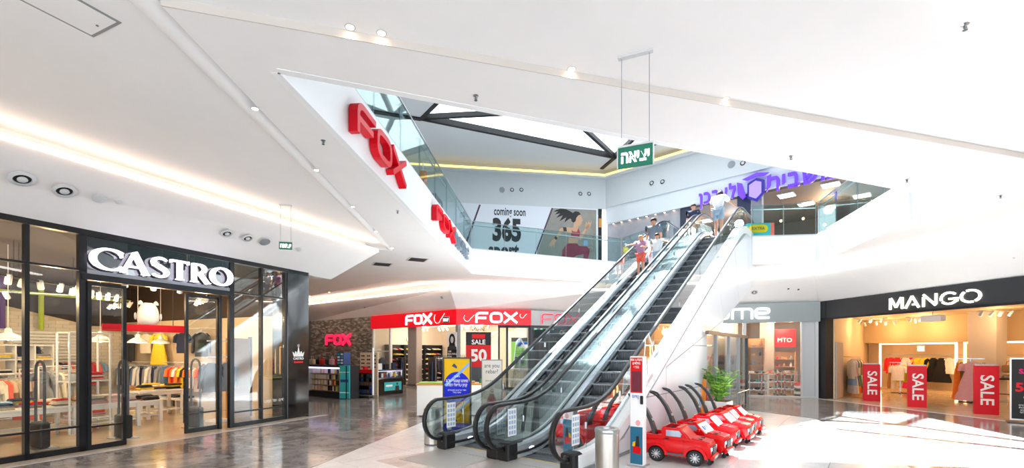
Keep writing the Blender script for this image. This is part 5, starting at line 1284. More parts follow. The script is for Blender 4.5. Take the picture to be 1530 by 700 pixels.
# ================================================================== RED TOY CARS
M_('windscreen', '#f4f8fb', .12)
M_('car_window', '#aeb9cc', .15, metal=.4)
M_('chrome', '#cfd3d6', .18, metal=1)
def car_meshes():
    R = {}
    def put(k, m, parts, smooth=False): R[k] = [p.mesh(k, m, smooth) for p in parts]
    def ring(x, zlo, zhi, w, tw=None, sh=.05):
        tw = w * .86 if tw is None else tw
        return [Vector(p) for p in ((x, -w * .9, zlo), (x, -w, zlo + .04), (x, -w, zhi - sh), (x, -tw, zhi), (x, tw, zhi), (x, w, zhi - sh), (x, w, zlo + .04), (x, w * .9, zlo))]
    put('body', 'car_red', [MB().loft([ring(-.50, .17, .35, .21), ring(-.485, .13, .37, .235), ring(-.36, .12, .375, .245), ring(-.18, .11, .385, .245), ring(.05, .11, .39, .245), ring(.17, .11, .39, .245, .21), ring(.30, .12, .385, .245, .205), ring(.42, .12, .37, .238, .195), ring(.485, .13, .35, .225, .185, .04), ring(.51, .14, .315, .215, .18, .03), ring(.515, .15, .25, .21, .2, .02)])], True)
    def side(s, a, b): return (a, b) if s > 0 else (-b, -a)
    cab = []
    for s in (-1, 1):
        y0, y1 = side(s, .205, .24)
        cab.append(MB().slab([(-.21, .37), (.22, .37), (.205, .395), (.09, .53), (.05, .55), (-.17, .55), (-.21, .53)], y0, y1))
    put('door_frame', 'car_red', cab)
    put('rear_hoop', 'car_red', [MB().slab([(-.21, .37), (-.165, .37), (-.165, .565), (-.20, .555)], -.23, .23)])
    put('screen_header', 'car_red', [MB().slab([(.03, .53), (.085, .53), (.07, .565), (.01, .565)], -.23, .23)])
    put('bed_wall', 'car_red', [MB().box(-.49, -.20, .20, .245, .36, .425), MB().box(-.49, -.20, -.245, -.20, .36, .425), MB().box(-.50, -.46, -.245, .245, .33, .425)])
    put('windscreen', 'windscreen', [MB().slab([(.085, .535), (.235, .39), (.225, .384), (.072, .53)], -.2, .2)])
    put('side_window', 'car_window', [MB().slab([(-.14, .42), (.135, .42), (.06, .515), (-.14, .515)], *side(s, .2405, .2445)) for s in (-1, 1)])
    put('bonnet', 'car_red', [MB().slab([(.21, .385), (.485, .352), (.49, .365), (.24, .408)], -.16, .16)])
    put('bonnet_vent', 'black_matte', [MB().box(.31, .37, s * .09 - .03, s * .09 + .03, .382, .396) for s in (-1, 1)])
    put('grille', 'black_matte', [MB().box(.505, .53, -.12, .12, .185, .30)])
    put('grille_bar', 'dark_grey', [MB().box(.528, .536, -.11, .11, .20 + k * .025, .208 + k * .025) for k in range(4)])
    put('headlight', 'chrome', [MB().rbox(.49, .526, s * .165 - .04, s * .165 + .04, .24, .30, .006) for s in (-1, 1)])
    put('bumper', 'car_red', [MB().rbox(.49, .555, -.215, .215, .10, .175, .02)])
    put('bumper_plate', 'light_grey', [MB().box(.553, .559, -.09, .09, .115, .155)])
    put('fog_lamp', 'dark_grey', [MB().box(.553, .559, s * .16 - .03, s * .16 + .03, .12, .15) for s in (-1, 1)])
    fen = []; arch = []
    for s in (-1, 1):
        for x in (-.29, .30):
            fen.append(MB().slab(arc(x, .122, .178, 0, 180, 10) + arc(x, .122, .138, 180, 0, 10), *side(s, .235, .278))); arch.append(MB().slab(arc(x, .122, .139, 0, 180, 10), *side(s, .236, .2475)))
    put('fender', 'car_red', fen, True); put('wheel_well', 'black_matte', arch)
    put('side_step', 'dark_grey', [MB().box(-.12, .14, *side(s, .24, .278), .135, .165) for s in (-1, 1)])
    put('door_handle', 'black_matte', [MB().box(-.15, -.09, *side(s, .243, .252), .372, .392) for s in (-1, 1)])
    put('door_seam', mat('seam_red', '#8e0a12', .4), [MB().box(-.175, -.17, *side(s, .2435, .2465), .17, .40).box(.125, .13, *side(s, .2435, .2465), .19, .40).box(-.175, .13, *side(s, .2435, .2465), .167, .172) for s in (-1, 1)])
    put('mirror', 'car_red', [MB().rbox(.10, .15, *side(s, .245, .30), .42, .465, .01) for s in (-1, 1)])
    put('seat', 'black_matte', [MB().rbox(-.15, .05, -.17, .17, .35, .40, .015)]); put('seat_back', 'black_matte', [MB().rbox(-.162, -.11, -.17, .17, .40, .53, .02)])
    put('steering_wheel', 'black_matte', [MB().tube([(.05, .075 * math.cos(a), .47 + .065 * math.sin(a)) for a in frange(0, 6.28, 12)[:-1]], .010, 6, closed=True)], True)
    path = [(-.38, .36), (-.40, .46), (-.45, .60), (-.53, .76), (-.62, .88), (-.68, .94)]
    ph = MB().loft([[Vector((x - .022, -w, z - .004)), Vector((x + .026, -w * .8, z + .014)), Vector((x + .026, w * .8, z + .014)), Vector((x - .022, w, z - .004))] for (x, z), w in zip(path, (.075, .07, .06, .048, .04, .05))])
    put('push_handle', mat('handle_black', '#22262b', .4), [ph], True)
    put('handle_loop', 'handle_black', [MB().tube([(-.67, -.04, .935), (-.73, -.07, .985), (-.80, -.065, 1.01), (-.835, 0, 1.02), (-.80, .065, 1.01), (-.73, .07, .985), (-.67, .04, .935)], .019, 8)], True)
    put('handle_badge', 'light_grey', [MB().box(-.012, .012, -.022, .022, -.02, .02, tr(-.425, 0, .628) @ roty(-.35))])
    put('front_caster', 'rubber', [MB().lathe([(.03, -.014), (.036, 0), (.03, .014)], 12, (0, 0, 0), tr(.47, s * .08, .036) @ rotx(math.pi / 2)).box(.455, .485, s * .08 - .02, s * .08 + .02, .05, .13) for s in (-1, 1)], True)
    tyre = MB().lathe([(.078, -.05), (.112, -.05), (.124, -.033), (.124, .033), (.112, .05), (.078, .05)], 22, (0, 0, 0), rotx(math.pi / 2)); R['_tyre'] = tyre.mesh('wheel', 'rubber', True)
    rim = MB().lathe([(.001, .02), (.078, .02), (.082, .052), (.074, .052), (.07, .03), (.001, .03)], 20, (0, 0, 0), rotx(math.pi / 2)); rm = MB()
    for k in range(10): rm.box(.02, .075, -.05, -.03, -.008, .008, roty(2 * math.pi * k / 10))
    rm.lathe([(.001, .052), (.022, .05), (.024, .03)], 10, (0, 0, 0), rotx(math.pi / 2))
    R['_dish'] = rim.mesh('rim', mat('rim_dark', '#3a3e44', .4, metal=.5), True); R['_spokes'] = rm.mesh('spokes', mat('spoke_silver', '#d8dade', .35, metal=.3))
    return R
CAR = car_meshes()
def toy_car(t, s, label, note, rz=0.0, sticker=False, tint=None):
    p = ESC.w(t, -s); c = thing('toy_car', label, 'toy car', p, ESC.a - math.pi / 2 + rz, 'red ride-on toy cars parked along the escalator')
    for k, me in [(k, m_) for k, ms in CAR.items() if not k.startswith('_') for m_ in ms]:
        o = inst(k, me, None, c)
        if k == 'windscreen' and tint: o.material_slots[0].link = 'OBJECT'; o.material_slots[0].material = MATS[tint]
        if k == 'windscreen' and sticker:
            tx = text('screen_text', 'B P R J', .10, 'cloth blue', o, (0, 0, 0), ext=.001, bold=.03); tx.matrix_local = tr(.162, 0, .464) @ rotz(math.pi / 2) @ rotx(-math.radians(45.5))
    for sx in (-.29, .30):
        for sy in (-1, 1):
            w = inst('wheel', CAR['_tyre'], None, c, (sx, sy * .222, .124)); d = inst('rim', CAR['_dish'], None, w, (0, 0, 0), (0, 0, 0 if sy < 0 else math.pi)); inst('spokes', CAR['_spokes'], None, d)
    return c
toy_car(1.78, 3.62, 'red toy pickup parked right beside the white payment post', '', 0.06, tint='car_red')
toy_car(2.50, 3.68, 'red toy pickup with blue lettering on its white windscreen', '', -.05, True)
toy_car(3.42, 3.62, 'red toy pickup next after the one with blue windscreen lettering', '', .05)
toy_car(4.02, 3.72, 'red toy pickup fourth along from the payment post', '', -.02)
toy_car(4.62, 3.68, 'red toy pickup second from the leafy planter end of the row', '', .04)
toy_car(5.25, 3.70, 'red toy pickup closest to the leafy white planter', '', .03)
# planter
pp = at_z(1075, 630, 0); pl = ESC.w(6.15, -3.15)
t = thing('planter', 'square white planter with a leafy green plant', 'planter', pl, ESC.a)
obj('pot', MB().rbox(-.26, .26, -.26, .26, 0, .56, .015), 'white_gloss', t); obj('soil', MB().box(-.23, .23, -.23, .23, .56, .575), 'cloth brown', t)
M_('leaf', '#5f9a35', .4, objvar=.3, var=.15); M_('leaf_light', '#93c14e', .4, objvar=.3, var=.1)
LEAF = MB()
LEAF.add([(0, 0, 0), (-.028, .05, .006), (-.035, .11, .004), (-.02, .17, -.01), (0, .21, -.03), (.02, .17, -.01), (.035, .11, .004), (.028, .05, .006), (0, .1, -.012)], [(0, 8, 1), (1, 8, 2), (2, 8, 3), (3, 8, 4), (4, 8, 5), (5, 8, 6), (6, 8, 7), (7, 8, 0)])
LEAF = LEAF.mesh('leaf', 'leaf', True)
for k in range(26):
    a = rnd.random() * 6.28; L = rnd.uniform(.45, .8); lean = rnd.uniform(.15, .6); pts = []
    for i in range(6):
        u = i / 5; pts.append(Vector((math.cos(a) * (.08 + lean * L * u * u * .9), math.sin(a) * (.08 + lean * L * u * u * .9), .57 + L * (u - .25 * lean * u * u))))
    stm_ = obj('stem', MB().tube(pts, [.012, .011, .01, .008, .006, .004], 6), 'leaf', t)
    for i in range(1, 6):
        for s in (-1, 1):
            q = pts[i]; o = inst('leaf', LEAF, 'leaf' if rnd.random() < .6 else 'leaf_light', stm_, q, (rnd.uniform(.2, .9), rnd.uniform(-.3, .3), a + s * 1.1 - math.pi / 2 + rnd.uniform(-.3, .3)), rnd.uniform(.7, 1.05))
# ================================================================== HOMEWARE SHOP (right, behind the escalators)
hm = sroot('wall_right', 'grey framed glass front of the homeware shop', 'shopfront', HOM.w(0, 0), HOM.a)
M_('home_band', '#8f999c', .4)
obj('sign_band', MB().box(-.3, HOM_L + .05, -.10, .1, 2.88, 3.63), 'home_band', hm)
for x, w in ((3.05, .12), (HOM_L - .05, .10), (1.0, .1), (5.0, .05)): obj('post', MB().box(x - w / 2, x + w / 2, -.06, .06, 0, 2.88), 'light_grey', hm)
for a, b in ((0, .95), (1.05, 2.99), (3.11, 4.97), (5.03, HOM_L - .1)): obj('glass_pane', MB().box(a, b, -.006, .006, .05, 2.88), 'glass_home' if a < 5 else mat('frost_panel', '#b9bfc3', .35), hm)
obj('bottom_rail', MB().box(0, HOM_L, -.05, .05, 0, .05), 'light_grey', hm)
sg = thing('shop_sign', 'white lit rounded lower case letters on the grey band', 'shop sign', HOM.w(0, 0), HOM.a)
lw = .075; X0 = 2.02; zz = 3.06; hq = .36
def lc(parts): obj('letter', parts, 'glow_white', sg)
m_ = MB().stroke(rr(0, .45, 0, hq, .12), lw, -.16, -.10, True, X0 - .55, zz); lc(m_)                         # h/o partly hidden
m_ = MB().stroke(rr(0, .45, 0, hq, .12), lw, -.16, -.10, True, X0, zz); lc(m_)
m_ = MB()
m_.stroke([(0, -.035), (0, hq - .1)] + arc(.1, hq - .1, .1, 180, 90, 4) + [(.55, hq)] + arc(.58, hq - .1, .1, 90, 0, 4) + [(.68, -.035)], lw, -.16, -.10, False, X0 + .60, zz); m_.stroke([(.34, hq - .02), (.34, -.035)], lw, -.161, -.10, False, X0 + .60, zz); lc(m_)
m_ = MB().stroke([(.46, .0), (.1, 0)] + arc(.1, .1, .1, 270, 180, 4) + [(0, hq - .1)] + arc(.1, hq - .1, .1, 180, 90, 4) + [(.36, hq)] + arc(.36, hq - .09, .09, 90, -90, 6) + [(.05, hq - .18)], lw, -.16, -.10, False, X0 + 1.42, zz); lc(m_)
# shell
hfl = [HOM.w(0, 0).xy, HOM.w(HOM_L, 0).xy, Vector((16.6, 21.6)), HOM.w(4.6, 6.2).xy, HOM.w(-.2, 6.2).xy]
struct('floor', MB().prism(hfl, -.002, .003), 'floor_shop', 'beige floor of the homeware shop')
struct('ceiling', MB().prism([HOM.w(0, .12).xy, HOM.w(HOM_L, .12).xy, Vector((16.6, 21.6)), HOM.w(4.6, 6.2).xy, HOM.w(-.2, 6.2).xy], 3.35, 3.45), 'cas_wall', 'beige ceiling of the homeware shop')
hw_ = sroot('wall_back', 'dusky rear wall of the homeware shop', 'wall', HOM.w(0, 0), HOM.a)
M_('home_wall', '#a99a92', .7)
obj('rear_wall', MB().box(-.3, 6.5, 5.4, 5.6, 0, 3.45), 'home_wall', hw_)
obj('upper_lining', MB().box(2.2, 3.0, 1.6, 1.7, 1.6, 3.35), 'home_wall', hw_)
obj('upper_lining', MB().box(3.95, 4.5, 2.4, 2.5, 0, 3.35), 'home_wall', hw_)
lp = HOM.l((16.6, 21.6)); 
d = Vector((lp[0] - HOM_L, lp[1])); a_ = math.atan2(d.y, d.x)
obj('slant_wall', MB().box(0, d.length, 0.02, .1, 0, 3.45, tr(HOM_L, 0, 0) @ rotz(a_)), 'home_wall', hw_)
# shelves with kitchenware
POT = [MB().lathe([(.001, 0), (.09, 0), (.12, .02), (.125, .11), (.12, .11), (.115, .03), (.001, .02)], 14).mesh('pot', 'white_matte', True),
       MB().lathe([(.001, 0), (.05, 0), (.07, .04), (.13, .09), (.125, .095), (.06, .05), (.001, .03)], 14).mesh('bowl', 'white_matte', True),
       MB().lathe([(.001, 0), (.05, 0), (.055, .08), (.045, .13), (.02, .16), (.022, .22), (.001, .22)], 12).mesh('bottle', 'white_matte', True),
       MB().lathe([(.001, 0), (.055, 0), (.06, .14), (.055, .14), (.05, .01), (.001, .01)], 12).mesh('jar', 'white_matte', True)]
KN = ['pot', 'bowl', 'bottle', 'jar']
HC = ['green', 'teal', 'white', 'cream', 'red', 'charcoal', 'black', 'tan', 'grey', 'olive']
def home_shelf(x, y, w, h, nsh, lab, n, cols, m='wood', rz=0.0, skip=.12):
    zs = shelf_unit(HOM, x, y, rz, w, .4, h, nsh, 'open shelf of kitchenware in the homeware shop, ' + lab, m, True, 'shelf_unit', 'wood')
    c, q = math.cos(rz), math.sin(rz)
    for z in zs:
        for k in range(n):
            if rnd.random() < skip: continue
            j = rnd.randint(0, 3); u = -w / 2 + w * (k + .5) / n; col = rnd.choice(cols)
            if z + .2 > h and j == 2: j = 1
            o = inst(KN[j], POT[j], 'cloth ' + col, None, HOM.w(x + c * u, y - .03 + q * u, z), (0, 0, 0), rnd.uniform(.8, 1.05)); tag(o, '%s %s on the kitchenware shelf %s' % (col, KN[j], lab), 'kitchenware', 'kitchenware on the shelf ' + lab)
home_shelf(3.55, 1.35, .75, 2.3, 6, 'beside the front post', 3, ['charcoal', 'black', 'grey', 'white', 'tan'])
home_shelf(4.75, 3.1, 1.3, 1.75, 5, 'under the red wall panel', 5, ['cream', 'white', 'tan', 'red', 'grey'])
home_shelf(2.5, 2.2, 1.0, 1.9, 5, 'behind the glass screen', 4, ['teal', 'tan', 'charcoal', 'red', 'white'])
home_shelf(1.2, 2.4, 1.5, 2.1, 6, 'deep behind the escalator', 6, ['orange', 'tan', 'yellow', 'white', 'brown'])
# display tables
def low_unit(x, y, w, lab):
    t = thing('display_table', 'wooden display table with white lower shelves ' + lab, 'table', HOM.w(x, y), HOM.a)
    obj('table_top', MB().box(-w / 2, w / 2, -.3, .3, .84, .88), 'wood', t)
    for s in (-1, 1):
        for q in (-1, 1): obj('leg', MB().box(s * (w / 2 - .03) - .02, s * (w / 2 - .03) + .02, q * .27 - .02, q * .27 + .02, 0, .84), 'light_grey', t)
    for z in (.2, .5): obj('shelf_board', MB().box(-w / 2 + .01, w / 2 - .01, -.28, .28, z, z + .03), 'white_matte', t)
    for z in (.23, .53, .88):
        for k in range(int(w / .2)):
            j = rnd.choice((0, 1, 1, 3)); col = rnd.choice(['navy', 'charcoal', 'teal', 'black'] if z < .8 else ['teal', 'green', 'red', 'white', 'charcoal'])
            o = inst(KN[j], POT[j], 'cloth ' + col, None, HOM.w(x - w / 2 + .12 + k * .2, y - .1, z), (0, 0, 0), .8); tag(o, '%s %s on the wooden table %s' % (col, KN[j], lab), 'kitchenware', 'kitchenware on the table ' + lab)
low_unit(2.5, .75, .9, 'left of the front post'); low_unit(3.6, .6, .7, 'right of the front post'); low_unit(4.6, 1.7, 1.0, 'before the red wall panel')
# red wall panel
t = thing('wall_sign', 'red wall panel with white hook motif above the shelves', 'wall sign', HOM.w(4.78, 2.85, 1.95), HOM.a)
obj('panel', MB().box(-.62, .62, -.02, .02, 0, .78), 'red', t); text('lettering', 'MTO', .26, 'white_matte', t, (.2, -.024, .3), ext=.002)
obj('hook_motif', MB().stroke([(-.45, .62), (-.45, .3)] + arc(-.36, .28, .09, 180, 330, 6), .03, -.026, -.02), 'white_matte', t)
# trolleys
for k, (x, y) in enumerate(((3.95, -.0 + .45), (4.75, .5))):
    t = thing('shopping_trolley', 'grey wire trolley with red clips ' + ('beside the front post' if k == 0 else 'beside the cushion pile'), 'trolley', HOM.w(x, y), HOM.a + .1)
    for s in (-1, 1):
        for q in (-1, 1): obj('upright', MB().tube([(s * .28, q * .2, .1), (s * .28, q * .2, .95)], .014, 6), 'steel', t); obj('wheel', MB().lathe([(.05, -.015), (.05, .015)], 12, (0, 0, 0), tr(s * .28, q * .2, .05) @ rotx(math.pi / 2)), 'rubber', t)
    for z in (.25, .55, .85):
        bk = MB()
        for i in range(7): bk.tube([(-.28 + i * .0933, -.2, z), (-.28 + i * .0933, .2, z)], .005, 4)
        for q in (-1, 1): bk.tube([(-.28, q * .2, z), (.28, q * .2, z)], .008, 5); bk.tube([(-.28, q * .2, z + .12), (.28, q * .2, z + .12)], .006, 5)
        o = obj('wire_tray', bk, 'steel', t); o['kind'] = 'stuff'
        for s in (-1, 1): obj('clip', MB().box(s * .28 - .03, s * .28 + .03, -.225, -.2, z - .02, z + .03), 'red', t)
z0 = .0
for k in range(5):
    me = FOLD[1]; o = inst('folded_blanket', me, 'cloth ' + ['charcoal', 'white', 'charcoal', 'white', 'red'][k], None, HOM.w(5.1, .32, z0), (0, 0, HOM.a + .1 * (k % 2)), (1.45, 1.6, 2.2)); z0 += .112
    tag(o, '%s folded blanket, %s of the pile by the shop corner' % (['charcoal', 'white', 'charcoal', 'white', 'red'][k], ['lowest', 'second from bottom', 'middle', 'second from top', 'top'][k]), 'blanket')
for k, (x, y) in enumerate(((2.3, 1.3), (4.2, 1.2), (5.0, 2.0), (1.2, 1.3))):
    track(HOM, x, y, 3.15, 0, .9, 3, 'track of spotlights in the homeware shop ' + ['behind the glass screen', 'over the trolleys', 'before the red wall panel', 'behind the escalators'][k], (0, .4), 'light_grey', None, 75, (1, .78, .52), .19)
# glass enclosure under the escalator
gs = sroot('window_2', 'framed glass screen closing the space below the escalators', 'glass screen', ESC.w(0, 0), ESC.a)
for t0 in (6.9, 8.3, 9.5, 10.65): obj('post', MB().box(t0 - .03, t0 + .03, -2.93, -2.85, 0, 2.25), 'charcoal' if t0 > 10 else 'mid_grey', gs)
for a, b in ((6.1, 6.87), (6.93, 8.27), (8.33, 9.47), (9.53, 10.62)): obj('glass_pane', MB().box(a, b, -2.895, -2.885, .05, 2.18), 'glass_shop', gs)
obj('head_rail', MB().box(6.1, 10.68, -2.93, -2.85, 2.18, 2.27), mat('bronze', '#6d5d50', .4), gs); obj('bottom_rail', MB().box(6.1, 10.68, -2.93, -2.85, 0, .07), 'charcoal', gs)
obj('return_pane', MB().box(10.645, 10.655, -2.85, -1.2, .05, 2.18), 'glass_shop', gs)
t = thing('barrier_rail', 'low silver tube barrier in front of the glass screen', 'barrier', ESC.w(8.7, -3.2), ESC.a)
obj('top_rail', MB().tube([(-.8, 0, .62), (.8, 0, .62)], .016, 8), 'steel', t)
for k in range(5): obj('baluster', MB().tube([(-.8 + k * .4, 0, 0), (-.8 + k * .4, 0, .62)], .012, 6), 'steel', t)
o = obj('orange_board', MB().rbox(-.12, .12, -.03, .03, 0, 1.5, .01), mat('orange_paint', '#f08a1e', .4), None, ESC.w(7.6, -2.4), ESC.a); tag(o, 'upright orange board stored behind the glass screen', 'board')
o = obj('blue_tarp', MB().loft([cloth_ring(.4 * s, .3 * s, z, 14, 2, .15) for z, s in ((0, 1), (.2, 1.05), (.45, .8), (.6, .3))]), 'cloth sky blue', None, ESC.w(9.3, -2.1), ESC.a, True); tag(o, 'crumpled pale blue heap stored behind the glass screen', 'heap')
o = obj('red_bag', BAG, None, None, ESC.w(8.6, -2.3, 0), 0); o.material_slots[0].link = 'OBJECT'; o.material_slots[0].material = MATS['cloth red']; o.scale = (1.4, 1.4, 2.0); tag(o, 'red bag standing behind the glass screen under the escalators', 'bag')

# ================================================================== BLACK SIGN BAND CLOTHING SHOP (right)
mg = sroot('wall_right', 'wide open shopfront under a black sign band', 'shopfront', MAN.w(0, 0), MAN.a)
M_('band_black', '#26282b', .35)
obj('sign_band', MB().box(.12, 9.0, -.12, .12, 2.96, 3.63), 'band_black', mg); obj('band_lip', MB().box(.12, 9.0, -.16, -.12, 2.93, 3.0), 'black_metal', mg)
obj('end_post', MB().box(.1, .42, -.14, .2, 0, 3.63), 'band_black', mg)
obj('threshold', MB().box(.1, 9, -.35, -.22, -.002, .006), 'marble_white', mg)
sg = thing('shop_sign', 'cream lit capital letters on the black sign band', 'shop sign', MAN.w(0, 0), MAN.a)
L0 = 2.78; hl = .36; w_ = .052; zz = 3.08
def ml(f, ox, strokes):
    m_ = MB()
    for k, (pts, cl_) in enumerate(strokes): m_.stroke(pts, w_, -.17 - .0006 * k, -.125, cl_, ox, zz)
    obj('letter', m_, 'glow_mango', sg)
ml('M', L0, [([(0.03, 0), (.03, hl)], False), ([(.05, hl), (.21, .06)], False), ([(.21, .06), (.37, hl)], False), ([(.40, hl), (.40, 0)], False)])
ml('A', L0 + .50, [([(0, 0), (.19, hl)], False), ([(.19, hl), (.38, 0)], False), ([(.2, .1), (.33, .1)], False)])
ml('N', L0 + .98, [([(.03, 0), (.03, hl * .8)], False), ([(.03, hl), (.36, 0.02)], False), ([(.37, .06), (.37, hl)], False)])
ml('G', L0 + 1.46, [(arc(.22, hl / 2, .20, 40, 200, 8, hl / 2 - .02), False), (arc(.22, hl / 2, .20, 215, 330, 6, hl / 2 - .02), False), ([(.22, .16), (.42, .16), (.41, .07)], False)])
ml('O', L0 + 1.96, [(arc(.24, hl / 2, .22, -60, 115, 10, hl / 2 - .02), False), (arc(.24, hl / 2, .22, 132, 285, 10, hl / 2 - .02), False)])
# shell
M_('mango_wall', '#e3cda6', .7, var=.02); M_('mango_floor_tile', '#d9c4a0', .25)
cb_ = (-3.67, 6.15)
struct('floor', MB().prism([MAN.w(.1, -.22).xy, MAN.w(9, -.22).xy, MAN.w(9, 9).xy, MAN.w(cb_[0], 9).xy, MAN.w(cb_[0] - .2, 6.15).xy][::-1], -.002, .004), 'floor_shop', 'warm glossy tiled floor of the right clothing shop')
struct('ceiling', MB().prism([MAN.w(.1, .12).xy, MAN.w(9, .12).xy, MAN.w(9, 9).xy, MAN.w(cb_[0], 9).xy, MAN.w(cb_[0] - .2, 6.15).xy][::-1], 3.2, 3.3), 'mango_wall', 'warm cream ceiling of the right clothing shop')
mw = sroot('wall_right', 'warm lit walls of the right clothing shop', 'wall', MAN.w(0, 0), MAN.a)
obj('rear_wall', MB().box(cb_[0] - .5, 9.0, 7.0, 7.2, 0, 3.3), 'mango_wall', mw)
sl_ = math.atan2(cb_[1] - .2, cb_[0] - .42); sd_ = math.hypot(cb_[0] - .42, cb_[1] - .2)
obj('slant_wall', MB().box(0, sd_ + 1.2, -.06, .02, 0, 3.3, tr(.40, .2, 0) @ rotz(sl_)), 'mango_wall', mw)
obj('stub_wall', MB().box(.0, 1.3, -.10, -.06, 0, 2.1, tr(.42, .2, 0) @ rotz(sl_)), mat('stub_grey', '#b9aea4', .7), mw)
obj('far_wall', MB().box(9.0, 9.2, 0, 7.2, 0, 3.3), 'mango_wall', mw)
obj('valance', MB().box(cb_[0], 9.0, 5.9, 6.0, 2.15, 3.2), mat('mango_valance', '#cdb285', .7), mw)
# lit wall bays
for k, (a, b) in enumerate(((-2.9, .2), (.5, 2.4), (2.6, 4.2), (4.9, 6.4), (6.6, 8.6))):
    t = thing('wall_bay', 'glowing framed clothes bay on the rear wall, %s' % ['left end with pink and black dresses', 'with pale dresses', 'behind the white dress stand', 'right of the wide pillar', 'far right end'][k], 'wall bay', MAN.w((a + b) / 2, 6.6), MAN.a)
    w = (b - a) / 2
    obj('back_panel', MB().box(-w, w, .3, .36, .02, 2.15), 'mango_wall', t)
    obj('top_light', MB().box(-w, w, -.42, -.36, 2.07, 2.13), 'glow_bay', t)
    for s in (-1, 1): obj('side_light', MB().box(s * w - .03, s * w + .03, -.42, -.36, .12, 2.13), 'glow_bay', t)
    obj('base_board', MB().box(-w, w, -.4, .36, 0, .1), 'mango_wall', t)
    obj('hanging_rail', MB().tube([(-w + .05, -.02, 1.62), (w - .05, -.02, 1.62)], .014, 8), 'steel', t)
    f = obj('frame_sign', MB().box(-.16, .16, -.1, -.08, 1.75, 2.02), 'paper', t); obj('frame_sign_lit', MB().box(-.12, .12, -.105, -.1, 1.79, 1.98), 'glow_mango', f)
    cols = [['red', 'white', 'magenta', 'yellow', 'black', 'black', 'white'], ['cream', 'white', 'cream', 'beige'], ['orange', 'tan', 'charcoal', 'white', 'coral'], ['black', 'brown', 'tan', 'cream', 'navy'], ['black', 'grey', 'tan']][k]
    n = int((b - a - .2) / .30)
    for i in range(n):
        c = cols[i * len(cols) // n]
        kd = {'magenta': 'gown', 'red': 'shirt', 'yellow': 'shirt', 'black': 'dress'}.get(c, rnd.choice(['dress', 'gown', 'tee']))
        garment(kd, c, MAN.w(a + .2 + i * .30, 6.58, 1.62), MAN.a + rnd.uniform(-.3, .5), ['first', 'second', 'third', 'fourth', 'fifth', 'sixth', 'seventh', 'eighth', 'ninth', 'tenth', 'eleventh'][i] + ' along the rail in the glowing rear bay %s' % ['left end', 'of pale dresses', 'behind the dress stand', 'right of the pillar', 'far right'][k], 'clothes in the glowing rear bay %d' % (k + 1), 1.05)
# side rail on slanted wall
cs, sn = math.cos(sl_), math.sin(sl_)
t = thing('wall_rail', 'clothes rail on the slanted wall of the right shop', 'clothes rail', MAN.w(.40 + cs * 2.6 + sn * .35, .2 + sn * 2.6 - cs * .35, 1.55), MAN.a + sl_)
obj('rail_tube', MB().tube([(-1.2, 0, 0), (1.2, 0, 0)], .013, 8), 'steel', t)
for u in (-1.1, 1.1): obj('bracket', MB().tube([(u, 0, 0), (u, .33, 0)], .01, 6), 'steel', t)
for i in range(14):
    u = 1.5 + i * .165; c = ['cream', 'sky blue', 'white', 'beige', 'blue', 'olive', 'white', 'green', 'green', 'tan', 'white', 'red', 'coral', 'orange'][i]
    garment(['shirt', 'dress', 'gown'][i % 3], c, MAN.w(.40 + cs * u + sn * .35, .2 + sn * u - cs * .35, 1.55), MAN.a + sl_ + math.pi / 2 - 1.05, 'on the slanted wall rail of the right shop', 'clothes on the slanted wall rail')
o = thing('floor_platform', 'low cream display platform along the slanted wall', 'platform', MAN.w(.40, .2), MAN.a + sl_); obj('board', MB().box(.1, 4.4, .03, .75, 0.0, .10), 'mango_wall', o); obj('edge', MB().box(.1, 4.4, .75, .77, 0, .10), 'light_grey', o)
for i, (u, c) in enumerate(((1.8, 'orange'), (2.3, 'brown'), (2.8, 'red'))):
    p = MAN.w(.40 + cs * u - sn * -.3 * 0 + sn * .45, .2 + sn * u - cs * .45, .10)
    o = inst('handbag', BAG, 'cloth ' + c, None, p, (0, 0, MAN.a), 1.1); tag(o, '%s handbag on the platform along the slanted wall' % c, 'bag')
# pillar
t = thing('pillar', 'wide square cream pillar inside the right shop', 'pillar', MAN.w(1.76 + .25, 5.3), MAN.a); obj('shaft', MB().rbox(-.42, .42, -.25, .25, 0, 3.2, .01), mat('pillar_cream', '#e6d5bd', .6), t); obj('skirting', MB().box(-.43, .43, -.26, .26, 0, .08), 'light_grey', t)
t.location = MAN.w(2.1, 4.85)
# centre stands
def stand(px, py, label, items, H=1.35, W=.7):
    x, y = MAN.l(at_z(px, py, 0)); t = thing('garment_stand', label, 'clothes stand', MAN.w(x, y), MAN.a + .6)
    obj('column', MB().box(-.02, .02, -.02, .02, .03, H), 'steel', t); obj('arm', MB().box(-W / 2, W / 2, -.012, .012, H - .02, H + .005), 'steel', t); obj('cross_arm', MB().box(-.012, .012, -W / 2, W / 2, H - .02, H + .005), 'steel', t)
    obj('foot', MB().box(-.3, .3, -.04, .04, 0, .03).box(-.04, .04, -.3, .3, 0, .03), 'charcoal', t)
    for k, (kind, c, u, v, rz) in enumerate(items):
        a = MAN.a + .6; p = t.location + Vector((math.cos(a) * u - math.sin(a) * v, math.sin(a) * u + math.cos(a) * v, H)); garment(kind, c, p, a + rz, 'on the ' + label.split(' with')[0].split(' near')[0].split(' beside')[0], 'clothes on the ' + label)
stand(1345, 588, 'four-arm stand of t-shirts near the middle pylon', [('tee', 'white', -.05, -.33, 0), ('tee', 'white', -.05, -.25, 0), ('shirt', 'black', .3, 0, 1.57), ('dress', 'tan', -.32, 0, 1.57), ('dress', 'cream', -.24, 0, 1.57), ('shirt', 'yellow', .05, .3, 0)], 1.3)
stand(1412, 585, 'stand of a long cream dress near the middle of the floor', [('gown', 'cream', 0, -.33, 0), ('dress', 'black', .3, 0, 1.57), ('shirt', 'beige', -.3, 0, 1.57)], 1.45)
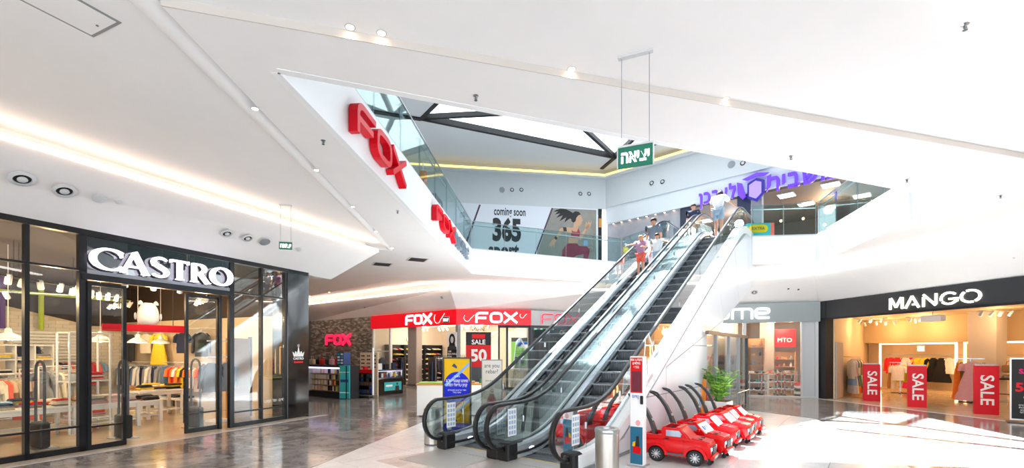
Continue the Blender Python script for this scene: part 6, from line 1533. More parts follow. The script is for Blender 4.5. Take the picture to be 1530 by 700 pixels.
stand(1450, 602, 'stand of pink and green dresses beside the wide pillar', [('gown', 'pink', 0, -.34, 0), ('gown', 'pink', .08, -.26, .1), ('gown', 'orange', -.32, 0, 1.57), ('gown', 'green', .32, 0, 1.57), ('gown', 'olive', -.22, .05, 1.57)], 1.52)
# table at right with bags
x, y = MAN.l(at_z(1512, 603, 0)); x += .35; t = thing('display_table', 'thin black frame table with folded clothes beside the pillar', 'table', MAN.w(x, y), MAN.a)
obj('table_top', MB().box(-.6, .6, -.35, .35, .80, .83), 'black_metal', t)
for s in (-1, 1):
    for q in (-1, 1): obj('leg', MB().box(s * .58 - .015, s * .58 + .015, q * .33 - .015, q * .33 + .015, 0, .8), 'black_metal', t)
obj('lower_rail', MB().box(-.58, .58, -.34, -.32, .3, .325), 'black_metal', t)
for k in range(3): fold_pile(MAN, x - .4 + .4 * k, y, .83, 4, ['brown', 'black', 'tan', 'grey', 'cream'], 'on the thin black table beside the pillar', 'folded clothes on the thin black table')
for k in range(3):
    o = inst('handbag', BAG, 'cloth ' + ['tan', 'black', 'cream'][k], None, MAN.w(x - .4 + .4 * k, y - .05, 1.03), (0, 0, MAN.a)); tag(o, '%s handbag on top of the folded clothes by the pillar' % ['tan', 'black', 'cream'][k], 'bag')
# sale pylons
for k, (px, py, w, h, lab) in enumerate(((1302.5, 600, .48, 1.30, 'by the slanted wall end'), (1370.5, 609.5, .45, 1.30, 'standing midway along the shop opening'), (1474, 620, .49, 1.36, 'in front of the wide pillar'))):
    p = at_z(px, py, 0); a = math.atan2(p.x, p.y); rz = -a + .08
    t = thing('sale_pylon', 'red sale pylon with vertical white letters ' + lab, 'sale sign', p, rz)
    obj('body', MB().box(-w / 2, w / 2, 0, .3, 0, h), 'red_letter', t); obj('top_cap', MB().box(-w / 2 + .02, w / 2 - .02, .02, .28, h, h + .04), 'light_grey', t)
    text('lettering', 'SALE', .37, 'white_matte', t, (0, -.004, h / 2), ext=.002, bold=.018, roll=-math.pi / 2, sx=1.08)
# black floor sign
p = at_z(1532, 633, 0); t = thing('floor_sign', 'white edged black sale board on a black foot', 'floor sign', p + Vector((.12, 0, 0)), -.75)
obj('frame', MB().box(-.34, .34, -.02, .02, .05, 1.6), 'white_gloss', t); b = obj('board', MB().box(-.31, .31, -.025, -.02, .09, 1.56), 'black_matte', t); obj('foot', MB().box(-.4, .4, -.25, .25, 0, .02).box(-.03, .03, -.02, .02, .02, .06), 'black_metal', t)
text('heading', 'SALE', .16, 'cloth magenta', b, (-.02, -.027, 1.26), ext=.001, bold=.03); text('figure', '50%', .3, 'red_letter', b, (0, -.027, .86), ext=.001, bold=.03); text('word', 'OFF', .13, 'white_matte', b, (0, -.027, .62), ext=.001, bold=.02); text('upto', 'UP TO', .06, 'white_matte', b, (0, -.027, 1.06), ext=.001)
text('small_print', heb('על מגוון פריטים\nמסומנים בחנות\nבכפוף לתקנון\nעד גמר המלאי'), .06, 'white_matte', b, (0, -.027, .34), ext=.0006)
# tracks
for k, (px, py, n) in enumerate(((1300, 480, 3), (1380, 478, 4), (1330, 490, 3), (1425, 485, 3), (1505, 482, 2), (1488, 470, 4))):
    p = at_z(px, py, 3.0)
    if p.y > 21 or p.y < 9: p = at_z(px, py, 2.9)
    x, y = MAN.l(p); y = min(max(y, .9), 5.2)
    track(MAN, x, y, 3.08, [.9, .9, .2, .2, .3, 1.2][k], 1.1, n, 'white track of spotlights in the right shop ' + ['over the slanted rail', 'over the middle pylon', 'before the left bay', 'above the cream dress stand', 'right of the pillar', 'before the pillar'][k], (-.2, .6), 'light_grey', None, 21, (1, .66, .34), .12)
o = thing('hanging_unit', 'white rectangular unit hung under the right shop ceiling', 'ceiling unit', MAN.w(2.9, 1.4, 2.72), MAN.a); obj('case', MB().rbox(-.3, .3, -.12, .12, 0, .2, .02), 'white_gloss', o); obj('hook', MB().tube([(0, 0, .2), (0, 0, .48)], .01, 6), 'light_grey', o)
# ================================================================== UPPER GALLERY
HO = Fr(K0, math.atan2(K_[1] - K0[1], K_[0] - K0[0]))
t = thing('hoarding', 'printed shop hoarding with running woman and large sport lettering', 'hoarding', HO.w(0, 0, UP), HO.a)
M_('hoard_white', '#dcdfe6', .6); M_('hoard_grey', '#8f8b83', .65, var=.12, scale=1.5)
obj('white_field', MB().box(-6, 7.3, -.05, 0, 0, 4.04), 'hoard_white', t)
gf = obj('grey_field', MB().slab([(3.30, 0.0), (7.2, 0), (7.2, 3.98), (4.72, 3.98)], -.056, -.05), 'hoard_grey', t)
obj('diagonal_line', MB().stroke([(3.2, 0), (4.68, 3.98)], .09, -.06, -.05), mat('plum', '#4a3548', .5), t)
obj('diagonal_line', MB().stroke([(-.75, 0), (.66, 3.98)], .09, -.06, -.05), 'plum', t)
M_('print_black', '#23262b', .6)
text('heading', 'coming soon', .62, 'print_black', t, (2.3, -.055, 3.66), ext=.003, bold=.02, sx=.55)
nm = text('numerals', '365', 1.62, 'print_black', t, (2.13, -.055, 2.60), ext=.003, bold=.05, sx=.66)
text('word', 'sport', 1.25, 'print_black', t, (1.95, -.055, 1.50), ext=.003, bold=.03, sx=.62)
# running figure, flat print on the board
def pr(nm_, pts, m, k): return obj(nm_, MB().slab([(p[0], p[1]) for p in pts], -.060 - .002 * k, -.0561 - .002 * k), m, gf)
M_('print_skin', '#c79c7c', .6); M_('print_hair', '#1d191c', .6); M_('print_leg', '#8a2340', .6); M_('print_top', '#9a2a3a', .6)
def limb(nm_, pts, w, m, k): return obj(nm_, MB().stroke(pts, w, -.060 - .002 * k, -.0561 - .002 * k), m, gf)
ex = lambda px, py: (lambda q: (HO.l(q)[0], q.z - UP))(at_plane(px, py, HO.w(0, -.06, 0), Vector((-math.sin(HO.a), math.cos(HO.a), 0))))
E_ = lambda *l: [ex(*p) for p in l]
def blob(nm_, pts, m, k): return pr(nm_, E_(*pts), m, k)
# far arm, bent up in front of the chest
blob('far_arm', [(861, 349), (864, 357), (868, 359), (872, 352), (877, 343), (881, 337), (879, 335), (874, 342), (868, 351), (865, 345)], 'print_skin', 0)
blob('far_hand', [(875, 343), (874, 337), (876, 331), (878, 335), (880, 330), (881, 334), (884, 331), (883, 337), (880, 342)], 'print_skin', 0)
# streaming hair
blob('hair_tail', [(858, 320), (852, 316), (846, 313), (838, 312), (831, 314), (827, 317), (834, 316), (829, 321), (837, 319), (831, 326), (841, 322), (836, 331), (846, 325), (843, 333), (851, 327), (857, 328)], 'print_hair', 1)
blob('neck', [(858, 332), (865, 334), (864, 341), (856, 344)], 'print_skin', 2)
blob('head', [(858, 322), (862, 318), (867, 320), (869, 325), (871, 330), (869, 332), (869, 335), (866, 338), (861, 336), (858, 330)], 'print_skin', 3)
blob('hair', [(853, 326), (855, 319), (860, 316), (865, 317), (868, 321), (864, 322), (861, 326), (860, 331), (857, 333), (854, 331)], 'print_hair', 4)
blob('torso', [(851, 341), (857, 340), (864, 341), (867, 349), (865, 357), (862, 366), (849, 367), (850, 356), (852, 349)], 'print_skin', 4)
blob('sports_top', [(853, 341), (856, 346), (862, 347), (864, 341), (867, 349), (865, 356), (852, 355), (853, 348)], 'print_top', 5)
blob('near_arm', [(855, 341), (850, 340), (842, 340), (837, 342), (833, 350), (829, 357), (831, 359), (836, 352), (841, 346), (849, 347), (854, 348)], 'print_skin', 6)
blob('arm_band', [(846, 340), (841, 340), (842, 346), (847, 346)], 'print_hair', 7)
blob('near_hand', [(829, 356), (832, 359), (829, 364), (828, 370), (826, 366), (823, 371), (823, 366), (820, 370), (821, 364), (825, 359)], 'print_skin', 6)
blob('wrist_band', [(830, 353), (833, 356), (831, 359), (828, 356)], 'print_hair', 8)
blob('hips', [(849, 364), (862, 364), (866, 369), (864, 380), (856, 386), (846, 387), (840, 383), (840, 375), (844, 368)], 'print_leg', 6)
blob('front_leg', [(858, 368), (868, 368), (877, 369), (881, 373), (880, 380), (877, 392), (873, 404), (869, 403), (871, 390), (872, 380), (862, 382), (855, 381)], 'print_leg', 7)
blob('rear_leg', [(841, 378), (853, 382), (850, 392), (843, 402), (836, 410), (833, 406), (838, 395)], 'print_leg', 8)
o = thing('paper_notice', 'small pale blue notice stuck on the grey hoarding field', 'notice', HO.w(*[ex(875, 362)[0], -.075], UP + ex(875, 362)[1] - .2), HO.a); obj('sheet', MB().box(-.12, .12, -.004, .004, 0, .28), 'cloth sky blue', o)
o = thing('hoarding_post', 'black and yellow corner post ending the hoarding', 'post', HO.w(7.42, -.05, UP), HO.a); obj('shaft', MB().box(-.1, .1, -.05, .05, 0, 4.04), 'black_matte', o); obj('yellow_tag', MB().box(-.08, .08, -.055, -.05, 3.0, 3.5), 'wood_orange', o)
# department store face
PU = Fr(K_, math.atan2(KM[1] - K_[1], KM[0] - K_[0]))
ds = sroot('wall_back', 'pale sign band and stone front of the department store', 'shopfront', PU.w(0, 0, UP), PU.a)
M_('stone_grey', '#9b9aa0', .5, var=.12, scale=1.2); M_('blue_dark', '#232c44', .4)
obj('sign_band', MB().box(-.05, 13.5, .08, .35, 3.25, 4.2), mat('band_pale', '#cfd4d8', .5), ds)
obj('stone_front', MB().box(-.05, 4.2, .25, .45, 0, 3.3), 'stone_grey', ds); obj('blue_pier', MB().box(4.2, 4.75, .2, .45, 0, 3.3), 'blue_dark', ds); obj('blue_pier', MB().box(6.9, 7.5, .2, .45, 0, 3.3), 'blue_dark', ds); obj('stone_pier', MB().box(7.5, 7.95, .15, .45, 0, 3.3), 'stone_grey', ds)
obj('store_ceiling', MB().box(4.2, 13.5, .3, 9, 3.15, 3.3), mat('brown_ceiling', '#6c5a4e', .7), ds)
obj('store_back', MB().box(4.2, 13.5, 6.5, 6.7, 0, 3.3), mat('brown_wall', '#5d5048', .7), ds)
for k in range(8): 
    o = thing('store_downlight', 'small warm lamp over the stone front of the store, number %s' % ['one', 'two', 'three', 'four', 'five', 'six', 'seven', 'eight'][k], 'downlight', PU.w(.4 + k * .5, .16, UP + 3.2), PU.a, 'lamps over the stone front'); o['label'] = 'small warm lamp over the grey stone front'
    obj('housing', MB().lathe([(.05, 0), (.05, .05), (.001, .05)], 10), 'light_grey', o); obj('lens', MB().lathe([(.001, -.006), (.04, -.006), (.04, .002), (.001, .002)], 10), 'glow_warm', o)
# purple sign
sg = thing('shop_sign', 'large purple lit Hebrew letters with cube emblem on pale band', 'shop sign', PU.w(0, 0, UP), PU.a)
def hebrew_sign(word, x_left, x_right, z, size):
    os_ = []; tot = 0.0
    for ch in word:
        o = text('letter', ch, size, 'purple', sg, (0, 0, 0), ext=.05, bold=.03)
        xs = [v.co.x for v in o.data.vertices]; os_.append((o, min(xs), max(xs))); tot += max(xs) - min(xs)
    gap = size * .10; k = (x_right - x_left - gap * (len(word) - 1)) / tot; x = x_right
    for o, a, b in os_:
        o.data.transform(Matrix.Diagonal((k, 1, 1, 1))); o.location = (x - b * k, -.06, z); x -= (b - a) * k + gap
hebrew_sign('המשביר', 8.3, 11.2, 3.36, .98)
hebrew_sign('לצרכן', 5.25, 6.92, 3.40, .86)
cu = obj('cube_emblem', MB().slab([(7.42, 2.95), (7.82, 2.72), (8.12, 3.05), (8.12, 3.62), (7.80, 3.78), (7.42, 3.62)], -.10, -.04), 'purple_dark', sg)
obj('emblem_face', MB().slab([(7.50, 3.02), (7.78, 2.86), (8.00, 3.06), (8.00, 3.55), (7.76, 3.66), (7.50, 3.52)], -.13, -.10), mat('purple_pale', '#8f78f0', .4, emit=.7, emitcol='#8068ff'), cu)
obj('emblem_wing', MB().slab([(6.98, 3.78), (7.20, 3.68), (7.36, 3.05), (7.22, 2.95), (7.02, 3.2)], -.11, -.05), 'purple', cu); obj('emblem_wing', MB().slab([(8.22, 3.75), (8.38, 3.8), (8.36, 3.3), (8.20, 3.05)], -.11, -.05), 'purple', cu); obj('emblem_cap', MB().slab([(7.2, 3.86), (7.8, 4.02), (8.3, 3.9), (8.1, 3.8), (7.8, 3.86), (7.4, 3.75)], -.11, -.05), 'purple', cu)
# store interior: light panels, lit shelves
for k, (x, y) in enumerate(((8.7, 1.2), (10.4, 1.0), (9.1, 3.2), (11.9, 1.6), (11.2, 3.6))):
    o = thing('ceiling_panel', 'square light panel in the brown store ceiling, %s' % ['beside the cube emblem', 'behind the second letter', 'deep behind the emblem', 'near the gallery corner', 'deep at the corner'][k], 'ceiling light', PU.w(x, y, UP + 3.10), PU.a)
    obj('frame', MB().box(-.33, .33, -.33, .33, 0.0, .04), 'light_grey', o); obj('diffuser', MB().box(-.29, .29, -.29, .29, -.008, 0), 'glow_panel', o)
for k in range(5):
    x = 8.6 + k * 1.0; zs = shelf_unit(PU, x, 5.6 - .3 * (k % 2), 0, .9, .4, 2.0, 5, 'brown cosmetics shelf bay deep in the department store, bay %s' % 'one two three four five'.split()[k], 'black_matte')
bpy.context.view_layer.update()
for o in C.objects:
    if o.get('label', '').startswith('brown cosmetics'): o.location.z = UP
for k in range(5):
    for j in range(5):
        for i in range(3):
            c = rnd.choice(['yellow', 'cream', 'orange', 'white', 'tan']); o = inst('perfume_box', BOXI, 'cloth ' + c, None, PU.w(8.3 + k * 1.0 + i * .28, 5.55 - .3 * (k % 2), UP + .105 + 1.9 * j / 5), (0, 0, PU.a), (2.0, 4, 1.0)); tag(o, '%s box on the %s shelf of cosmetics bay %s in the store' % (c, ['bottom', 'second', 'middle', 'fourth', 'top'][j], 'one two three four five'.split()[k]), 'box', 'boxes on the cosmetics shelves')
for k in range(7):
    p = PU.w(8.3 + k * .7, 2.0 + 1.1 * (k % 3), UP + 2.2 + .2 * (k % 2)); o = thing('pendant_globe', 'glowing amber globe lamp hanging in the department store', 'lamp', p, 0, 'amber globe lamps in the store')
    obj('globe', MB().lathe([(.001, -.07), (.045, -.045), (.065, 0), (.045, .045), (.001, .07)], 12), 'glow_bay', o, smooth=True); obj('cord', MB().tube([(0, 0, .09), (0, 0, UP + 3.15 - p.z)], .006, 5), 'black_matte', o)
point_light(PU.w(10, 3, UP + 2.6), 120, (1, .8, .55), .2); point_light(PU.w(6, 2.5, UP + 2.6), 60, (.9, .95, 1), .2)
o = thing('advert_board', 'teal and yellow advert board standing at the railing', 'sign board', Vector(R_).to_3d() * 1.0, 0); e1 = (Vector(C3_) - Vector(R_)).normalized(); o.location = Vector((R_[0] + e1.x * .35 + .25 * -e1.y * -1, R_[1] + e1.y * .35 + .3, UP)); o.rotation_euler = (0, 0, math.atan2(e1.y, e1.x))
obj('board', MB().box(-.35, .45, 0, .05, 0, .62), 'teal', o); obj('yellow_lozenge', MB().slab(rr(-.28, .36, .28, .56, .13), -.006, 0), 'yellow', o); text('lettering', 'EXTRA', .14, 'charcoal', o, (.04, -.009, .42), ext=.001, bold=.02); obj('coral_edge', MB().box(.45, .58, 0, .05, 0, .62), 'cloth coral', o); obj('support', MB().box(-.3, .4, .05, .25, 0, .03), 'black_matte', o)
# ---- glass railings
def railing(P, Q, label, n, top=1.12, cap=True, off=.06):
    P, Q = Vector(P), Vector(Q); L = (Q - P).length; a = math.atan2(Q.y - P.y, Q.x - P.x)
    t = thing('glass_railing', label, 'railing', (P.x, P.y, 5.8), a)
    for i in range(n):
        x0, x1 = L * i / n + .012, L * (i + 1) / n - .012
        g = obj('glass_panel', MB().box(x0, x1, .02, .035, -.02, top), 'glass_rail', t)
        for x in ((x0 + .06, x1 - .06) if i == 0 else (x1 - .06,)): obj('rail_bracket', MB().tube([(x, .03, top - .14), (x, .11, top - .12)], .012, 6), 'steel', g)
    obj('handrail', MB().tube([(.0, .12, top - .12), (L, .12, top - .12)], .022, 10), 'steel', t)
    obj('top_channel', MB().box(0, L, .012, .043, top, top + .018), 'steel', t); obj('base_channel', MB().box(0, L, .0, .055, -.03, .05), 'light_grey', t)
    for i in range(0, n + 1): obj('post', MB().box(min(max(L * i / n - .008, 0), L - .016), min(max(L * i / n + .008, .016), L), .036, .06, -.03, top - .06), 'steel', t)
    return t
railing(A_, C1_, 'long glass railing above the big red letters', 9)
railing(C1_, C2_, 'glass railing in front of the running woman hoarding', 5)
railing(C2_, L_, 'short glass railing leading to the escalator landing', 2)
railing(R_, C3_, 'short glass railing right of the escalators', 2)
railing(C3_, B_, 'glass railing along the department store side', 5)
# big red letters on the left fascia
FA = Fr(A_, math.atan2(C1_[1] - A_[1], C1_[0] - A_[0]))
sg = thing('shop_sign', 'huge red block letters on the white gallery fascia', 'shop sign', FA.w(0, 0), FA.a)
fox_letters(sg, 'red_letter', 1.72, 5.03, .50, .76, -.17, -.03, .19, .07)
sg = thing('shop_sign', 'red and grey block letters further along the gallery fascia', 'shop sign', FA.w(0, 0), FA.a)
e_ = fox_letters(sg, 'red_letter', 6.6, 5.12, .46, .80, -.16, -.03, .2, .08)
x = e_ + .1
for ch, wd in (('h', .5), ('o', .5), ('m', .7), ('e', .5)):
    m_ = MB(); hq = .36; lw = .09
    if ch == 'h': m_.stroke([(.04, 0), (.04, .5)], lw, -.14, -.03, False, x, 5.12).stroke([(.04, hq), (.3, hq)] + arc(.3, hq - .1, .1, 90, 0, 3) + [(.4, 0)], lw, -.139, -.03, False, x, 5.12)
    if ch == 'o': m_.stroke(rr(.04, .44, .04, hq, .1), lw, -.14, -.03, True, x, 5.12)
    if ch == 'm': m_.stroke([(.04, 0), (.04, hq), (.55, hq)] + arc(.55, hq - .1, .1, 90, 0, 3) + [(.65, 0)], lw, -.14, -.03, False, x, 5.12).stroke([(.35, hq), (.35, 0)], lw, -.139, -.03, False, x, 5.12)
    if ch == 'e': m_.stroke([(.44, .04), (.14, .04)] + arc(.14, .14, .1, 270, 180, 3) + [(.04, hq - .1)] + arc(.14, hq - .1, .1, 180, 90, 3) + [(.36, hq)] + arc(.36, hq - .08, .08, 90, -90, 4) + [(.06, hq - .16)], lw, -.14, -.03, False, x, 5.12)
    obj('letter', m_, mat('letter_grey', '#7b8894', .35), sg); x += wd + .1
# things on the gallery
o = thing('hanging_flag', 'orange folded fabric flag on a white pole behind the long railing', 'flag', FA.w(9.2, .9, UP), FA.a); obj('fabric', MB().loft([cloth_ring(w, .1, z, 18, 1, .3, 0, 5) for z, w in ((.3, .34), (.8, .3), (1.3, .22), (1.65, .1))]), 'cloth orange', o, smooth=True); obj('pole', MB().tube([(0, 0, 0), (0, 0, 1.95)], .02, 8), 'white_gloss', o); obj('base', MB().lathe([(.22, 0), (.22, .03), (.03, .05)], 16), 'light_grey', o)
for lab, (x, y) in (('beside the long railing end', (10.9, .8)),):
    o = thing('service_cart', 'dark shelving cart behind the far end of the long railing', 'cart', FA.w(11.6, 1.2, UP), FA.a)
    for z in (.1, .6, 1.1, 1.6): obj('shelf_board', MB().box(-.5, .5, -.25, .25, z, z + .04), 'charcoal', o)
    for s in (-1, 1):
        for q in (-1, 1): obj('upright', MB().box(s * .48 - .02, s * .48 + .02, q * .23 - .02, q * .23 + .02, 0, 1.64), 'charcoal', o)
o = thing('column', 'grey round column on the upper gallery behind the long railing', 'column', FA.w(4.3, 3.2, UP), 0); obj('shaft', MB().lathe([(.45, 0), (.45, 6.25)], 24), 'light_grey', o, smooth=True); obj('base', MB().lathe([(.5, 0), (.5, .12), (.45, .14)], 24), 'mid_grey', o, smooth=True)
o = thing('dome_camera', 'white dome camera on a ceiling stem behind the long railing', 'camera', FA.w(5.2, 1.2, UP), 0); o.location.z = 9.2; obj('stem', MB().tube([(0, 0, .1), (0, 0, 2.8)], .025, 8), 'light_grey', o); obj('dome', MB().lathe([(.001, -.18), (.12, -.12), (.17, 0), (.15, .1), (.001, .12)], 16), 'white_gloss', o, smooth=True)
# ================================================================== PEOPLE
PEOPLE_Q = []
def skin_obj(name, verts, edges, radii, root, m, parent, fingers=None, sub=2):
    me = bpy.data.meshes.new(name); me.from_pydata(verts, edges, []); me.update()
    o = bpy.data.objects.new(name, me); C.objects.link(o); o.parent = parent
    sk = o.modifiers.new('skin', 'SKIN'); sk.use_smooth_shade = True
    ss = o.modifiers.new('subdivision', 'SUBSURF'); ss.levels = sub; ss.render_levels = sub
    for i, v in enumerate(me.skin_vertices[0].data):
        r = radii[i]; v.radius = r if isinstance(r, tuple) else (r, r); v.use_root = (i == root)
    PEOPLE_Q.append((o, m, fingers)); return o
def person(label, loc, rz, h, pose, shirt, bottom, hair, long_hair=False, shorts=False, hat=None, shoe='white_matte', skin='skin', sleeves=True):
    """faces local +x; pose = joint overrides at 1.75 m scale"""
    k = h / 1.75
    J = dict(pelvis=(0, 0, .94), waist=(.0, 0, 1.08), chest=(.01, 0, 1.30), neck=(0, 0, 1.47), jaw=(.015, 0, 1.55), head=(.015, 0, 1.63), crown=(.0, 0, 1.71),
             shl=(0, .175, 1.42), ell=(-.02, .24, 1.14), wrl=(.08, .25, .90), hal=(.11, .245, .83), shr=(0, -.175, 1.42), elr=(-.02, -.24, 1.14), wrr=(.08, -.25, .90), har=(.11, -.245, .83),
             hil=(0, .09, .90), knl=(.03, .10, .50), anl=(-.01, .10, .09), tol=(.13, .115, .03), hir=(0, -.09, .90), knr=(.03, -.10, .50), anr=(-.01, -.10, .09), tor=(.13, -.115, .03))
    J.update(pose)
    P = {a: tuple(c * k for c in b) for a, b in J.items()}
    R = dict(pelvis=(.14, .115), waist=(.125, .10), chest=(.15, .11), neck=.052, jaw=.07, head=(.083, .095), crown=.06, shl=.062, ell=.042, wrl=.028, hal=(.036, .02), shr=.062, elr=.042, wrr=.028, har=(.036, .02), hil=.09, knl=.06, anl=.042, tol=.035, hir=.09, knr=.06, anr=.042, tor=.035)
    E = [('pelvis', 'waist'), ('waist', 'chest'), ('chest', 'neck'), ('neck', 'jaw'), ('jaw', 'head'), ('head', 'crown'), ('chest', 'shl'), ('shl', 'ell'), ('ell', 'wrl'), ('wrl', 'hal'), ('chest', 'shr'), ('shr', 'elr'), ('elr', 'wrr'), ('wrr', 'har'), ('pelvis', 'hil'), ('hil', 'knl'), ('knl', 'anl'), ('anl', 'tol'), ('pelvis', 'hir'), ('hir', 'knr'), ('knr', 'anr'), ('anr', 'tor')]
    t = thing('person', label, 'person', loc, rz)
    def sub(names, fat, over={}):
        ns = [n for n in P if n in names]; ix = {n: i for i, n in enumerate(ns)}
        rr_ = []
        for n in ns:
            r = over.get(n, R[n]); r = r if isinstance(r, tuple) else (r, r); rr_.append((r[0] * k + fat, r[1] * k + fat))
        return [P[n] for n in ns], [(ix[a], ix[b]) for a, b in E if a in ix and b in ix], rr_, ix
    # fingers for both hands
    fg = MB()
    for s, w, hnd in ((1, 'wrl', 'hal'), (-1, 'wrr', 'har')):
        a, b = Vector(P[w]), Vector(P[hnd]); d = (b - a).normalized(); side = d.cross(Vector((0, 0, 1)));
        side = Vector((1, 0, 0)) if side.length < .1 else side.normalized(); nrm = side.cross(d).normalized()
        for i, L in enumerate((.066, .078, .072, .055)):
            o = b + side * (.030 - .020 * i) * k; fg.tube([o - d * .01, o + d * L * .45 * k - nrm * .006 * k, o + d * L * .8 * k - nrm * .022 * k, o + d * L * .9 * k - nrm * .04 * k], [.0088 * k, .0085 * k, .0078 * k, .006 * k], 6)
        o = a + (b - a) * .35 + side * .026 * k; fg.tube([o, o + side * .022 * k + d * .03 * k, o + side * .024 * k + d * .058 * k - nrm * .012 * k], [.0115 * k, .0105 * k, .008 * k], 6)
    # nose, ears
    hd = Vector(P['head']); 
    fg.lathe([(.001, .0), (.010 * k, .008 * k), (.013 * k, .02 * k), (.006 * k, .045 * k), (.001, .05 * k)], 8, (hd.x + .092 * k, 0 + hd.y, hd.z - .035 * k))
    for s in (-1, 1): fg.lathe([(.001, -.03 * k), (.012 * k, -.015 * k), (.014 * k, .012 * k), (.001, .03 * k)], 8, (hd.x - .005 * k, hd.y + s * .088 * k, hd.z - .01 * k))
    v, e, r, ix = sub(set(P), 0); skin_obj('body', v, e, r, ix['pelvis'], skin, t, fg)
    names = {'pelvis', 'waist', 'chest', 'shl', 'shr'} | ({'ell', 'elr'} if sleeves else set())
    P0 = dict(P)
    for a, b in (('shl', 'ell'), ('shr', 'elr')): P[b] = tuple(Vector(P0[a]).lerp(Vector(P0[b]), .75))
    P['neck'] = tuple(Vector(P0['chest']).lerp(Vector(P0['neck']), .72)); names = names | {'neck'}
    v, e, r, ix = sub(names, .028, {'ell': .055, 'elr': .055, 'shl': .08, 'shr': .08, 'neck': .07, 'chest': (.165, .125), 'waist': (.14, .12), 'pelvis': (.15, .13)}); skin_obj('shirt', v, e, r, ix['pelvis'], shirt, t)
    P.update(P0)
    if shorts:
        for a, b in (('hil', 'knl'), ('hir', 'knr')): P[b] = tuple(Vector(P0[a]).lerp(Vector(P0[b]), .8))
        v, e, r, ix = sub({'pelvis', 'hil', 'hir', 'knl', 'knr'}, .02, {'knl': .075, 'knr': .075})
    else:
        for a, b in (('knl', 'anl'), ('knr', 'anr')): P[b] = tuple(Vector(P0[a]).lerp(Vector(P0[b]), .85))
        v, e, r, ix = sub({'pelvis', 'hil', 'hir', 'knl', 'knr', 'anl', 'anr'}, .018)
    skin_obj('shorts' if shorts else 'trousers', v, e, r, ix['pelvis'], bottom, t); P.update(P0)
    hm_ = MB()
    rings = []
    for zz, rx, ry, ox in ((-.02, .085, .095, -.022), (.02, .1, .101, -.012), (.06, .098, .098, -.006), (.095, .078, .08, -.004), (.115, .045, .045, -.004), (.12, .01, .01, -.004)):
        rings.append([Vector((hd.x + (ox + rx * math.cos(a)) * k, hd.y + ry * math.sin(a) * k, hd.z + zz * k + (.035 * k if math.cos(a) > .5 and zz < .02 else 0))) for a in frange(0, 2 * math.pi, 14)[:-1]])
    hm_.loft(rings)
    if long_hair: hm_.loft([[Vector((hd.x + (-.06 - .03 * (i / 4) + .055 * math.cos(a)) * k, hd.y + .085 * math.sin(a) * k, hd.z + (.05 - .085 * i) * k)) for a in frange(0, 2 * math.pi, 10)[:-1]] for i in range(5)])
    obj('hair', hm_, hair, t, smooth=True)
    for s in (-1, 1): obj('eye', MB().lathe([(.001, -.009 * k), (.010 * k, 0), (.001, .009 * k)], 8, (hd.x + .078 * k, hd.y + s * .032 * k, hd.z + .008 * k)), 'black_gloss', t)
    obj('mouth', MB().box(hd.x + .074 * k, hd.x + .084 * k, hd.y - .022 * k, hd.y + .022 * k, hd.z - .062 * k, hd.z - .054 * k), 'cloth coral', t)
    for a, b in (('anl', 'tol'), ('anr', 'tor')):
        A0, B0 = Vector(P[a]), Vector(P[b]); d = (B0 - A0); d.z = 0; d.normalize(); n = Vector((-d.y, d.x, 0)); rg_ = []
        zf = B0.z - .03 * k
        for u, w, hh_ in ((-.075, .03, .05), (-.06, .04, .085), (.0, .043, .095), (.08, .05, .06), (.15, .045, .045), (.185, .02, .025)):
            c0 = A0 + d * u * k; rg_.append([Vector((c0.x + n.x * w * k * q, c0.y + n.y * w * k * q, zf + z_ * k)) for q, z_ in ((-1, 0), (1, 0), (.9, hh_), (-.9, hh_))])
        obj('shoe', MB().loft(rg_), shoe, t, smooth=True)
    if hat:
        obj('hat', MB().lathe([(.001, .135 * k), (.07 * k, .13 * k), (.095 * k, .06 * k), (.1 * k, .03 * k), (.17 * k, .01 * k), (.165 * k, .0), (.09 * k, .015 * k)], 18, hd), hat, t, smooth=True)
    return t
aD = ESC.a + math.pi          # facing down the escalator
def on_esc(t, s): 
    i = round((t - .35 - .2) / .4); tt = .35 + .4 * i; return ESC.w(tt + .2, -s, max(0, min(UP, zb(tt + .2))) + .008)
arm_r = dict(elr=(.16, -.30, 1.22), wrr=(.36, -.36, 1.12), har=(.43, -.37, 1.09)); arm_l = dict(ell=(.16, .30, 1.22), wrl=(.36, .36, 1.12), hal=(.43, .37, 1.09))
M_('shirt_grey', '#6f7f8c', .85); M_('shirt_white', '#f4f6f8', .8); M_('trouser_white', '#dfe6ee', .8); M_('dress_plum', '#b48aa8', .8)
person('man in a grey t-shirt and pale trousers riding the left escalator', on_esc(8.5, .62), aD, 1.68, {'knl': (.05, .1, .5)}, 'shirt_grey', 'trouser_white', 'hair_dark')
person('blond child in a lilac top reaching for the left escalator handrail', on_esc(8.1, .36), aD, 1.32, {**dict(elr=(.14, -.24, 1.38), wrr=(.30, -.42, 1.34), har=(.36, -.48, 1.32)), 'ell': (.1, .26, 1.2), 'wrl': (.3, .2, 1.2), 'hal': (.36, .18, 1.2)}, 'dress_plum', 'cloth coral', 'hair_blond', True, True)
person('child in a white top stretching an arm to the inner handrail', on_esc(8.1, .88), aD, 1.30, dict(ell=(.10, .34, 1.36), wrl=(.22, .50, 1.30), hal=(.27, .55, 1.27)), 'shirt_white', 'denim', 'hair_dark')
person('man in a dark shirt standing on the top landing of the left escalator', ESC.w(12.7, -.62, UP + .013), aD, 1.76, {}, 'cloth navy', 'charcoal', 'hair_dark')
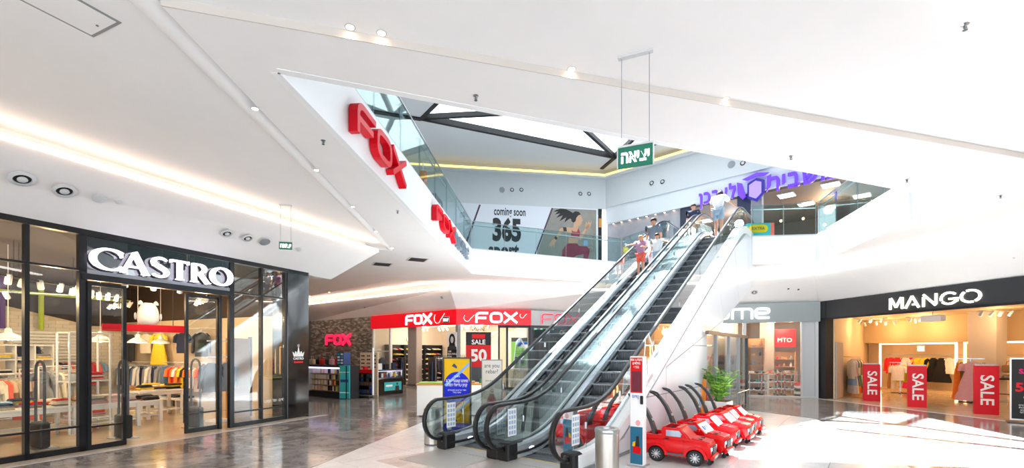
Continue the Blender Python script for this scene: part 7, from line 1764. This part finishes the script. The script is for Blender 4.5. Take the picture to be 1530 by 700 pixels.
person('person in white t-shirt and pale blue shorts nearing the escalator top', on_esc(10.9, 1.95), ESC.a, 1.76, dict(chest=(.10, 0, 1.27), neck=(.2, 0, 1.41), jaw=(.25, 0, 1.47), head=(.28, 0, 1.54), crown=(.3, 0, 1.62), shl=(.12, .18, 1.38), shr=(.12, -.18, 1.38), elr=(.25, -.36, 1.18), wrr=(.42, -.5, 1.05), har=(.48, -.53, 1.02), ell=(.16, .26, 1.12), wrl=(.3, .28, .95), hal=(.36, .28, .9), knl=(.18, .1, .55), anl=(.12, .1, .09 + .0), tol=(.26, .115, .03)), 'shirt_white', 'denim', 'hair_dark', False, True)
person('child in a white sun hat and yellow vest on the gallery', (5.45, 21.9, UP), -1.2, 1.2, {}, 'cloth yellow', 'cloth white', 'hair_dark', False, False, 'white_matte')
bpy.context.view_layer.update()
dg = bpy.context.evaluated_depsgraph_get()
for o, m, fg in PEOPLE_Q:
    ev = o.evaluated_get(dg); tmp = ev.to_mesh()
    vs = [v.co.copy() for v in tmp.vertices]; fs = [tuple(p.vertices) for p in tmp.polygons]; ev.to_mesh_clear()
    mb = MB(); mb.add(vs, fs)
    if fg is not None: mb.add(fg.v, fg.f)
    o.modifiers.clear(); o.data = mb.mesh(o.name, m, False); o.data.shade_smooth()
# ================================================================== CEILING FIXTURES, SIGNS
cn = Vector((0, 0, -1))
# plane of the left bulkhead
p0 = CAS.w(-5, 0, 3.85); p1 = CAS.w(0, 0, 3.85); p2 = CAS.w(-5, -1.33, 4.65); nb = (p1 - p0).cross(p2 - p0).normalized()
if nb.z > 0: nb = -nb
for k, (px, py, lab) in enumerate(((33, 267, 'furthest from the lit exit sign'), (96, 285, 'beside the round speaker'), (339, 349, 'first of the pair above the serif letters'), (370, 356, 'second of the pair above the serif letters'))):
    diffuser(at_plane(px, py, p0, nb) + nb * .001, nb, 'round air diffuser on the left bulkhead, ' + lab, None, .8 if k > 1 else 1.0)
speaker(at_plane(149, 297, p0, nb), nb, 'white round speaker on the left bulkhead', None, .7); speaker(at_plane(396, 362, p0, nb), nb, 'flat grey disc on the left bulkhead near the exit sign', None, .8, 'mid_grey')
for px, py, lab in ((177, 302, 'beside the round speaker'), (447, 374, 'near the bulkhead end')):
    o = inst('bulkhead_sensor', SPR_P, 'light_grey', None, at_plane(px, py, p0, nb), scale=1.2); oriented(o, nb); tag(o, 'small sensor plate on the left bulkhead ' + lab, 'sensor')
# far bulkhead (right face)
a, b, c = Vector((*W1, 3.68)), Vector((*W3, 3.68)), Vector((-2.76, 20.2, 4.58)); nf = (b - a).cross(c - a).normalized(); nf = -nf if nf.y > 0 else nf
for px, lab in ((774, 'left one of the left pair'), (790, 'right one of the left pair'), (857, 'left one of the right pair'), (872, 'right one of the right pair')): diffuser(at_plane(px, 447, a, nf) + nf * .002, nf, 'round air diffuser over the grey sign band, ' + lab, None, .85)
speaker(at_plane(824, 447, a, nf), nf, 'grey round speaker on the bulkhead over the grey sign band', None, .9, 'mid_grey')
a, b, c = Vector((*W0, 3.68)), Vector((*W1, 3.68)), Vector((-2.76, 20.2, 4.58)); n2 = (b - a).cross(c - a).normalized(); n2 = -n2 if n2.y > 0 else n2
for px, py, lab in ((545, 459, 'above the brick wall'), (660, 445, 'above the red band')):
    o = inst('bulkhead_sensor', SPR_P, 'mid_grey', None, at_plane(px, py, a, n2), scale=1.6); oriented(o, n2); tag(o, 'small round sensor on the far bulkhead ' + lab, 'sensor')
# right bulkhead
a, b, c = MAN.w(0, 0, 3.63), MAN.w(8, 0, 3.63), MAN.w(4, -.95, 4.5); n3 = (b - a).cross(c - a).normalized(); n3 = -n3 if n3.z > 0 else n3
for px, py, lab in ((1294, 418, 'left one of the pair'), (1316, 415, 'right one of the pair'), (1516, 384, 'alone above the last sign letter')): diffuser(at_plane(px, py, a, n3) + n3 * .002, n3, 'round air diffuser over the black sign band, ' + lab, None, .8)
speaker(at_plane(1404, 400, a, n3), n3, 'white round speaker over the black sign band', None, .8, 'plaster_white')
a, b, c = Vector((6.9, 19.0, 3.63)), Vector((11.55, 17.15, 3.63)), Vector((*V5, 4.5)); n4 = (b - a).cross(c - a).normalized(); n4 = -n4 if n4.z > 0 else n4
diffuser(at_plane(1127, 437, a, n4) + n4 * .002, n4, 'round air diffuser over the homeware shop sign', None, .8)
for px, py, lab in ((1178, 432, 'left'), (1193, 433, 'right')):
    o = inst('bulkhead_sensor', SPR_P, 'charcoal', None, at_plane(px, py, a, n4), scale=.8); oriented(o, n4); tag(o, 'small dark sensor over the homeware shop, %s of two' % lab, 'sensor')
# upper bulkhead
hn = Vector((math.sin(HO.a), -math.cos(HO.a), 0)); pn = Vector((math.sin(PU.a), -math.cos(PU.a), 0))
for px, py, lab in ((765, 284, 'second over the white field'), (779, 284, 'third over the white field'), (867, 290, 'left one over the running woman'), (880, 290, 'right one over the running woman')): diffuser(at_plane(px, py, Vector((*K0, 9)), hn) + hn * .002, hn, 'round air diffuser on the upper grey bulkhead, ' + lab, None, 1.1)
speaker(at_plane(750, 284, Vector((*K0, 9)), hn), hn, 'grey round speaker on the upper bulkhead over the hoarding', None, 1.1, 'mid_grey'); speaker(at_plane(796, 284, Vector((*K0, 9)), hn), hn, 'small pale speaker on the upper bulkhead over the hoarding', None, .8)
for px, py, lab in ((974, 274, 'left one beside the corner'), (990, 272, 'right one beside the corner'), (1110, 244, 'above the purple emblem')): diffuser(at_plane(px, py, Vector((*K_, 9)), pn) + pn * .002, pn, 'round air diffuser above the purple sign, ' + lab, None, 1.2)
speaker(at_plane(1093, 246, Vector((*K_, 9)), pn), pn, 'grey round speaker above the purple emblem', None, 1.2, 'mid_grey')
# sprinklers on the lower ceiling
for px, py, z, lab in ((354, 97, 4.92, 'left of the rounded ceiling rib'), (483, 210, 4.84, 'beside the huge red letters'), (711, 143, 4.84, 'at the front edge of the void'), (1442, 36, 4.92, 'near the bright light slot'), (594, 315, 4.84, 'beside the smaller red and grey letters'), (1182, 233, 4.84, 'over the purple sign end'), (1355, 268, 4.84, 'at the right tip of the void'), (1495, 292, 4.84, 'over the right end of the ring')):
    sprinkler(at_z(px, py, z), cn, 'sprinkler head on the white ceiling ' + lab, None, .75)
o = speaker(at_z(1427, 135, 4.92), cn, 'white smoke detector on the open ceiling near the bright light slot', None, .8, 'white_gloss')
# downlights
for k, (px, py) in enumerate(((523, 40), (570, 49), (854, 103), (1085, 147), (1268, 184), (1428, 215))):
    downlight(at_z(px, py, 4.92), cn, 'small warm downlight along the stepped ceiling edge' + (' over the huge red letters' if k < 2 else ''), 'downlights along the step', .62 if k < 3 else .5, 5)
for k, (px, py) in enumerate(((381, 162), (473, 254), (527, 309), (562, 346), (586, 371))):
    P = at_z(px, py, 4.84); downlight(Vector((P.x, P.y, 4.838)), cn, 'small warm downlight in the rounded ceiling rib', 'downlights in the rib', .6, 6)
for px, py in ((463, 443), (492, 437), (526, 429), (567, 421), (589, 417), (666, 420), (742, 423), (814, 426)):
    downlight(at_z(px, py, 4.92 if py != 426 else 4.92), cn, 'small warm downlight in the far ceiling above the red signs', 'far ceiling downlights', .8, 24)
# dark ceiling vents
for px, py, lab in ((571, 395, 'nearest the rounded rib end'), (624, 388, 'nearest the gallery fascia')):
    p = at_z(px, py, 4.84); t = thing('ceiling_grille', 'dark square ceiling grille ' + lab, 'air vent', (p.x, p.y, 4.838), .45); obj('frame', MB().box(-.32, .32, -.32, .32, -.012, 0), 'light_grey', t); obj('dark_opening', MB().box(-.27, .27, -.27, .27, -.016, -.012), 'black_matte', t)
    for k in range(5): obj('blade', MB().box(-.26, .26, -.22 + k * .105, -.20 + k * .105, -.022, -.014), 'charcoal', t)
# ceiling access panel (upper left)
p = at_z(95, 10, 4.92); t = thing('access_panel', 'flush square access panel in the ceiling above the clothing shop', 'access panel', (p.x, p.y, 4.919), CAS.a)
obj('panel', MB().box(-.3, .3, -.22, .22, -.008, 0), 'plaster_white', t); obj('frame_joint', MB().box(-.33, .33, -.25, .25, -.004, .0), 'mid_grey', t)
for s in (-1, 1): obj('latch', MB().lathe([(.012, -.012), (.012, -.008)], 8, (s * .25, 0, 0)), 'dark_grey', t)
# hanging exit signs
p = at_z(928, 86, 4.92); q = at_z(971, 75, 4.92); mid = (p + q) / 2; wz = (ray(950, 235) * mid.y).z + H_
t = exit_sign(Vector((mid.x, mid.y, wz + .12)), math.atan2(q.y - p.y, q.x - p.x) , .36, 4.9 - wz - .12, 'large green exit sign hung on wires in front of the void')
p = at_plane(427, 369, CAS.w(-5, -1.7, 0), Vector((-math.sin(CAS.a), math.cos(CAS.a), 0)))
exit_sign(Vector((p.x, p.y, p.z + .1)), CAS.a - .9, .26, 4.90 - p.z - .1, 'small green exit sign hung below the left bulkhead')
